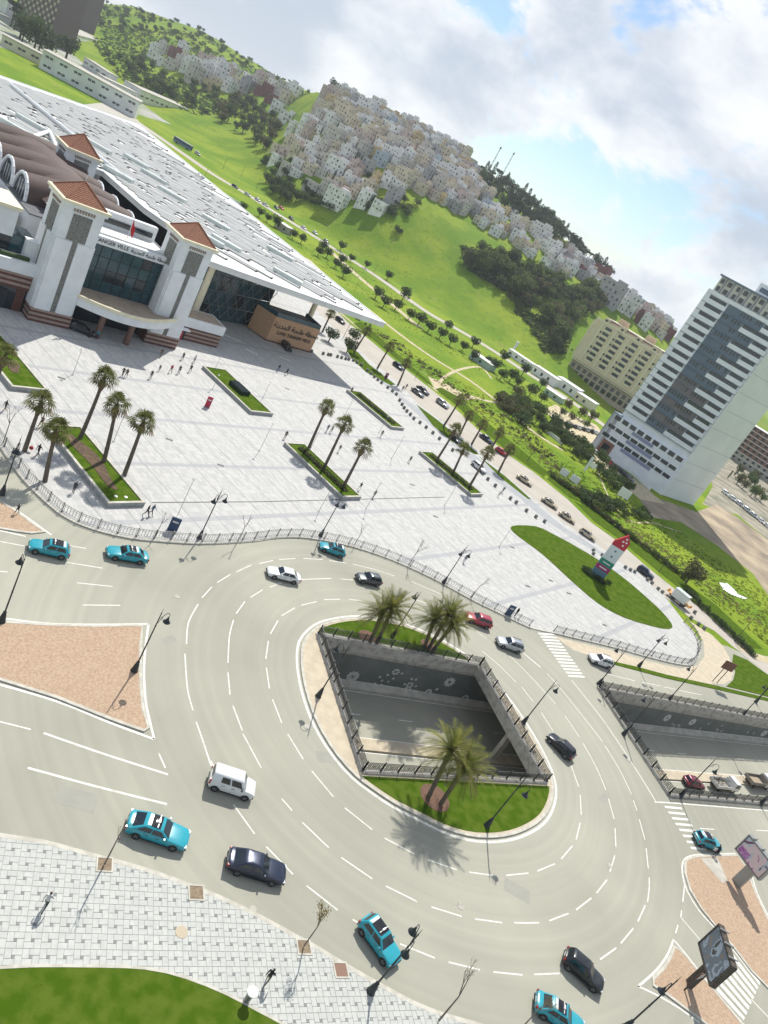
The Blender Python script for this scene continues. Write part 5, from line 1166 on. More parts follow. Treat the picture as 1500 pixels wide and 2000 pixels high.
for b, t, lb in [((155, 862), (197, 745), 'tall fan palm at the end of the soil bed planter nearest the station'), ((197, 907), (225, 797), 'fan palm in the middle of the wide soil bed planter'), ((240, 937), (275, 832), 'fan palm at the corner of the wide soil bed planter by the lit discs'), ((50, 883), (78, 788), 'fan palm in the paving beside the person with a red bag'), ((87, 940), (113, 843), 'fan palm in the paving beside the kerb railing bend'), ((-14, 778), (8, 703), 'fan palm in the planter with the brown flower bed'),
                ((600, 880), (638, 802), 'fan palm at the far end of the hedge planter mid plaza'), ((630, 917), (672, 835), 'middle fan palm of the hedge planter mid plaza'), ((668, 952), (708, 880), 'fan palm at the road end of the hedge planter mid plaza'),
                ((849, 902), (888, 845), 'fan palm at the far end of the planter by the bollards'), ((881, 927), (904, 882), 'middle fan palm of the planter by the bollards'), ((912, 955), (950, 889), 'fan palm at the road end of the planter by the bollards')]:
    put_palm('fan', b, t, lb, z=(0.13 if 'paving' in lb else 0.6))
for b, t in [((866, 833), (897, 781)), ((898, 848), (917, 813)), ((922, 869), (941, 830)), ((961, 874), (974, 845)), ((974, 921), (996, 880)), ((693, 688), (716, 648)), ((738, 720), (760, 678)), ((776, 752), (794, 710)), ((630, 648), (647, 614))]:
    put_palm('fan', b, t, 'street fan palm in the grass strip along the station road', 'street palms of the station road')
for b, t, lb in [((722, 1256), (743, 1203), 'darker shorter date palm of the pair beside the brown bark circle'), ((735, 1258), (765, 1189), 'taller date palm of the pair beside the brown bark circle'), ((828, 1266), (846, 1212), 'upright date palm of the clump of three on the roundabout'), ((836, 1269), (874, 1202), 'tallest date palm of the clump of three on the roundabout'), ((844, 1272), (882, 1224), 'low leaning date palm of the clump of three on the roundabout'),
                ((836, 1558), (876, 1463), 'taller date palm of the pair on the near roundabout lawn'), ((860, 1571), (906, 1500), 'leaning date palm of the pair on the near roundabout lawn')]:
    put_palm('date', b, t, lb, z=0.16)
def leaf_tree(seed, kind):
    r = random.Random(seed); cr, tr = MB(), MB()
    def leaves(c, rad, n, sz, sq=1.0):
        for _ in range(n):
            while True:
                v = Vector((r.uniform(-1, 1), r.uniform(-1, 1), r.uniform(-1, 1)))
                if 0.25 < v.length < 1: break
            v = v.normalized() * (v.length ** 0.5); p = Vector(c) + Vector((v.x * rad, v.y * rad, v.z * rad * sq)); a = Vector((r.gauss(0, 1), r.gauss(0, 1), r.gauss(0, 1) + .6)).normalized(); u = a.orthogonal().normalized() * sz * r.uniform(.7, 1.3); w2 = a.cross(u).normalized() * sz * r.uniform(.5, 1.0)
            cr.add([p - u, p - w2 * .8, p + u, p + w2 * .8], [(0, 1, 2, 3)])
    if kind == 'citrus':
        tr.tube((0, 0, -.3), (0, 0, 1.4), 0.16, 0.1, 6)
        for k in range(9): a = k * 2.4; c = (0.95 * math.cos(a) * (k > 0), 0.95 * math.sin(a) * (k > 0), 2.2 + 0.55 * ((k * 3) % 4) / 2); tr.tube((0, 0, 1.3), c, 0.07, 0.03, 4); leaves(c, 0.95, 95, 0.19)
    elif kind == 'round':
        tr.tube((0, 0, -1), (0, 0, 3.0), 0.3, 0.2, 6)
        for k in range(12): a = k * 2.4; rr = 1.9 * (k > 0) * r.uniform(.7, 1.1); c = (rr * math.cos(a), rr * math.sin(a), 3.8 + r.uniform(-.9, 2.2)); tr.tube((0, 0, 2.6), c, 0.12, 0.04, 4); leaves(c, r.uniform(1.2, 1.8), 60, 0.4)
    elif kind == 'bush':
        tr.tube((0, 0, -.5), (0, 0, 0.8), 0.12, 0.08, 5)
        for k in range(8): a = k * 2.4; rr = 1.2 * (k > 0); c = (rr * math.cos(a), rr * math.sin(a), 0.9 + r.uniform(0, .7)); tr.tube((0, 0, .3), c, .05, .02, 3); leaves(c, r.uniform(.7, 1.1), 55, 0.26, .8)
    elif kind == 'umbrella':
        tr.tube((0, 0, -1), (.3, 0, 6.5), 0.35, 0.22, 6)
        for k in range(11): a = k * 2.4; rr = 2.6 * math.sqrt(k / 11); c = (rr * math.cos(a), rr * math.sin(a), 8.0 + r.uniform(-.3, .5)); tr.tube((.3, 0, 6.2), c, .1, .04, 4); leaves(c, 1.25, 55, 0.38, .5)
    elif kind == 'cypress':
        tr.tube((0, 0, -1), (0, 0, 7.0), 0.2, 0.05, 5)
        for k in range(11): f = k / 10; leaves((r.uniform(-.15, .15), r.uniform(-.15, .15), 1.0 + 8.5 * f), 0.25 + 0.85 * math.sin(math.pi * (0.15 + .8 * (1 - f))) ** 1, 50, 0.3, 1.2)
    return tr, cr
TP = {}
for kind in ('citrus', 'round', 'bush', 'umbrella', 'cypress'):
    TP[kind] = []
    for s in (1, 2, 3): tr, cr = leaf_tree(s * 13 + len(kind), kind); TP[kind].append((tr.mesh('trunk', M_barkd), cr.mesh('crown', M_lf[1])))
def put_tree(p, kind, li, label, scale=1.0, name='tree', cat='tree', group=None, look=False):
    if look:
        sz = 'small' if scale < .85 else ('middling' if scale < 1.25 else 'large'); sh = ('deep green', 'fresh green', 'olive', 'blackish', 'yellowish')[li]; fm = {'umbrella': 'flat topped', 'cypress': 'pointed', 'bush': 'squat'}.get(kind, 'rounded')
        label = f'{sz} {sh} {fm} {label}'; group = None
    tr, cr = TP[kind][random.randrange(3)]; o = thing(name, label, cat, p, random.uniform(0, 6.28), group or label[:60]); o.scale = (scale * random.uniform(.92, 1.08), scale * random.uniform(.92, 1.08), scale * random.uniform(.9, 1.1))
    ob('trunk', tr, o); c = ob('crown', cr, o); c.material_slots[0].link = 'OBJECT'; c.material_slots[0].material = M_lf[li]; return o
CIT = [(600 + x * .4, 550 + y * .4) for x, y in [(330, 75), (368, 117), (427, 130), (492, 178), (540, 202), (586, 238), (676, 228), (642, 270), (692, 302), (752, 330), (803, 312), (805, 372), (945, 385), (870, 400), (900, 425), (940, 470), (985, 480), (1015, 505), (1045, 450), (1135, 512), (1080, 553), (1135, 583)]] + [(300 + x / 3, 400 + y / 3) for x, y in [(615, 60), (660, 90), (705, 118), (810, 190), (860, 215), (960, 290), (1060, 360), (1150, 325), (1240, 362), (1105, 415), (515, 25), (1365, 430), (1090, 258), (980, 260), (1010, 300), (1090, 340)]]
for x, y in CIT: put_tree(GT(x, y + 4), 'citrus', 0, 'dark round citrus tree in the grass between the two roads', random.uniform(1.05, 1.5), 'citrus_tree', 'tree', 'citrus trees between the roads')
put_tree(G(784, 588), 'round', 0, 'taller dark tree standing among the round citrus trees', 0.95)
for x, y, li, s in [(1104, 800, 2, .8), (1112, 822, 2, .7), (1130, 818, 2, .9), (1150, 826, 2, .9), (1094, 812, 0, .6), (1140, 835, 1, .7)]: put_tree(G(x, y), 'round', li, 'olive bushy tree at the edge of the dirt car park', s * .8, 'tree', 'tree', 'bushy trees by the dirt car park')
for x, y in [(641, 668), (685, 668), (676, 690)]: put_tree(G(x, y), 'citrus', 0, 'small round street tree beside the station forecourt', 1.2, 'street_tree', 'tree', 'small street trees by the forecourt')
put_tree(G(1338, 1140), 'round', 2, 'brown olive bushy tree in the meadow behind the kiosk', .95)
for x, y in [(1360, 740), (1387, 725)]: pass
rv = random.Random(5)
def scatter(poly, n, kinds, label, smin, smax, name='tree', group=None, cat='tree', mind=4.0):
    xs_ = [p[0] for p in poly]; ys_ = [p[1] for p in poly]; done = []; t = 0
    while len(done) < n and t < n * 25:
        t += 1; px = (rv.uniform(min(xs_), max(xs_)), rv.uniform(min(ys_), max(ys_)))
        if not inpoly(px, poly): continue
        p = GT(*px)
        if p is None or any((p - q).length < mind for q in done): continue
        done.append(p); kd, li, s = rv.choice(kinds); put_tree(p, kd, li, label, s * rv.uniform(smin, smax), name, cat, group, True)
scatter([(905, 485), (960, 500), (1040, 535), (1100, 565), (1185, 582), (1170, 612), (1110, 640), (1095, 685), (1070, 690), (1060, 640), (1010, 600), (950, 550), (905, 515)], 120, [('round', 0, 1.0), ('round', 1, 1.2), ('round', 1, .9), ('round', 2, .9), ('bush', 0, 1.4)], 'tree of the hillside gully thicket', 1.1, 1.7, mind=3.5)
scatter([(430, 195), (470, 195), (530, 225), (545, 260), (540, 290), (520, 300), (460, 262), (420, 235)], 38, [('round', 0, 1.1), ('round', 1, 1.1), ('round', 2, 1.3), ('round', 0, 1.3)], 'tree in the wooded dip below distant houses', .8, 1.35, mind=5)
scatter([(190, 95), (285, 120), (330, 150), (430, 190), (420, 230), (330, 200), (250, 160), (200, 120)], 40, [('round', 0, 1.0), ('round', 1, .9), ('bush', 0, 1.6)], 'tree on the slope above white warehouses', .9, 1.5, mind=6)
scatter([(160, 0), (290, 10), (420, 60), (580, 150), (600, 175), (560, 172), (480, 132), (400, 105), (320, 80), (200, 60)], 90, [('bush', 0, 1.7), ('round', 0, .75), ('bush', 1, 1.6)], 'shrub on the high wooded hill', .8, 1.4, 'shrub', cat='shrub', mind=9)
scatter([(15, 40), (40, 55), (75, 95), (140, 110), (130, 135), (80, 120), (20, 70)], 14, [('round', 0, 1.6), ('umbrella', 3, 1.1)], 'pine between the works buildings', 1.2, 1.7, 'pine_tree', mind=6)
for pts, kinds, lb, n, mind in [([(640, 172), (660, 190), (800, 232), (900, 300), (960, 345), (950, 330), (840, 252), (780, 218), (660, 170)], [('umbrella', 3, .8), ('round', 3, .8), ('umbrella', 3, .65)], 'pine standing out on the skyline', 22, 6),
                              ([(925, 335), (960, 352), (1000, 372), (1050, 415), (1100, 452), (1150, 495), (1195, 535), (1180, 545), (1130, 508), (1080, 480), (1030, 450), (985, 415), (940, 378)], [('round', 3, 1.0), ('round', 0, 1.1), ('cypress', 3, 1.0), ('umbrella', 3, .8)], 'tree of the ridge wood', 130, 3.5),
                              ([(1185, 525), (1230, 550), (1230, 562), (1190, 540)], [('cypress', 3, .7), ('round', 3, .6)], 'tree at the end of the ridge wood', 9, 3)]:
    scatter(pts, n, kinds, lb, 1.0, 1.6, 'pine_tree', mind=mind)
scatter([(500, 325), (520, 318), (560, 345), (600, 375), (640, 395), (660, 415), (600, 395), (540, 350)], 16, [('round', 0, .9), ('bush', 0, 1.6)], 'tree at the foot of the hillside town', .8, 1.2, mind=4)
scatter([(515, 355), (540, 370), (590, 400), (575, 405), (530, 385)], 9, [('citrus', 0, 1.8)], 'tree beside parked cars on far road', .9, 1.2, mind=5)
scatter([(690, 412), (720, 400), (800, 395), (820, 395), (790, 425), (730, 425)], 13, [('round', 0, .8), ('bush', 1, 1.5)], 'tree between town foot and green field', .8, 1.2, mind=4)
scatter(T1, 34, [('round', 0, .7), ('bush', 1, 1.3), ('cypress', 3, .7)], 'tree growing between houses of the town', .8, 1.2, mind=12)
put_tree(GT(1080, 500), 'round', 2, 'large olive tree in front of the houses above the field', 2.0); put_tree(GT(645, 188), 'round', 3, 'big dark tree at the crest of the town', 1.9); put_tree(GT(776, 455), 'bush', 0, 'lone dark shrub on the open green field', 1.6, 'shrub', 'shrub')
scatter([(1000, 790), (1050, 800), (1100, 830), (1150, 880), (1200, 930), (1230, 960), (1200, 965), (1160, 930), (1110, 890), (1060, 850), (1010, 830)], 46, [('bush', 1, 1.5), ('round', 1, .55), ('bush', 0, 1.4), ('round', 0, .5)], 'shrub on the overgrown stream bank', .8, 1.3, 'shrub', cat='shrub', mind=2.2)
scatter([(960, 770), (1010, 770), (1040, 800), (1030, 830), (980, 800)], 18, [('bush', 2, 1.5), ('bush', 1, 1.5)], 'shrub beside the footpath', .8, 1.2, 'shrub', cat='shrub', mind=2.2)
scatter([(1120, 965), (1170, 975), (1240, 1000), (1300, 1010), (1300, 1022), (1230, 1015), (1150, 992)], 18, [('bush', 1, 1.1), ('bush', 0, 1.1)], 'bush near the pale hoarding boards', .8, 1.2, 'shrub', cat='shrub', mind=2.0)
scatter([(1400, 905), (1460, 925), (1500, 960), (1500, 990), (1440, 960), (1395, 930)], 16, [('round', 2, .8), ('round', 1, .8), ('cypress', 0, .6)], 'tree in the yard behind the tower', .8, 1.2, mind=3)
for a, b in [((1062, 935), (1130, 985)), ((1126, 985), (1330, 1142))]:
    for k in range(int(math.hypot(b[0] - a[0], b[1] - a[1]) / 7)):
        t = (k + rv.random() * .6) * 7 / math.hypot(b[0] - a[0], b[1] - a[1]); p = G(a[0] + (b[0] - a[0]) * t + 12, a[1] + (b[1] - a[1]) * t - 6); put_tree(p, 'bush', rv.choice((1, 2)), 'low hedge shrub along the lawn of the station road', rv.uniform(.3, .75), 'hedge_shrub', 'shrub', 'hedge shrubs of the station road')
for k in range(16):
    p = G(1340 + k * 8.5, 1160 + k * 8.0); put_tree(p, 'bush', 0, 'dark hedge shrub along the lawn past the kiosk', rv.uniform(.3, .7), 'hedge_shrub', 'shrub', 'hedge shrubs past the kiosk')
# meadow grass and field tufts
def tufts(name, poly, n, hmin, hmax, mt, wd=0.5):
    xs_ = [p[0] for p in poly]; ys_ = [p[1] for p in poly]; mb = MB(); c = t = 0
    while c < n and t < n * 6:
        t += 1; px = (rv.uniform(min(xs_), max(xs_)), rv.uniform(min(ys_), max(ys_)))
        if not inpoly(px, poly): continue
        p = GT(*px) if px[1] < 900 and px[0] < 1250 else G(*px)
        if p is None: continue
        c += 1
        for _ in range(4):
            a = rv.uniform(0, 6.28); s = rv.uniform(.5, 1) * wd; h = rv.uniform(hmin, hmax); dx, dy = math.cos(a) * s, math.sin(a) * s; ox, oy = rv.uniform(-.3, .3), rv.uniform(-.3, .3)
            mb.add([(p.x + ox - dx, p.y + oy - dy, p.z - .05), (p.x + ox + dx, p.y + oy + dy, p.z - .05), (p.x + ox + dx * .4 + rv.uniform(-.2, .2), p.y + oy + dy * .4, p.z + h)], [(0, 1, 2)])
    tag(mb.build(name, mt), name.replace('_', ' ') + ' growing in loose patches', 'grass', kind='stuff')
M_tg = leaf_mat('tall_grass', (0.15, 0.20, 0.025), (0.24, 0.26, 0.045), 0.06, 0.0, .5); M_tg.node_tree
M_ds = leaf_mat('dry_scrub', (0.32, 0.28, 0.14), (0.22, 0.23, 0.08), 0.1, 0.0, .5)
tufts('meadow_grass', [(700, 625), (850, 720), (1000, 800), (1100, 900), (1330, 1040), (1500, 1160), (1500, 1260), (1400, 1180), (1200, 1010), (1050, 900), (900, 780), (760, 680)], 3800, .12, .35, M_tg)
tufts('dry_scrub', [(700, 640), (800, 700), (850, 745), (1000, 860), (1120, 965), (1300, 1100), (1500, 1240), (1500, 1225), (1330, 1090), (1180, 985), (1040, 860), (920, 780), (820, 700), (740, 640)], 2200, .2, .5, M_ds)
tufts('grove_grass', [(480, 390), (600, 470), (760, 560), (900, 660), (1020, 740), (1160, 820), (1140, 840), (960, 740), (760, 620), (600, 500)], 1500, .1, .3, M_tg)
# low scrub that covers the high hill and the rough slopes
def scrub(name, poly, n, rad, mt, lab):
    xs_ = [p[0] for p in poly]; ys_ = [p[1] for p in poly]; mb = MB(); c = t = 0
    while c < n and t < n * 8:
        t += 1; px = (rv.uniform(min(xs_), max(xs_)), rv.uniform(min(ys_), max(ys_)))
        if not inpoly(px, poly): continue
        p = GT(*px)
        if p is None or noise.noise(Vector((p.x * .012, p.y * .012, 4))) < -.12: continue
        c += 1; R0 = rad * rv.uniform(.5, 1.5)
        for _ in range(11):
            q = p + Vector((rv.gauss(0, R0 * .5), rv.gauss(0, R0 * .5), abs(rv.gauss(0, R0 * .35)))); a = Vector((rv.gauss(0, 1), rv.gauss(0, 1), rv.gauss(.5, 1))).normalized(); u = a.orthogonal().normalized() * R0 * .45; v = a.cross(u); mb.add([q - u, q - v, q + u, q + v], [(0, 1, 2, 3)])
    tag(mb.build(name, mt), lab, 'scrub', kind='stuff')
scrub('hill_scrub', [(150, 0), (290, 0), (420, 55), (580, 150), (620, 180), (590, 190), (540, 175), (480, 150), (400, 125), (330, 85), (290, 95), (280, 130), (430, 190), (540, 215), (560, 260), (470, 260), (330, 205), (240, 160), (190, 100)], 2600, 1.35, M_lf[1], 'low dark scrub covering the high hill')
scrub('field_scrub', [(900, 480), (980, 505), (1080, 545), (1180, 580), (1175, 610), (1120, 650), (1100, 690), (1060, 690), (1040, 640), (980, 590), (910, 530)], 700, 1.8, M_lf[1], 'undergrowth below the gully thicket')
scrub('path_scrub', [(690, 620), (850, 735), (1000, 840), (1130, 960), (1130, 940), (1020, 830), (900, 760), (760, 655)], 260, .7, M_lf[2], 'grey olive scrub along the worn path')
# bare street trees
def bare_tree(seed, leafy=False):
    r = random.Random(seed); mb, lf = MB(), MB()
    def grow(p, d, L_, rad, lev):
        e = p + d * L_; mb.tube(p, e, rad, rad * .65, 5 if lev < 2 else 3, cap=False)
        if leafy and lev > 1:
            for _ in range(5):
                q = e + Vector((r.gauss(0, .12), r.gauss(0, .12), r.gauss(0, .12))); lf.add([q, q + Vector((.09, .03, .02)), q + Vector((.02, .09, .05))], [(0, 1, 2)])
        if lev >= 4: return
        for _ in range(3 if lev == 0 else r.choice((2, 3))):
            v = (d + Vector((r.gauss(0, .38), r.gauss(0, .38), r.gauss(.4, .2)))).normalized(); grow(e, v, L_ * r.uniform(.5, .72) if lev else L_ * .38, rad * .6, lev + 1)
    grow(Vector((0, 0, 0)), Vector((0.03, .02, 1)).normalized(), 2.6, 0.07, 0); return mb.mesh('trunk', M_twig), (lf.mesh('leaves', M_lf[4]) if leafy else None)
BT = [bare_tree(s) for s in (1, 2, 3)] + [bare_tree(9, True)]
for b, t, lb, k in [((302, 1050), (330, 1000), 'bare young tree beside the blue panel on plaza kerb', 0), ((463, 1060), (497, 1003), 'bare young tree by the plaza railing near double lamp', 1), ((692, 1065), (713, 1020), 'bare young tree at the plaza railing behind the turquoise taxi', 2), ((797, 1105), (832, 1055), 'bare young tree at the plaza railing between two lamps', 0), ((920, 1168), (946, 1120), 'bare young tree at the plaza railing near the red car', 1), ((5, 868), (45, 795), 'crooked bare tree at the plaza railing bend', 2), ((203, 1690), (250, 1596), 'leafless tree in a brown soil square behind turquoise taxi', 0), ((592, 1850), (650, 1780), 'small tree with sparse dry leaves at the pavement kerb', 3), ((855, 1996), (912, 1882), 'leafless tree on pavement kerb beside the double arm lamp', 1), ((1022, 2004), (1062, 1925), 'tree with sparse yellow leaves over a turquoise taxi', 3)]:
    B, h = fit_height(b, t); o = thing('bare_tree', lb, 'tree', B + Vector((0, 0, .13)), random.uniform(0, 6)); o.scale = (h / 5.2,) * 3; ob('trunk', BT[k][0], o)
    if BT[k][1]: ob('leaves', BT[k][1], o)
# ================================================================ vehicles
M_tyre = mat('tyre', (0.018, 0.018, 0.02), rough=0.85); M_rim = mat('alloy_rim', (0.35, 0.36, 0.37), rough=0.35, metal=0.8)
M_cglass = mat('car_glass', (0.015, 0.022, 0.026), rough=0.06, spec=0.7); M_trim = mat('black_trim', (0.02, 0.02, 0.022), rough=0.6)
M_hl = mat('headlamp', (0.62, 0.66, 0.68), rough=0.15, spec=0.7); M_tl = mat('tail_lamp', (0.35, 0.012, 0.015), rough=0.25); M_plate = mat('number_plate', (0.6, 0.6, 0.58), rough=0.6)
M_roofg = mat('panoramic_roof', (0.022, 0.022, 0.026), rough=0.09, spec=0.3)
def paint(name, c, metal=0.25, rough=0.28): return mat('paint_' + name, c, rough=rough, metal=metal, coat=0.45, spec=0.45)
PA = {'turquoise': paint('turquoise', (0.015, 0.30, 0.37), 0.0), 'white': paint('white', (0.68, 0.69, 0.68), 0.0), 'silver': paint('silver', (0.42, 0.44, 0.46), .5), 'dark grey': paint('dark_grey', (0.075, 0.085, 0.09), .4), 'black': paint('black', (0.016, 0.018, 0.022), .2), 'navy': paint('navy', (0.022, 0.03, 0.055), .4), 'red': paint('red', (0.36, 0.05, 0.07), .2), 'bright red': paint('bright_red', (0.45, 0.02, 0.03), .1), 'beige': paint('beige', (0.50, 0.43, 0.30), 0.0), 'maroon': paint('maroon', (0.16, 0.015, 0.035), .3), 'blue': paint('blue', (0.06, 0.14, 0.28), .2), 'grey': paint('grey', (0.22, 0.235, 0.24), .4)}
# kind: L, W, wheelbase, profile [(x/L from rear 0..1, shoulder z)], cabin (belt rear, belt front, roof rear, roof front), belt z, roof z, nose z
KD = {'hatch': (4.0, 1.74, 2.55, .02, .70, .13, .52, .93, 1.50), 'sedan': (4.55, 1.80, 2.72, .10, .70, .27, .54, .92, 1.45), 'suv': (4.4, 1.83, 2.67, .02, .70, .10, .53, 1.05, 1.66), 'van': (4.1, 1.76, 2.70, .01, .78, .035, .66, 1.08, 1.84), 'coupe_sedan': (4.85, 1.87, 2.87, .07, .69, .28, .53, .93, 1.43)}
def car_proto(kind):
    L_, W, wb, br, bf, rr, rf, zb, zr = KD[kind]; hw = W / 2; X = lambda f: (f - .5) * L_
    body = MB(); st = [0, .012, .04, .10, .2, .35, .5, .65, .74, .84, .93, .972, .992, 1.0]; zl = .24; rings = []
    for f in st:
        e = min(f, 1 - f); wf = 1 - .20 * max(0, (.05 - e) / .05) ** 2 - .05 * max(0, (.18 - e) / .18)
        z = zb if f < bf else zb - (zb - (zb - .20)) * ((f - bf) / (1 - bf)) ** 1.4
        if kind in ('sedan', 'coupe_sedan') and f < br + .02: z = zb + .02
        if f > .96: z -= .10 * ((f - .96) / .04)
        if f < .03: z -= .06 * ((.03 - f) / .03)
        lo = zl + (.14 * max(0, (.04 - e) / .04)); w_ = hw * wf; h = z - lo
        rings.append([(X(f), y, zz) for y, zz in [(0, lo), (w_ * .80, lo), (w_ * .95, lo + .10), (w_, lo + h * .45), (w_ * .985, lo + h * .75), (w_ * .93, z - .03), (w_ * .84, z), (w_ * .4, z + .025), (0, z + .03)]])
    full = [r_ + [(p[0], -p[1], p[2]) for p in r_[-2:0:-1]] for r_ in rings]; n = len(full[0])
    for r_ in full: body.v += r_
    for i in range(len(full) - 1):
        for k in range(n): a = i * n + k; b = i * n + (k + 1) % n; body.f.append((a, b, b + n, a + n)); body.m.append(0)
    body.f.append(tuple(range(n - 1, -1, -1))); body.m.append(0); body.f.append(tuple(range((len(full) - 1) * n, len(full) * n))); body.m.append(0)
    # cabin
    cab = MB(); bw, tw = hw * .90, hw * .70; zm = zb + (zr - zb) * .86
    def rect(x0, x1, w_, z, cr): return [(x0 + cr, -w_, z), (x1 - cr, -w_, z), (x1, -w_ + cr, z), (x1, w_ - cr, z), (x1 - cr, w_, z), (x0 + cr, w_, z), (x0, w_ - cr, z), (x0, -w_ + cr, z)]
    lerp = lambda a, b, t: a + (b - a) * t
    R1 = rect(X(br), X(bf), bw, zb - .02, .06); R2 = rect(X(lerp(br, rr, .86)), X(lerp(bf, rf, .86)), lerp(bw, tw, .86), zm, .06); R3 = rect(X(rr) + .06, X(rf) - .05, tw - .04, zr - .02, .08); R4 = rect(X(rr) + .30, X(rf) - .25, tw - .2, zr + .01, .1)
    cab.v += R1 + R2 + R3 + R4
    for i in range(3):
        for k in range(8): a = i * 8 + k; b = i * 8 + (k + 1) % 8; cab.f.append((a, b, b + 8, a + 8)); cab.m.append(0)
    cab.f.append(tuple(range(24, 32))); cab.m.append(0)
    V = lambda p: Vector(p)
    def pane(a0, a1, b0, b1, u0, u1, v0, v1, nrm):
        mb = MB(); q = [V(a0).lerp(V(a1), u).lerp(V(b0).lerp(V(b1), u), v) + Vector(nrm) * .018 for u, v in ((u0, v0), (u1, v0), (u1, v1), (u0, v1))]; mb.add(q, [(0, 1, 2, 3)]); return mb
    panes = [('windscreen', pane(R1[2], R1[3], R2[2], R2[3], .02, .98, .10, .98, (1, 0, .6))), ('rear_window', pane(R1[6], R1[7], R2[6], R2[7], .06, .94, .28 if kind != 'coupe_sedan' and kind != 'sedan' else .12, .93, (-1, 0, .5)))]
    splits = [(.10, .50), (.54, .93)] if kind != 'suv' else [(.05, .22), (.25, .55), (.58, .93)]
    if kind == 'van': splits = [(.28, .55), (.60, .92)]
    for u0, u1 in splits:
        panes.append(('side_window', pane(R1[0], R1[1], R2[0], R2[1], u0, u1, .14, .92, (0, -1, .3)))); panes.append(('side_window', pane(R1[4], R1[5], R2[4], R2[5], 1 - u1, 1 - u0, .14, .92, (0, 1, .3))))
    wr = .33 if kind != 'suv' else .36
    ty = MB(); ty.lathe([(wr * .62, -.10), (wr * .9, -.115), (wr, -.08), (wr, .08), (wr * .9, .115), (wr * .62, .10)], 18)
    rm_ = MB(); rm_.lathe([(wr * .62, -.095), (wr * .62, .085), (wr * .2, .075)], 14)
    for k in range(5): a = k * 2 * math.pi / 5; rm_.box((wr * .38 * math.cos(a), wr * .38 * math.sin(a), .09), (wr * .5, .06, .03), a)
    rotx = Matrix.Rotation(R_(-90), 4, 'X')
    def tr(mb, M_):
        mb.v = [tuple(M_ @ Vector(v)) for v in mb.v]; return mb
    arch = MB(); arch.add([(wr * 1.2 * math.cos(math.pi * k / 8), 0, wr + wr * 1.2 * math.sin(math.pi * k / 8)) for k in range(9)], [tuple(range(9))])
    parts = dict(L=L_, W=W, wb=wb, wr=wr, hw=hw, body=body.mesh('body', PA['white'], .6), cabin=cab.mesh('cabin', PA['white'], .7), panes=[(nm, m_.mesh(nm, M_cglass)) for nm, m_ in panes], arch=arch.mesh('wheel_arch', M_trim),
                 tyre=tr(ty, rotx).mesh('tyre', M_tyre, .8), rim=tr(rm_, rotx).mesh('rim', M_rim, .6), X=X, zb=zb, zr=zr, rr=rr, rf=rf, bf=bf, tw=tw)
    parts['hl'] = MB().box((0, 0, 0), (.22, .34, .13)).mesh('headlight', M_hl); parts['tl'] = MB().box((0, 0, 0), (.14, .26, .26 if kind != 'van' else .5)).mesh('taillight', M_tl)
    parts['mir'] = MB().box((0, 0, 0), (.14, .2, .13), taper=.8).mesh('mirror', PA['white']); parts['bump'] = MB().box((0, 0, 0), (.10, W * .78, .17)).mesh('bumper', M_trim); parts['sill'] = MB().box((0, 0, 0), (wb - .8, .05, .09)).mesh('sill', M_trim); parts['handle'] = MB().box((0, 0, 0), (.18, .03, .03)).mesh('door_handle', M_trim); parts['plate'] = MB().box((0, 0, 0), (.03, .5, .11)).mesh('number_plate', M_plate)
    parts['seam'] = MB().box((0, 0, 0), (.018, .012, zb - .36)).mesh('door_seam', M_trim)
    return parts
CP_ = {}
def omat(o, mt): o.material_slots[0].link = 'OBJECT'; o.material_slots[0].material = mt; return o
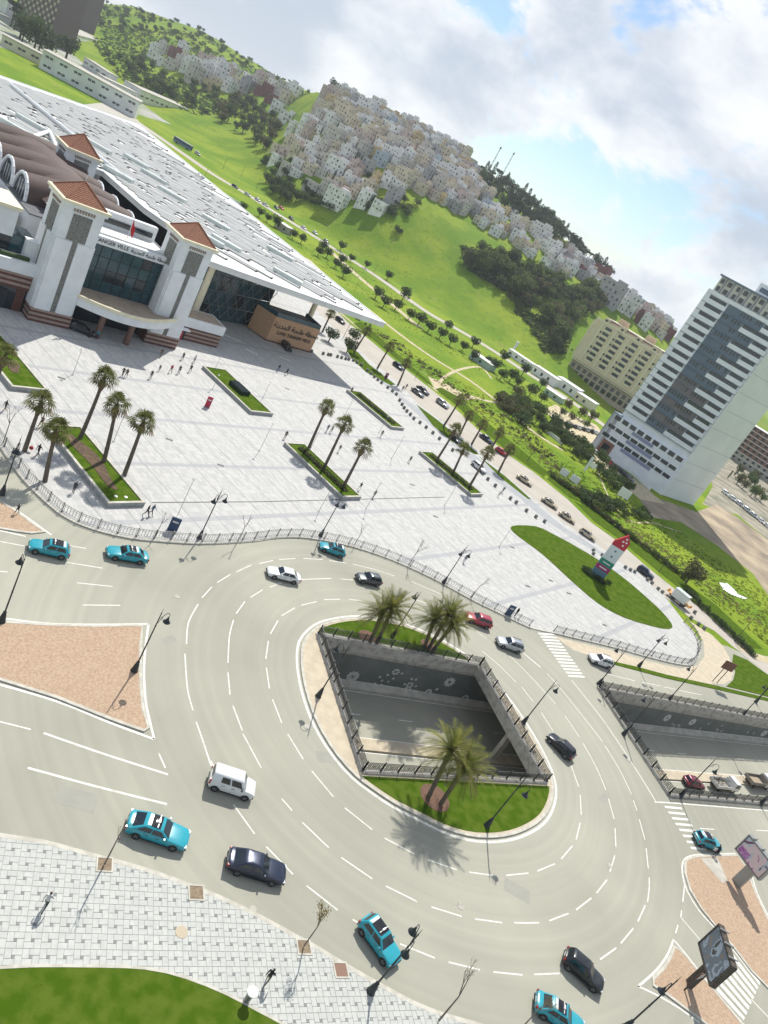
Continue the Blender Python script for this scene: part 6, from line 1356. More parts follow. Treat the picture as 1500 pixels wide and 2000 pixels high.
def car(kind, colour, label, rear, front, taxi=False, z=0.03, zg=0.5, detail=True, group=None, name='car', rack=False, zref=None):
    if kind not in CP_: CP_[kind] = car_proto(kind)
    P = CP_[kind]; a, b = (G(*rear, z + zg), G(*front, z + zg)); c = (a + b) / 2; d = b - a
    o = thing('taxi' if taxi else name, label, 'taxi' if taxi else ('van' if kind == 'van' else 'car'), (c.x, c.y, z), math.atan2(d.y, d.x), group); pm = PA[colour]
    bo = omat(ob('body', P['body'], o), pm); cb = omat(ob('cabin', P['cabin'], o), pm)
    for nm, me in P['panes']: ob(nm, me, cb)
    for x in (-P['wb'] / 2, P['wb'] / 2):
        for s in (-1, 1):
            w_ = ob('wheel', P['tyre'], o, (x, s * (P['hw'] - .09), P['wr'])); r_ = ob('rim', P['rim'], w_)
            w_.rotation_euler = (0, 0, 0 if s > 0 else math.pi)
    if not detail: return o
    for x in (-P['wb'] / 2, P['wb'] / 2):
        for s in (-1, 1): ob('wheel_arch', P['arch'], bo, (x, s * (P['hw'] * .985 + .012), 0))
    fx, rx = P['L'] / 2, -P['L'] / 2
    for s in (-1, 1):
        ob('headlight', P['hl'], o, (fx - .17, s * P['hw'] * .70, P['zb'] - .28), s * -.35); ob('taillight', P['tl'], o, (rx + .08, s * P['hw'] * .76, P['zb'] - .16), s * .25)
        omat(ob('mirror', P['mir'], o, (P['X'](P['bf']) - .35, s * (P['hw'] + .05), P['zb'] + .08)), pm if colour != 'white' or kind != 'van' else M_trim); ob('sill', P['sill'], bo, (0, s * P['hw'] * .965, .30))
        for x in (.12, -.75): ob('door_handle', P['handle'], bo, (x, s * (P['hw'] * .985), P['zb'] - .16))
        for x in (P['X'](P['bf']) - .25, -.05, -.95): ob('door_seam', P['seam'], bo, (x, s * (P['hw'] * .985), P['zb'] / 2 + .17))
    ob('bumper', P['bump'], bo, (fx - .02, 0, .36)); ob('bumper', P['bump'], bo, (rx + .03, 0, .38)); ob('number_plate', P['plate'], bo, (rx - .01, 0, .62)); ob('number_plate', P['plate'], bo, (fx + .0, 0, .42))
    if taxi:
        x0, x1 = P['X'](P['rr']) + .34, P['X'](P['rf']) - .12; rp_ = MB(); n_ = 6
        for i in range(n_ + 1):
            for j in range(n_ + 1): rp_.v.append((x0 + (x1 - x0) * i / n_, P['tw'] * .86 * (2 * j / n_ - 1), P['zr'] + .035 + .05 * (1 - (2 * j / n_ - 1) ** 2) * (1 - (2 * i / n_ - 1) ** 2 * .8)))
        for i in range(n_):
            for j in range(n_): q_ = i * (n_ + 1) + j; rp_.f.append((q_, q_ + n_ + 1, q_ + n_ + 2, q_ + 1)); rp_.m.append(0)
        rp_.build('roof_panel', M_roofg, cb, 3.14)
        mb = MB(); mb.box((x1 - .25, 0, P['zr'] + .09), (.06, P['tw'] * 1.7, .04)); mb.box((x1 - .25, 0, P['zr'] + .14), (.14, .36, .10)); mb.build('roof_sign', PA['white'], cb)
        MB().box((x0 - .12, 0, P['zr'] - .005), (.26, P['tw'] * 1.5, .05)).build('roof_spoiler', PA['white'], cb)
    if rack:
        for s in (-1, 1): MB().box((P['X']((P['rr'] + P['rf']) / 2), s * P['tw'] * .9, P['zr'] + .05), (1.6, .05, .05)).build('roof_rail', M_trim, cb)
    return o
car('hatch', 'turquoise', 'turquoise taxi with a white rear spoiler beside the small gravel island', (132, 1080), (60, 1064), True)
car('sedan', 'turquoise', 'turquoise taxi driving beside the plaza railing below bare trees', (285, 1090), (211, 1077), True)
car('hatch', 'turquoise', 'turquoise taxi close to the plaza railing behind a white sedan', (669, 1081), (628, 1066), True)
car('coupe_sedan', 'turquoise', 'turquoise taxi parked behind the leafless tree by the near pavement', (258, 1606), (358, 1640), True)
car('hatch', 'turquoise', 'turquoise taxi turning beside the double arm street lamp', (712, 1797), (772, 1880), True)
car('sedan', 'turquoise', 'turquoise taxi below the tree with sparse yellow leaves', (1053, 1958), (1132, 2010), True)
car('hatch', 'turquoise', 'turquoise taxi stopped on the worn crossing with a person at its window', (1357, 1636), (1406, 1652), True)
car('sedan', 'white', 'white saloon car on the upper arc of the roundabout', (584, 1131), (523, 1115))
car('hatch', 'dark grey', 'dark grey hatchback on the roundabout in front of the date palms', (747, 1137), (692, 1126))
car('suv', 'red', 'faded red estate car beside the clump of three date palms', (955, 1220), (912, 1204))
car('suv', 'silver', 'silver crossover with dark roof approaching from the first crossing', (1020, 1269), (969, 1251), rack=True)
car('suv', 'white', 'white crossover on the carriageway beside the pointed end of the plaza', (1196, 1300), (1148, 1283), rack=True)
car('hatch', 'black', 'black hatchback between the roundabout railing and ramp opening', (1115, 1478), (1076, 1438))
car('van', 'white', 'white panel van with side windows on the roundabout', (412, 1519), (492, 1545), name='van')
car('coupe_sedan', 'navy', 'dark navy saloon with bright roof reflection near the near pavement', (445, 1676), (556, 1710))
car('hatch', 'black', 'black hatchback leaving towards the small gravel island', (1103, 1865), (1176, 1928))
for i, (r_, f, c) in enumerate([((1012, 930), (1037, 947), 'beige'), ((1060, 974), (1087, 992), 'beige'), ((1094, 1002), (1121, 1020), 'beige')]):
    car('sedan', c, 'cream taxi with dark roof waiting in the line on the station road', r_, f, True, group='cream taxis waiting on the station road')
car('suv', 'beige', 'cream and black car with open bonnet at the front of the taxi line', (1134, 1036), (1161, 1055))
for r_, f, k, c, lb in [((968, 876), (991, 891), 'hatch', 'bright red', 'bright red car on the station road between palms'), ((937, 848), (963, 867), 'sedan', 'navy', 'dark blue car on the station road ahead of the red car'), ((803, 757), (829, 777), 'sedan', 'grey', 'grey car side by side with a dark one on station road'), ((814, 754), (838, 772), 'sedan', 'black', 'dark car side by side with a grey one on station road'), ((852, 780), (876, 798), 'suv', 'silver', 'silver car by the gap in the roadside lawn'), ((769, 709), (786, 722), 'hatch', 'navy', 'small dark blue car on the far part of station road'), ((656, 620), (673, 633), 'hatch', 'black', 'dark car on the road behind the tan station block'), ((1248, 1110), (1273, 1128), 'suv', 'navy', 'dark blue car parked among the bollards near the totem'), ((545, 660), (574, 696), 'suv', 'black', 'large black car parked before the tan station block'), ((148, 640), (172, 649), 'suv', 'black', 'black car in the shade of the station entrance'), ((880, 850), (900, 868), 'hatch', 'black', 'dark car partly behind palms in the slip lane'), ((925, 905), (945, 922), 'suv', 'white', 'white car with dark bonnet in the slip lane')]:
    car(k, c, lb, r_, f)
for k in range(4):
    pass
rc = random.Random(3)
for r_, f, c in [((535, 402), (545, 410), 'navy'), ((546, 404), (553, 409), 'bright red'), ((590, 443), (597, 448), 'white'), ((611, 452), (620, 459), 'white'), ((633, 468), (642, 475), 'grey'), ((565, 424), (573, 430), 'black'), ((392, 362), (400, 368), 'black'), ((480, 378), (488, 383), 'white'), ((500, 388), (507, 393), 'silver'), ((515, 398), (522, 402), 'white'), ((455, 362), (463, 367), 'black')]:
    car('hatch', c, f'small {c} car on the far road below the green field', r_, f, detail=False, group=f'{c} cars on the far road')
for k in range(9):
    x, y = 1096 + k * 8.2, 829 + k * 2.4; c = rc.choice(('white', 'silver', 'grey', 'white', 'black')); car(rc.choice(('hatch', 'suv')), c, f'{c} car in the row on the dirt car park', (x, y), (x + 6, y - 6), detail=False, group=f'{c} cars on the dirt car park')
for k in range(10):
    x, y = 1140 + k * 9.5, 866 + k * 7.2; c = ('black', 'dark grey', 'white', 'black', 'grey', 'bright red', 'black', 'navy', 'black', 'grey')[k]; car(rc.choice(('hatch', 'sedan', 'suv')), c, f'{c} car parked in the line at the foot of the tower', (x, y), (x + 9, y + 7), detail=False, group=f'{c} cars at the foot of the tower')
for k in range(7):
    x, y = 1412 + k * 14, 960 + k * 11; c = rc.choice(('white', 'grey', 'white', 'silver')); car(rc.choice(('suv', 'van')), c, f'{c} vehicle in the yard behind the tower', (x, y), (x + 9, y + 7), detail=False, group=f'{c} vehicles in the yard behind the tower')
# vehicles on the ramp
def zramp(px):
    z = -6.0
    for _ in range(8): p = G(px[0], px[1], z); z = zf((p.xy - A1).dot(TE))
    return z
zz = zramp((1352, 1535)); car('hatch', 'maroon', 'maroon car with raised green tailgate parked on the ramp', (1336, 1525), (1374, 1534), z=zz + .02)
def truck(rear, front, label, tip):
    z = zramp(((rear[0] + front[0]) / 2, (rear[1] + front[1]) / 2)); a, b = G(*rear, z + .8), G(*front, z + .8); c = (a + b) / 2; d = b - a
    o = thing('flatbed_truck', label, 'truck', (c.x, c.y, z + .02), math.atan2(d.y, d.x)); mw = PA['white']
    MB().box((-.3, 0, .62), (5.0, .8, .25)).build('chassis', M_trim, o)
    mb = MB(); mb.add([(1.2, -.95, .5), (2.9, -.95, .5), (2.9, -.95, 1.25), (2.5, -.9, 2.05), (1.2, -.9, 2.1), (1.2, .95, .5), (2.9, .95, .5), (2.9, .95, 1.25), (2.5, .9, 2.05), (1.2, .9, 2.1)], [(0, 1, 2, 3, 4), (9, 8, 7, 6, 5), (1, 6, 7, 2), (2, 7, 8, 3), (3, 8, 9, 4), (4, 9, 5, 0), (0, 5, 6, 1)]); cb = mb.build('cab', mw, o)
    MB().add([(2.93, -.82, 1.28), (2.93, .82, 1.28), (2.56, .78, 1.98), (2.56, -.78, 1.98)], [(0, 1, 2, 3)]).build('windscreen', M_cglass, cb)
    for s in (-1, 1): MB().add([(1.5, s * .97, 1.25), (2.6, s * .97, 1.25), (2.35, s * .925, 1.92), (1.5, s * .925, 1.95)], [(0, 1, 2, 3) if s < 0 else (3, 2, 1, 0)]).build('side_window', M_cglass, cb); MB().box((2.92, s * .68, .8), (.08, .3, .2)).build('headlight', M_hl, cb)
    bd = ob('bed', None, o); mt = mat('bed_steel', (0.30, 0.28, 0.24), (0.22, 0.2, 0.17), scale=3, rough=.8, coord='obj'); bpy.data.objects.remove(bd)
    mb = MB(); mb.box((-.9, 0, .86), (3.9, 2.0, .12)); bd = mb.build('bed', mt, o)
    for c_, d_ in (((-.9, 1.0, 1.15), (3.9, .06, .5)), ((-.9, -1.0, 1.15), (3.9, .06, .5)), ((-2.85, 0, 1.15), (.06, 2.0, .5)), ((1.05, 0, 1.35), (.06, 2.0, .9))): MB().box(c_, d_).build('bed_side', mt if tip else mw, bd)
    if tip: MB().box((-.9, 0, .95), (2.6, 1.4, .1)).build('sand', M_dirt, bd)
    for x in (1.95, -1.6):
        for s in (-1, 1): w_ = ob('wheel', CP_['suv']['tyre'], o, (x, s * .85, .38), 0 if s > 0 else math.pi); ob('rim', CP_['suv']['rim'], w_)
    return o
truck((1391, 1530), (1436, 1536), 'white flatbed truck loaded with scaffolding and cables on the ramp', False)
truck((1455, 1522), (1505, 1530), 'grey tipper truck with a bed of sand on the ramp', True)
z = zramp((1405, 1530)); p = G(1405, 1528, z + 1.3); o = thing('scaffold_stack', 'tangled rods and cables piled on the white flatbed truck', 'scaffolding', p, math.atan2(TE.y, TE.x)); rr_ = random.Random(2)
for k in range(26):
    mb = MB(); a = Vector((rr_.uniform(-1.6, .8), rr_.uniform(-.8, .8), rr_.uniform(-.1, .5))); mb.tube(a, a + Vector((rr_.uniform(-.9, .9), rr_.uniform(-.6, .6), rr_.uniform(0, .9))), .035, n=4); mb.build('rod', rr_.choice((M_railg, M_dry, M_barkd)), o)
# bus and van on the far road
a, b = G(338, 276), G(373, 297); d = b - a; c = (a + b) / 2; o = thing('bus', 'blue and white coach on the far road behind the canopy', 'bus', (c.x, c.y, .1), math.atan2(d.y, d.x))
mb = MB(); mb.box((0, 0, 1.75), (12, 2.5, 2.7)); bo = mb.build('body', PA['blue'], o); MB().box((0, 0, 3.15), (11.6, 2.3, .2)).build('roof', PA['white'], o)
for k in range(8):
    for s in (-1, 1): MB().box((-5 + 1.4 * k, s * 1.26, 2.3), (1.2, .04, .9)).build('window', M_cglass, bo)
MB().box((6.02, 0, 2.0), (.04, 2.2, 1.4)).build('windscreen', M_cglass, bo)
for x in (-3.6, 3.8):
    for s in (-1, 1): w_ = ob('wheel', CP_['suv']['tyre'], o, (x, s * 1.15, .45)); w_.scale = (1.25, 1.2, 1.25)
car('van', 'white', 'white van behind the coach on the far road', (378, 296), (394, 306), detail=False, name='van')
# ================================================================ street lamps
M_lamp = mat('lamp_iron', (0.022, 0.03, 0.034), rough=0.45, metal=0.2, spec=0.5); M_lens = mat('lamp_lens', (0.6, 0.6, 0.56), rough=0.3)
lp = MB(); lp.lathe([(.36, 0), (.36, .08), (.30, .16), (.27, .5), (.20, .85), (.13, 1.05), (.17, 1.12), (.10, 1.22), (.075, 1.3), (.07, 3.4), (.10, 3.45), (.07, 3.5), (.06, 5.6), (.09, 5.65), (.055, 5.72), (.045, 7.1), (.07, 7.15), (.03, 7.22), (.012, 7.75)], 12); LPOST = lp.mesh('post', M_lamp, .7)
la = MB(); arc = [(.05, 0, 5.9), (.2, 0, 6.35), (.4, 0, 6.85), (.68, 0, 7.08), (.95, 0, 6.98), (1.05, 0, 6.75), (1.0, 0, 6.58)]; la.path(arc, .03, 6); la.path([(.05, 0, 6.5), (.3, 0, 6.75)], .018, 5)
for k in range(8): t0, t1 = math.pi * k / 4, math.pi * (k + 1) / 4; la.tube((.32 + .12 * math.cos(t0), 0, 6.4 + .12 * math.sin(t0)), (.32 + .12 * math.cos(t1), 0, 6.4 + .12 * math.sin(t1)), .014, n=4)
LARM = la.mesh('arm', M_lamp, .7); lh = MB(); lh.lathe([(.05, .62), (.09, .55), (.07, .45), (.13, .36), (.17, .2), (.33, .06), (.36, 0), (.34, -.03)], 14); LHEAD = lh.mesh('lamp_shade', M_lamp, .7); ll = MB(); ll.lathe([(.31, -.03), (.28, -.1), (.15, -.15), (.02, -.16)], 12); LLENS = ll.mesh('lens', M_lens, 1.0)
def lamp(b, heads, label, z=.14):
    B = G(*b); o = thing('street_lamp', label, 'street lamp', (B.x, B.y, z)); ob('post', LPOST, o)
    for h in heads:
        if isinstance(h, tuple): X = G(h[0], h[1], 6.2) - B; a = math.atan2(X.y, X.x)
        else: a = h
        ar = ob('arm', LARM, o, (0, 0, 0), a); hd = ob('lamp_shade', LHEAD, o, (math.cos(a) * 1.0, math.sin(a) * 1.0, 5.98)); ob('lens', LLENS, hd)
    return o
lamp((620, 1362), [(658, 1270)], 'single arm lamp on the beige strip beside the roundabout railing')
lamp((1020.5, 1413.5), [(1089, 1351)], 'single arm lamp on beige strip at the bridge side of the roundabout')
lamp((949, 1615), [(1023, 1549)], 'single arm lamp on the near roundabout lawn beside the leaning palms')
lamp((261, 1312), [(332, 1213)], 'single arm lamp at the tip of the big gravel island')
lamp((2, 1216), [(38, 1095)], 'single arm lamp on the upper kerb of the big gravel island')
lamp((388, 1053), [(412, 983), (436, 978)], 'double arm lamp on the plaza kerb near the blue panel')
lamp((625, 1048), [(652, 997), (668, 988)], 'double arm lamp on the plaza kerb behind a turquoise taxi')
lamp((722, 1939), [(808, 1812), (784, 1880)], 'double arm lamp on the near pavement kerb in front of a taxi')
lamp((865, 1140), [(892, 1087), (912, 1085)], 'double arm lamp on the plaza kerb near the red car')
lamp((1247, 1302), [(1275, 1255), (1292, 1252)], 'double arm lamp in the thin grass strip beside the carriageway')
lamp((1168, 1337), [(1206, 1273)], 'single arm lamp at the corner of the ramp opening by the crossing')
lamp((1305, 1368), [(1343, 1305)], 'single arm lamp midway along the far railing of the ramp')
lamp((1450, 1397), [(1490, 1340)], 'single arm lamp further along the far railing of the ramp')
lamp((1217, 1435), [(1263, 1372)], 'single arm lamp on the strip between roundabout and ramp opening')
lamp((1327, 1557), [(1395, 1507)], 'single arm lamp at the near corner of the ramp above maroon car')
lamp((1484, 1572), [(1540, 1520)], 'single arm lamp on the near railing of the ramp above the tipper')
lamp((765, 1245), [(806, 1147)], 'single arm lamp on the far roundabout lawn between palm clumps')
lamp((3, 967), [(18, 900), (35, 915)], 'double arm lamp at the plaza railing bend')
lamp((1218, 2010), [(1240, 1955)], 'double arm lamp near the small gravel island and black hatchback', z=.14)
lamp((1475, 1372), [(1478, 1345)], 'single arm lamp in the triangular lawn past the brown sign')
# slim light poles on the plaza
M_grey = mat('grey_metal', (0.30, 0.31, 0.31), rough=.45, metal=.5); sp_ = MB(); sp_.tube((0, 0, 0), (0, 0, 1), .045, .03, 6); SPM = sp_.mesh('pole', M_grey); hd_ = MB(); hd_.lathe([(.2, 0), (.22, .04), (.05, .12)], 10); SHD = hd_.mesh('lamp_head', M_grey); bs_ = MB().box((0, 0, .04), (.3, .3, .08)); SBS = bs_.mesh('base_plate', M_grey)
for b, t in [((142, 732), (159, 683)), ((345, 1010), (385, 940)), ((222, 862), (257, 798)), ((507, 880), (535, 828)), ((513, 778), (528, 747)), ((765, 895), (785, 852)), ((673, 812), (688, 780)), ((608, 873), (627, 837)), ((623, 998), (647, 950)), ((715, 993), (742, 942)), ((868, 987), (885, 945)), ((975, 1067), (996, 1034)), ((417, 728), (430, 700)), ((415, 760), (428, 742)), ((740, 845), (755, 812))]:
    B, h = fit_height(b, t); o = thing('light_pole', 'slim grey light pole standing on the open plaza paving', 'light pole', (B.x, B.y, .13), group='slim light poles of the plaza'); ob('pole', SPM, o).scale = (1, 1, h); ob('lamp_head', SHD, o, (0, 0, h)); ob('base_plate', SBS, o)
for b, t in [((1287, 1116), (1322, 1074)), ((1434, 1252), (1482, 1200)), ((812, 735), (831, 700)), ((1030, 900), (1060, 860)), ((905, 795), (922, 765)), ((670, 660), (684, 632)), ((1148, 985), (1170, 955)), ((1095, 925), (1110, 900)), ((398, 350), (406, 330)), ((435, 330), (445, 310)), ((470, 345), (478, 326)), ((500, 370), (510, 350)), ((730, 532), (738, 515)), ((790, 575), (797, 560))]:
    B, h = fit_height(b, t); o = thing('utility_pole', 'thin dark roadside pole in the meadow grass', 'pole', (B.x, B.y, 0), group='thin roadside poles'); q = ob('pole', SPM, o); q.scale = (1.8, 1.8, h); omat(q, M_barkd); MB().box((0.3, 0, h - .1), (.9, .1, .08)).build('cross_arm', M_barkd, o)
# ================================================================ bollards
M_bol = mat('bollard_stone', (0.14, 0.15, 0.14), (0.20, 0.21, 0.19), scale=4, rough=.9, coord='obj'); bl = MB(); bl.lathe([(.36, 0), (.40, .06), (.36, .12), (.38, .5), (.42, .62), (.36, .72), (.2, .8), (.05, .83)], 14); BOL = bl.mesh('bollard', M_bol, .8); bc = MB(); bc.lathe([(.40, .2), (.405, .24), (.39, .28)], 14); BBD = bc.mesh('band', M_railg, .8)
BP = [(75, 355), (100, 360), (112, 362), (145, 370), (165, 375), (185, 380), (200, 383), (222, 388), (240, 398), (262, 410), (290, 437), (308, 452), (325, 468), (342, 482), (360, 497), (390, 520), (413, 537), (432, 553), (448, 583), (460, 603), (470, 620), (483, 636), (500, 652), (517, 672), (547, 692), (577, 715), (610, 742), (642, 770), (706, 826), (853, 940), (878, 968), (914, 1000), (988, 1062), (1016, 1082), (1066, 1122), (1112, 1152), (1154, 1175), (18, 345)]
for x, y in BP: p = G(600 + .4 * x, 551 + .4 * y); o = ob('bollard', BOL, None, (p.x, p.y, .13)); tag(o, 'squat dark stone bollard in the row between plaza and station road', 'bollard', 'bollards between plaza and station road'); ob('band', BBD, o)
for x, y in [(565, 480), (565, 498), (612, 505), (655, 540), (735, 570), (762, 584), (785, 594), (853, 636), (877, 654), (910, 684), (932, 702), (1105, 809), (1125, 872), (1155, 894), (1085, 839)]: p = G(950 + .3667 * x, 901 + .3667 * y); o = ob('bollard', BOL, None, (p.x, p.y, .03)); tag(o, 'squat dark stone bollard closing the road between totem and booth', 'bollard', 'bollards near the totem'); ob('band', BBD, o)
# ================================================================ plaza planters
M_pw = mat('planter_stone', (0.36, 0.37, 0.36), (0.27, 0.28, 0.27), scale=2, rough=.85); PB = Vector((.5, .866, 0)); PLG = Vector((-.866, .5, 0))
def planter(near, label, w_=5.2, L_=16.5, fill='hedge', rot=0.0):
    N_ = G(*near); o = thing('planter', label, 'planter', (N_.x, N_.y, .13), math.atan2(PB.y, PB.x) + rot)
    MB().add([], []); t = .32; h = .62
    for c, d in (((w_ / 2, t / 2, h / 2), (w_, t, h)), ((w_ / 2, L_ - t / 2, h / 2), (w_, t, h)), ((t / 2, L_ / 2, h / 2), (t, L_ - 2 * t, h)), ((w_ - t / 2, L_ / 2, h / 2), (t, L_ - 2 * t, h))):
        MB().box(c, d).build('wall', M_pw, o); MB().box((c[0], c[1], h + .03), (d[0] + .06, d[1] + .06, .06)).build('coping', M_kerb, o)
    MB().box((w_ / 2, L_ / 2, h - .12), (w_ - 2 * t, L_ - 2 * t, .1)).build('grass', M_lawn, o)
    r = random.Random(int(near[0]))
    if fill in ('soil', 'flower'):
        pts = []
        for k in range(26): a = 2 * math.pi * k / 26; pts.append((w_ / 2 + (.9 + .35 * math.sin(3 * a + 1)) * math.cos(a) * 1.15, L_ * (.52 if fill == 'soil' else .3) + (L_ * .36 if fill == 'soil' else 2.4) * math.sin(a)))
        MB().prism(pts, h - .08, h - .02).build('soil_bed', M_soil, o)
        if fill == 'soil':
            for c in ((w_ * .35, 1.5), (w_ * .6, 1.3)): mb = MB(); mb.lathe([(.24, 0), (.24, .06), (.05, .09)], 10, (c[0], c[1], h - .07)); mb.build('ground_light', M_lens, o)
    if fill in ('hedge',):
        mb = MB()
        for _ in range(1500):
            p = Vector((w_ / 2 + r.uniform(-.75, .75), L_ * .5 + r.uniform(-.40, .40) * L_, h - .05 + r.uniform(0, .4))); a = Vector((r.gauss(0, 1), r.gauss(0, 1), 1 + r.random())).normalized(); u = a.orthogonal().normalized() * .13; v = a.cross(u); mb.add([p - u, p - v, p + u, p + v], [(0, 1, 2, 3)])
        tag(mb.build('hedge', leaf_mat('planter_hedge', (0.09, 0.085, 0.03), (0.05, 0.075, 0.02), .6, 0.0), o), kind='stuff')
    if fill == 'box': MB().box((w_ * .55, L_ * .5, h + .35), (2.2, 4.2, .8)).build('vent_box', M_gdark, o)
    return o
planter((208, 993), 'long stone planter with soil bed and three fan palms by the kerb', fill='soil', L_=17.5)
planter((665, 978), 'long stone planter with hedge and three palms mid plaza', fill='hedge')
planter((917, 971), 'long stone planter with hedge and palms beside the bollards', fill='hedge')
planter((487, 810), 'long stone planter with grass and dark vent box near station', fill='box', w_=5.8)
planter((762, 839), 'long stone planter with hedge but no palms', fill='hedge')
planter((20, 764), 'stone planter with brown flower bed beside station wing', fill='flower', L_=22)
# drain gratings in the plaza paving
gr = MB(); gr.box((0, 0, .01), (1.1, .5, .02)); GRM = gr.mesh('drain_grating', mat('grating_iron', (.13, .13, .125), rough=.7)); gb = MB()
for k in range(7): gb.box((-.45 + .15 * k, 0, .026), (.05, .44, .012))
GRB = gb.mesh('bars', M_black)
for x, y in [(1030, 1146), (1075, 1135), (1180, 1222), (1000, 1070), (850, 1010), (700, 870), (430, 910), (330, 860), (560, 760), (120, 740), (640, 800), (1110, 1160), (805, 948), (285, 815)]:
    p = G(x, y); o = ob('drain_grating', GRM, None, (p.x, p.y, .131), .52); tag(o, 'dark rectangular drain grating set into the plaza paving', 'drain', 'drain gratings of the plaza'); tag(ob('bars', GRB, o), kind='stuff')
# dark drain line across the plaza
mb = MB(); strip(mb, [G(297, 983), G(500, 981.5), G(867, 972)], .22, .137); tag(mb.build('drain_channel', M_black), kind='structure')
mb = MB()
for a, b in (((438, 655), (470, 668)), ((478, 682), (503, 694)), ((545, 697), (568, 707))): strip(mb, [G(*a), G(*b)], .8, .137)
tag(mb.build('plaza_markings', M_paint), kind='structure')
# tree pits, manholes, bark circles
M_pit = mat('pit_soil', (.27, .21, .14), (.2, .15, .1), scale=4, rough=1, bump=.8)
for px, s, mt, lb in (((203, 1691), .95, M_pit, 'brown tree pit square with the leafless tree'), ((382, 1746), 1.0, M_pit, 'empty brown tree pit square framed in stone'), ((592, 1852), .95, M_pit, 'brown tree pit square with sparse leaved tree'), ((664, 1897), .95, mat('rust_plate', (.22, .13, .09), rough=.8), 'reddish cover plate at the pavement kerb')):
    p = G(*px); o = thing('tree_pit', lb, 'tree pit', (p.x, p.y, .15), math.atan2(e1.y, e1.x)); MB().box((0, 0, .012), (s, s, .02)).build('soil', mt, o)
    for c, d in (((0, s / 2 + .06, .02), (s + .24, .12, .05)), ((0, -s / 2 - .06, .02), (s + .24, .12, .05)), ((s / 2 + .06, 0, .02), (.12, s, .05)), ((-s / 2 - .06, 0, .02), (.12, s, .05))): MB().box(c, d).build('edging', M_kerb, o)
for px, r_, z, mt, lb in (((353, 1823), .45, .158, M_beige, 'round beige manhole cover in the near pavement'), ((494, 1776), .28, .022, M_concd, 'round grey manhole cover in the road gutter'), ((345, 1165), .36, .022, M_concd, 'round grey manhole cover near the tip of the big gravel island'), ((1190, 1690), .36, .022, M_concd, 'round grey manhole cover in the road by the worn crossing'), ((600, 1420), .36, .022, M_concd, 'round grey manhole cover beside the roundabout beige strip'), ((900, 1770), .36, .022, M_concd, 'round grey manhole cover in the wide lower lanes')):
    if lb == 'round cover': continue
    p = G(*px); mb = MB(); mb.lathe([(r_, 0), (r_, .02), (r_ * .9, .026), (0.02, .026)], 20, (0, 0, 0)); o = mb.build('manhole_cover', mt); o.location = (p.x, p.y, z); tag(o, lb, 'manhole cover')
for px, r_ in (((720, 1248), 1.5), ((848, 1560), 1.7), ((836, 1262), 1.2)):
    p = G(*px); mb = MB(); mb.lathe([(r_, 0), (r_ * .95, .05), (.05, .06)], 22); o = mb.build('bark_circle', mat('bark_mulch', (.19, .11, .075), (.13, .075, .05), scale=6, rough=1, bump=1)); o.location = (p.x, p.y, .163); tag(o, kind='structure')
# ================================================================ signs, billboards, totem, booth
B = G(1163, 1128); tdir = Vector((.80, -.60, 0)); o = thing('totem_sign', 'tall white totem sign with red flag shaped top on the oval lawn', 'sign', (B.x, B.y, .19), math.atan2(-.12, 1))
_, th = fit_height((1165, 1128), (1220, 1040)); th = min(max(th, 9), 16)
for z0, z1, mt, nm, w_ in ((0, 2.0, mat('totem_blue', (.10, .20, .26), rough=.5), 'blue_panel', 3.0), (2.0, 3.1, mat('totem_magenta', (.38, .02, .14), rough=.5), 'magenta_panel', 3.0), (3.1, 4.5, mat('totem_green', (.02, .24, .16), rough=.5), 'green_panel', 3.0), (4.5, th * .70, mat('totem_white', (.62, .68, .70), rough=.45), 'white_panel', 2.9)): MB().box((0, 0, (z0 + z1) / 2), (w_, .8, z1 - z0)).build(nm, mt, o)
mb = MB(); w2 = 1.45; zt = th * .70
mb.add([(-w2, -.4, zt), (w2, -.4, zt), (w2, -.4, th * .88), (w2 * .2, -.4, th), (-w2, -.4, zt + .9), (-w2, .4, zt), (w2, .4, zt), (w2, .4, th * .88), (w2 * .2, .4, th), (-w2, .4, zt + .9)], [(0, 1, 2, 3, 4), (9, 8, 7, 6, 5), (0, 5, 6, 1), (1, 6, 7, 2), (2, 7, 8, 3), (3, 8, 9, 4), (4, 9, 5, 0)]); rt = mb.build('red_top', mat('totem_red', (.45, .015, .03), rough=.5), o)
for x, z in ((.5, th * .78), (.1, th * .85), (.75, th * .86), (.45, th * .92)): mb = MB(); mb.lathe([(.22, 0), (.2, .03)], 10); q = mb.build('emblem', M_white, rt); q.location = (x, -.41, z); q.rotation_euler = (R_(90), 0, 0)
for z, s in ((2.55, .9), (3.8, .7)): MB().box((0, -.42, z), (1.7, .04, .3 * s)).build('emblem', M_white, o)
for z in (5.6, th * .62): mb = MB(); mb.lathe([(.25, 0), (.23, .03)], 10); q = mb.build('emblem', M_blue, o); q.location = (0, -.41, z); q.rotation_euler = (R_(90), 0, 0)
for k in range(12): a = rv.uniform(0, 6.28); rad = rv.uniform(1.6, 3.2); put_tree(B + Vector((math.cos(a) * rad * 1.3, math.sin(a) * rad * .6, .15)), 'bush', 0, 'clipped dark shrub round the foot of the totem sign', rv.uniform(.35, .5), 'shrub', 'shrub', 'shrubs round the totem')
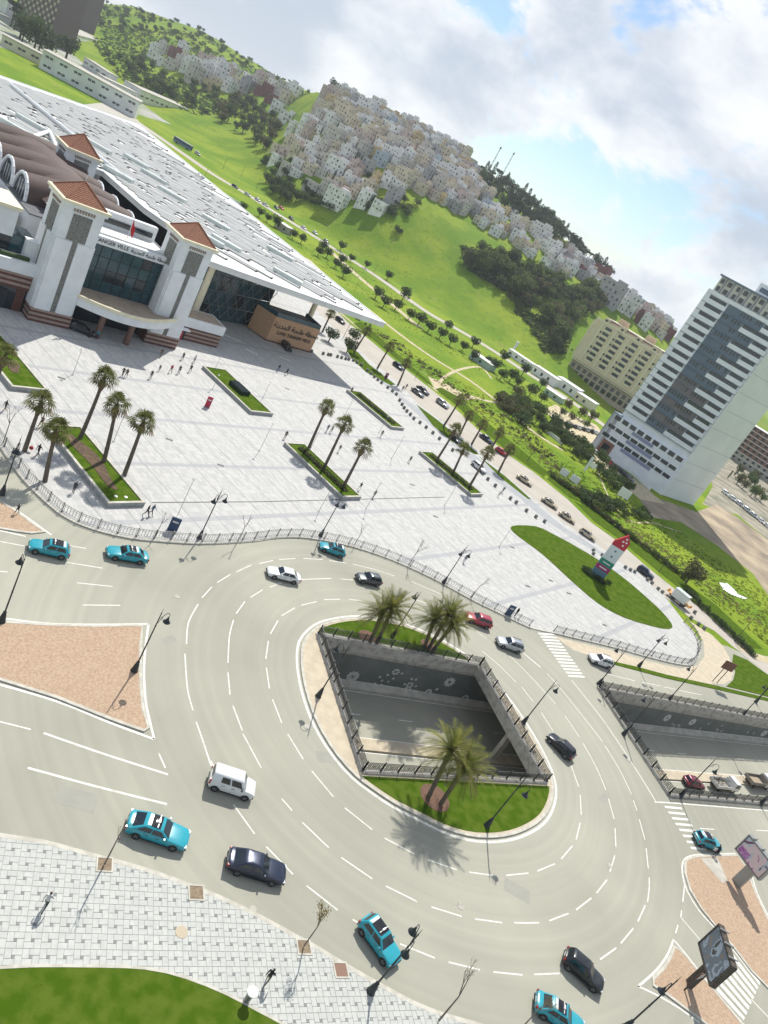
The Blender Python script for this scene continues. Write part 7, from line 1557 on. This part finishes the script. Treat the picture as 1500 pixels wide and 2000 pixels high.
def poster(name, cols, seed):
    mt = bpy.data.materials.new(name); mt.use_nodes = True; nt = mt.node_tree; N = nt.nodes; L = nt.links; bs = N['Principled BSDF']; bs.inputs['Roughness'].default_value = .45
    tc = N.new('ShaderNodeTexCoord'); mp = N.new('ShaderNodeMapping'); mp.inputs['Location'].default_value = (seed, seed * 2, 0); L.new(tc.outputs['Object'], mp.inputs[0]); no = N.new('ShaderNodeTexNoise'); no.inputs['Scale'].default_value = .8; no.inputs['Detail'].default_value = 3; no.inputs['Distortion'].default_value = .8; L.new(mp.outputs[0], no.inputs['Vector'])
    cr_ = N.new('ShaderNodeValToRGB'); L.new(no.outputs['Fac'], cr_.inputs[0]); e = cr_.color_ramp; e.interpolation = 'CONSTANT'
    for i, c in enumerate(cols):
        el = e.elements[i] if i < 2 else e.elements.new(.5)
        el.position = .28 + .44 * i / len(cols) if i else 0; el.color = (*c, 1)
    L.new(cr_.outputs[0], bs.inputs['Base Color']); return mt
def billboard(base, lowL, lowR, topc, label, mt, post_w, extras):
    B = G(*base); lc = ((lowL[0] + lowR[0]) / 2, (lowL[1] + lowR[1]) / 2); _, z1 = fit_height(base, lc); z1 = max(2.0, min(z1, 6)); a, b = G(*lowL, z1), G(*lowR, z1); d = b - a; c = (a + b) / 2; L_ = d.length
    best = (1e9, 3)
    for k in range(15, 70): q = PX(c + Vector((0, 0, k * .1))); best = min(best, (math.hypot(q[0] - topc[0], q[1] - topc[1]), k * .1))
    h = best[1]; o = thing('billboard', label, 'billboard', (B.x, B.y, .13), math.atan2(d.y, d.x)); off = o.matrix_basis.inverted() @ Vector((c.x, c.y, 0)) if False else Matrix.Rotation(-math.atan2(d.y, d.x), 3, 'Z') @ Vector((c.x - B.x, c.y - B.y, 0))
    MB().box((off.x * .5, off.y * .5, z1 / 2), (post_w, .45, z1)).build('post', M_grey if post_w > .9 else M_barkd, o); MB().box((off.x, off.y, z1 + h / 2), (L_, .5, h)).build('case', M_gdark, o)
    for s in (-1, 1): pn = MB().box((0, 0, 0), (L_ - .3, .03, h - .3)).build('poster', mt, o); pn.location = (off.x, off.y + s * .265, z1 + h / 2)
    for cc, dd in (((off.x, off.y, z1 + h), (L_ + .1, .62, .14)), ((off.x, off.y, z1), (L_ + .1, .62, .14)), ((off.x - L_ / 2, off.y, z1 + h / 2), (.14, .62, h)), ((off.x + L_ / 2, off.y, z1 + h / 2), (.14, .62, h))): MB().box(cc, dd).build('frame', extras, o)
    for k in range(3): MB().box((off.x - L_ / 3 + k * L_ / 3, off.y, z1 + h + .2), (.12, 1.0, .1)).build('spotlight', M_grey, o)
    return o, off, L_, h, z1
o, off, L_, h, z1 = billboard((1446, 1734), (1437, 1659), (1482, 1720), (1488, 1662), 'billboard on grey post with pink and purple advert beside the taxi', poster('poster_pink', [(.16, .05, .09), (.42, .50, .56), (.62, .50, .52), (.40, .18, .36), (.55, .58, .62)], 1.7), 1.2, M_grey)
for s in (-1, 1): q = MB().box((0, 0, 0), (L_ * .36, .02, h * .34)).build('price_panel', mat('poster_purple', (.30, .06, .26), (.45, .25, .5), scale=3, rough=.5, coord='obj'), o); q.location = (off.x + s * L_ * .26, off.y + s * .285, z1 + h * .25)
billboard((1348, 1928), (1367, 1846), (1389, 1929), (1421, 1850), 'billboard with grey blue advert over the small gravel island', poster('poster_grey', [(.05, .055, .06), (.30, .36, .44), (.13, .16, .20), (.24, .16, .11), (.42, .46, .5)], 5.1), .8, M_barkd)
B = G(1335, 1935); o = thing('direction_sign', 'brown board with two pale direction plates under the billboard', 'sign', (B.x, B.y, .13), R_(40)); MB().box((0, 0, 1.3), (.14, .14, 2.6)).build('post', M_barkd, o); MB().box((.35, 0, 2.3), (1.2, .08, .9)).build('board', mat('brown_board', (.15, .08, .05), rough=.8), o)
for k in (0, 1): MB().box((.35, -.06, 2.1 + .42 * k), (1.1, .03, .32)).build('plate', M_plate, o)
B = G(1395, 1333); _, hh1 = fit_height((1392, 1334), (1424, 1302)); o = thing('brown_sign', 'brown rectangular road sign on twin poles by the drive', 'sign', (B.x, B.y, .1), R_(15)); 
for x in (-.5, .5): MB().box((x, 0, 2.4), (.1, .1, 4.8)).build('post', M_black, o)
MB().box((0, -.08, 4.2), (2.6, .08, 1.8)).build('board', mat('brown_sign', (.15, .06, .035), (.2, .1, .07), scale=4, rough=.7, coord='obj'), o)
for px, dim, rz, col, lb in (((334, 1040), (1.2, .12, 2.0), .4, (.03, .06, .13), 'dark blue info panel by the plaza railing under the bare tree'), ((990, 1203), (1.2, .12, 1.9), .4, (.03, .06, .13), 'dark blue info panel by the plaza railing near the crossing'), ((403, 797), (.9, .15, 2.0), .5, (.40, .015, .05), 'red info stele standing alone on the plaza'), ((752, 740), (.9, .12, 1.6), .5, (.22, .01, .10), 'magenta info panel at the grass strip by the bollards')):
    p = G(*px); o = thing('info_panel', lb, 'sign', (p.x, p.y, .13), rz); MB().box((0, 0, dim[2] / 2 + .12), dim).build('panel', mat('panel_' + str(int(col[0] * 100)) + str(int(col[2] * 100)), col, rough=.5), o); MB().box((0, 0, .06), (dim[0] * 1.1, .4, .12)).build('foot', M_grey, o)
    MB().box((0, -dim[1] / 2 - .01, dim[2] * .75), (dim[0] * .6, .02, .25)).build('print', M_plate, o)
# booth with open flaps
B = G(1321, 1176); o = thing('service_truck', 'white boxy service truck with two open orange flaps by the bollards', 'truck', (B.x, B.y, .05), math.atan2(-.58, .81))
MB().box((0, 0, 1.7), (3.6, 2.0, 1.9)).build('box', PA['white'], o); MB().box((0, 0, 2.75), (3.7, 2.1, .2)).build('roof', M_sky, o); MB().box((0, 0, .6), (4.4, 1.6, .3)).build('chassis', M_trim, o)
for s in (-1, 1): MB().box((s * 2.5, 0, .95), (1.4, 1.9, .12)).build('flap', mat('orange_plate', (.55, .28, .07), rough=.6), o); MB().box((s * 3.0, .3, 1.2), (.2, 1.3, .45)).build('barrier', mat('orange_plate', (.55, .28, .07)), o)
for x in (-1.3, 1.3):
    for s in (-1, 1): w_ = ob('wheel', CP_['suv']['tyre'], o, (x, s * .85, .36), 0 if s > 0 else math.pi); ob('rim', CP_['suv']['rim'], w_)
# white bin with ring top, little boards in the meadow
B = G(479, 1957); o = thing('litter_bin', 'grey litter bin with white ring top at the lawn edge', 'litter bin', (B.x, B.y, .15)); mb = MB(); mb.lathe([(.2, 0), (.22, .1), (.24, .95), (.2, 1.0)], 14); mb.build('body', M_grey, o); mb = MB(); mb.lathe([(.36, 1.0), (.40, 1.03), (.40, 1.12), (.18, 1.14)], 18); mb.build('ring_top', M_white, o)
for px, w_, h, lb in (((1210, 978), 3.6, 3.0, 'large pale board seen from behind by the dirt track'), ((1137, 925), .9, 5.0, 'tall narrow white board standing over the stream'), ((1152, 920), 2.0, 1.8, 'small white square board beside the tall one'), ((1094, 935), 2.4, 2.0, 'white square board at the meadow edge'), ((1115, 948), 2.6, 2.0, 'grey hut roof among the shrubs')):
    p = G(*px); o = thing('hoarding_board', lb, 'board', (p.x, p.y, 0), R_(-20)); MB().box((0, 0, 1.2 + h / 2), (w_, .12, h)).build('panel', M_side, o)
    for s in (-1, 1): MB().box((s * w_ * .4, .1, .8), (.1, .1, 1.6)).build('leg', M_barkd, o)
for a, b, lb in (((1068, 845), (1098, 870), 'low white wall along the stream bank'), ((1232, 925), (1268, 958), 'grey wall curving below the tower'), ((395, 358), (470, 402), 'low white wall beside far road')):
    pa, pb = G(*a), G(*b); mb = MB(); wall_strip(mb, [pa, pb], .3, 0, 1.2); tag(mb.build('garden_wall', M_white), lb, 'wall')
p = G(1430, 1150); 
sheet('white_tarp', GS([(1404, 1138), (1420, 1140), (1432, 1150), (1440, 1160), (1460, 1170), (1450, 1170), (1430, 1163), (1412, 1152)]), .12, M_white)
for px in ((1404, 1640),): pass
# ================================================================ people
SK = mat('skin', (0.40, 0.24, 0.17), rough=.6); HR = mat('hair', (0.02, 0.015, 0.012), rough=.7)
CL = {n: mat('cloth_' + n.replace(' ', '_'), c, tuple(x * .8 for x in c), scale=6, rough=.9, coord='obj') for n, c in {'black': (.018, .018, .02), 'dark grey': (.06, .062, .065), 'white': (.62, .62, .60), 'navy': (.025, .035, .07), 'red': (.42, .03, .04), 'turquoise': (.03, .32, .45), 'brown': (.17, .10, .06), 'beige': (.42, .35, .26), 'khaki': (.20, .18, .11), 'blue': (.07, .12, .22)}.items()}
def person_mesh(pose):
    J = {'pelvis': (0, 0, .95), 'waist': (0, 0, 1.10), 'chest': (0.01, 0, 1.32), 'neck': (0, 0, 1.50), 'head0': (.02, 0, 1.58), 'head1': (.03, 0, 1.68), 'head2': (.02, 0, 1.75)}
    lf, rf_, la_, ra_ = pose['legs'] + pose['arms']
    for s, nm, a, ar in ((1, 'l', lf, la_), (-1, 'r', rf_, ra_)):
        J['hip' + nm] = (0, s * .10, .90); kx = .44 * math.sin(a[0]); kz = .90 - .44 * math.cos(a[0]); J['knee' + nm] = (kx, s * .11, kz); ax_ = kx + .42 * math.sin(a[0] - a[1]); az_ = kz - .42 * math.cos(a[0] - a[1]); J['ank' + nm] = (ax_, s * .11, az_); J['toe' + nm] = (ax_ + .19 * math.cos(a[2]), s * .125, max(.03, az_ - .05 + .19 * math.sin(a[2])))
        J['sh' + nm] = (0, s * .19, 1.43); ex = .29 * math.sin(ar[0]); ez = 1.43 - .29 * math.cos(ar[0]); J['elb' + nm] = (ex, s * .24, ez); J['wri' + nm] = (ex + .26 * math.sin(ar[0] + ar[1]), s * .23, ez - .26 * math.cos(ar[0] + ar[1])); J['palm' + nm] = (ex + .34 * math.sin(ar[0] + ar[1]), s * .225, ez - .34 * math.cos(ar[0] + ar[1]))
    low = min(J['ankl'][2], J['ankr'][2]) - .075
    RAD = {'pelvis': (.16, .12), 'waist': (.145, .105), 'chest': (.17, .12), 'neck': .055, 'head0': .075, 'head1': (.095, .085), 'head2': .06, 'hip': .095, 'knee': .06, 'ank': .045, 'toe': .035, 'sh': .07, 'elb': .045, 'wri': .032, 'palm': (.035, .022)}
    ed = [('pelvis', 'waist'), ('waist', 'chest'), ('chest', 'neck'), ('neck', 'head0'), ('head0', 'head1'), ('head1', 'head2')]
    for nm in 'lr': ed += [('pelvis', 'hip' + nm), ('hip' + nm, 'knee' + nm), ('knee' + nm, 'ank' + nm), ('ank' + nm, 'toe' + nm), ('chest', 'sh' + nm), ('sh' + nm, 'elb' + nm), ('elb' + nm, 'wri' + nm), ('wri' + nm, 'palm' + nm)]
    if pose.get('bend'):
        bnd = Matrix.Rotation(pose['bend'], 3, 'Y'); pv_ = Vector(J['pelvis'])
        for k in J:
            if k[:4] in ('wais', 'ches', 'neck', 'head') or k[:2] == 'sh' or k[:3] in ('elb', 'wri') or k[:4] == 'palm': J[k] = tuple(pv_ + bnd @ (Vector(J[k]) - pv_))
    ks = list(J); me = bpy.data.meshes.new('tmp'); me.from_pydata([J[k] for k in ks], [(ks.index(a), ks.index(b)) for a, b in ed], []); o = ob('tmp', me); md = o.modifiers.new('s', 'SKIN'); md.use_smooth_shade = True
    for i, k in enumerate(ks):
        r = RAD.get(k) or RAD[k[:-1]]; me.skin_vertices[0].data[i].radius = r if isinstance(r, tuple) else (r, r); me.skin_vertices[0].data[i].use_root = (k == 'pelvis')
    sd = o.modifiers.new('d', 'SUBSURF'); sd.levels = 1; sd.render_levels = 1; dg = bpy.context.evaluated_depsgraph_get(); m2 = bpy.data.meshes.new_from_object(o.evaluated_get(dg)); bpy.data.objects.remove(o)
    mb = MB(); mb.v = [tuple(v.co) for v in m2.vertices]; mb.f = [tuple(p.vertices) for p in m2.polygons]
    seg = [(Vector(J[a]), Vector(J[b]), a, b) for a, b in ed]
    def cls(c):
        best = (9, 0)
        for a, b, na, nb in seg:
            d = b - a; t = max(0, min(1, (c - a).dot(d) / d.length_squared)); q = (a + d * t - c).length - (.05 if 'chest' in (na, nb) or 'pelvis' in (na, nb) else 0)
            if q < best[0]:
                k = 0
                if nb[:4] == 'head' or nb == 'neck': k = 0 if nb != 'neck' else 2
                elif nb[:4] == 'palm': k = 0
                elif nb[:3] == 'toe': k = 4
                elif nb[:3] in ('hip', 'kne', 'ank'): k = 3
                else: k = 2
                best = (q, k)
        return best[1]
    mb.m = []
    h2 = Vector(J['head2']); h1 = Vector(J['head1']); up = (h2 - h1).normalized(); fw_ = Vector((1, 0, 0))
    for f in mb.f:
        c = sum((Vector(mb.v[i]) for i in f), Vector()) / len(f); k = cls(c)
        if k == 0 and (c - h1).length < .17 and ((c - h1).dot(up) > .045 or ((c - h1).dot(fw_) < -.015 and (c - h1).dot(up) > -.08)): k = 1
        mb.m.append(k)
    # face and fingers
    mb.tube(h1 + Vector((.085, 0, .0)), h1 + Vector((.115, 0, -.02)), .016, .02, 5, 0)
    for s in (-1, 1): mb.tube(h1 + Vector((.082, s * .034, .015)), h1 + Vector((.094, s * .034, .015)), .012, .008, 5, 1); mb.tube(h1 + Vector((-.005, s * .085, -.01)), h1 + Vector((.0, s * .102, .005)), .022, .018, 5, 0)
    mb.tube(h1 + Vector((.088, -.022, -.045)), h1 + Vector((.088, .022, -.045)), .007, .007, 4, 1)
    for nm, s in (('l', 1), ('r', -1)):
        p = Vector(J['palm' + nm]); d = (p - Vector(J['wri' + nm])).normalized(); sd_ = Vector((d.z, 0, -d.x)) if abs(d.z) > .3 else Vector((0, 0, 1))
        for k, ln_ in enumerate((.065, .075, .07, .055)):
            b = p + sd_ * (.03 - .02 * k); m_ = b + d * ln_ * .55; e = m_ + (d + Vector((.0, -s * .5, 0))).normalized() * ln_ * .5; mb.tube(b - d * .02, m_, .0095, .0085, 4, 0); mb.tube(m_, e, .0085, .007, 4, 0)
        b = p - d * .05 + sd_ * .03; mb.tube(b, b + (d * .6 + sd_ * .8).normalized() * .06, .011, .008, 4, 0)
    mb.v = [(x, y, z - low) for x, y, z in mb.v]; return mb.mesh('body', [SK, HR, CL['black'], CL['navy'], M_trim], 3.14)
POSE = [dict(legs=((.05, .02, 0), (-.03, .03, 0)), arms=((.05, .15), (-.03, .15))), dict(legs=((.48, .12, .15), (-.36, .28, -.55)), arms=((-.42, .3), (.45, .4))), dict(legs=((-.30, .45, -.6), (.42, .08, .2)), arms=((.5, .5), (-.4, .25))), dict(legs=((.1, .1, 0), (-.05, .05, 0)), arms=((.9, .7), (.8, .8)), bend=.55)]
PM = [person_mesh(p) for p in POSE]
def person(px, pose, top, low, label, face=0.0, z=.13, s=1.0, toward=None):
    p = G(*px, z); a = R_(face)
    if toward: q = G(*toward, z) - p; a = math.atan2(q.y, q.x)
    o = ob('person', PM[pose], None, (p.x, p.y, z + .002), a); o.scale = (s,) * 3; tag(o, label, 'person')
    for i, m_ in ((2, CL[top]), (3, CL[low])): o.material_slots[i].link = 'OBJECT'; o.material_slots[i].material = m_
    for i in (0, 1, 4): pass
    return o
PPL = [((85, 1775), 1, 'white', 'dark grey', 'person in white jacket striding on the near pavement', (110, 1745), .16), ((517, 1920), 1, 'black', 'khaki', 'person in dark clothes walking beside the white ring bin', (550, 1880), .16), ((1395, 1672), 3, 'black', 'black', 'person in black with a white bag leaning to the taxi window', (1385, 1655), .14), ((1005, 1203), 0, 'black', 'black', 'person in black beside the blue panel at the crossing', (960, 1190), .13),
 ((32, 1003), 2, 'dark grey', 'black', 'person in dark clothes striding on the small gravel island', (80, 980), .15), ((72, 890), 1, 'black', 'black', 'person in black carrying a red bag by the palms', (110, 880), .13), ((142, 963), 0, 'dark grey', 'dark grey', 'person in grey standing in palm shade near the railing', (180, 950), .13), ((284, 1008), 1, 'dark grey', 'black', 'person in grey walking in a pair below the wide planter', (320, 1030), .13), ((294, 1006), 2, 'blue', 'dark grey', 'person in faded blue walking in a pair below the wide planter', (330, 1030), .13), ((8, 803), 1, 'black', 'brown', 'person in black near the crooked bare tree', (40, 800), .13), ((78, 834), 2, 'brown', 'black', 'person in brown walking behind the paving palms', (100, 820), .13),
 ((238, 735), 1, 'black', 'black', 'person in black in the pair before the station planter', (220, 750), .13), ((245, 737), 2, 'brown', 'navy', 'person in brown in the pair before the station planter', (225, 750), .13), ((293, 740), 1, 'black', 'dark grey', 'person in black walking away from the station group', (280, 760), .13), ((310, 725), 0, 'navy', 'black', 'small person in navy near the station group', (300, 740), .13), ((332, 728), 1, 'red', 'dark grey', 'person in red top in the group before the station', (340, 745), .13), ((348, 730), 0, 'black', 'black', 'person in black in the middle of the station group', (340, 745), .13), ((370, 727), 2, 'dark grey', 'black', 'person in grey at the edge of the station group', (350, 740), .13), ((313, 697), 1, 'brown', 'khaki', 'person in brown standing just off the station shade', (300, 710), .13), ((355, 703), 2, 'black', 'navy', 'person in black walking toward the station wing', (370, 690), .13), ((378, 708), 1, 'white', 'dark grey', 'person in white walking toward the station wing', (395, 690), .13),
 ((188, 662), 0, 'turquoise', 'navy', 'person in turquoise top below the entrance canopy', (200, 680), .13), ((173, 660), 0, 'dark grey', 'black', 'person in grey below the entrance canopy', (180, 680), .13), ((242, 667), 0, 'red', 'red', 'small person in red below the entrance canopy', (240, 690), .13),
 ((555, 857), 0, 'black', 'black', 'person in black at the end of the mid plaza planter', (540, 880), .13), ((637, 843), 1, 'navy', 'blue', 'person in navy in the pair behind the planter palm', (650, 830), .13), ((645, 845), 2, 'beige', 'dark grey', 'person in beige in the pair behind the planter palm', (660, 830), .13), ((660, 883), 1, 'dark grey', 'white', 'person with pale trousers between planter palms', (650, 900), .13), ((743, 853), 1, 'black', 'dark grey', 'person in black alone behind the mid plaza planter', (730, 870), .13), ((798, 903), 2, 'black', 'black', 'person in black walking toward the bollard planter', (820, 890), .13), ((700, 957), 2, 'dark grey', 'white', 'person in grey and pale trousers beside the planter corner', (720, 950), .13), ((728, 972), 1, 'black', 'black', 'person in black by the light pole at the drain line', (745, 960), .13), ((542, 725), 1, 'black', 'blue', 'person in black in the canopy shade', (560, 730), .13), ((558, 732), 2, 'black', 'black', 'second person in black in the canopy shade edge', (580, 735), .13),
 ((980, 962), 1, 'black', 'black', 'person in black walking among the bollards', (995, 950), .13), ((972, 970), 2, 'white', 'beige', 'person in white walking among the bollards', (990, 955), .13), ((784, 764), 0, 'black', 'black', 'person in black at the slip lane by the bollards', (790, 780), .13), ((791, 760), 0, 'dark grey', 'black', 'person in grey waiting at the slip lane kerb', (795, 780), .13), ((905, 1098), 1, 'navy', 'blue', 'person in navy walking beside the double arm lamp', (890, 1120), .13), ((684, 768), 0, 'black', 'brown', 'person sitting out at the end of the palmless planter', (670, 780), .13)]
for px, pose, t, l, lb, tw_, z in PPL: person(px, pose, t, l, lb, z=z, toward=tw_, s=random.uniform(.96, 1.04) if 'small' not in lb else .75)
p = G(58, 884); o = thing('shoulder_bag', 'red bag carried by the person near the palms', 'bag', (p.x, p.y, .13)); mb = MB(); mb.lathe([(.12, .0), (.24, .1), (.26, .3), (.16, .42), (.05, .45)], 10, (0, 0, .35)); mb.build('bag', CL['red'], o); mb = MB(); mb.path([(-.12, 0, .75), (-.08, 0, 1.05), (.08, 0, 1.05), (.12, 0, .75)], .015, 4); mb.build('strap', CL['black'], o)
p = G(1388, 1668); o = thing('shopping_bag', 'white bag held by the person at the taxi window', 'bag', (p.x, p.y, .14)); MB().box((0, 0, .75), (.3, .14, .4), taper=1.1).build('bag', CL['white'], o); mb = MB(); mb.path([(-.08, 0, .95), (0, 0, 1.1), (.08, 0, .95)], .012, 4); mb.build('handle', CL['white'], o)
# ================================================================ haze in the air of the valley
def haze():
    mt = bpy.data.materials.new('haze'); mt.use_nodes = True; nt = mt.node_tree; nt.nodes.clear(); o = nt.nodes.new('ShaderNodeOutputMaterial'); v = nt.nodes.new('ShaderNodeVolumePrincipled')
    v.inputs['Color'].default_value = (0.86, 0.92, 1.0, 1); v.inputs['Density'].default_value = 0.00012; v.inputs['Anisotropy'].default_value = 0.35; nt.links.new(v.outputs[0], o.inputs['Volume'])
    mb = MB(); mb.box((0, 4250, 61), (10400, 9800, 142)); tag(mb.build('haze', mt), kind='stuff')
haze()
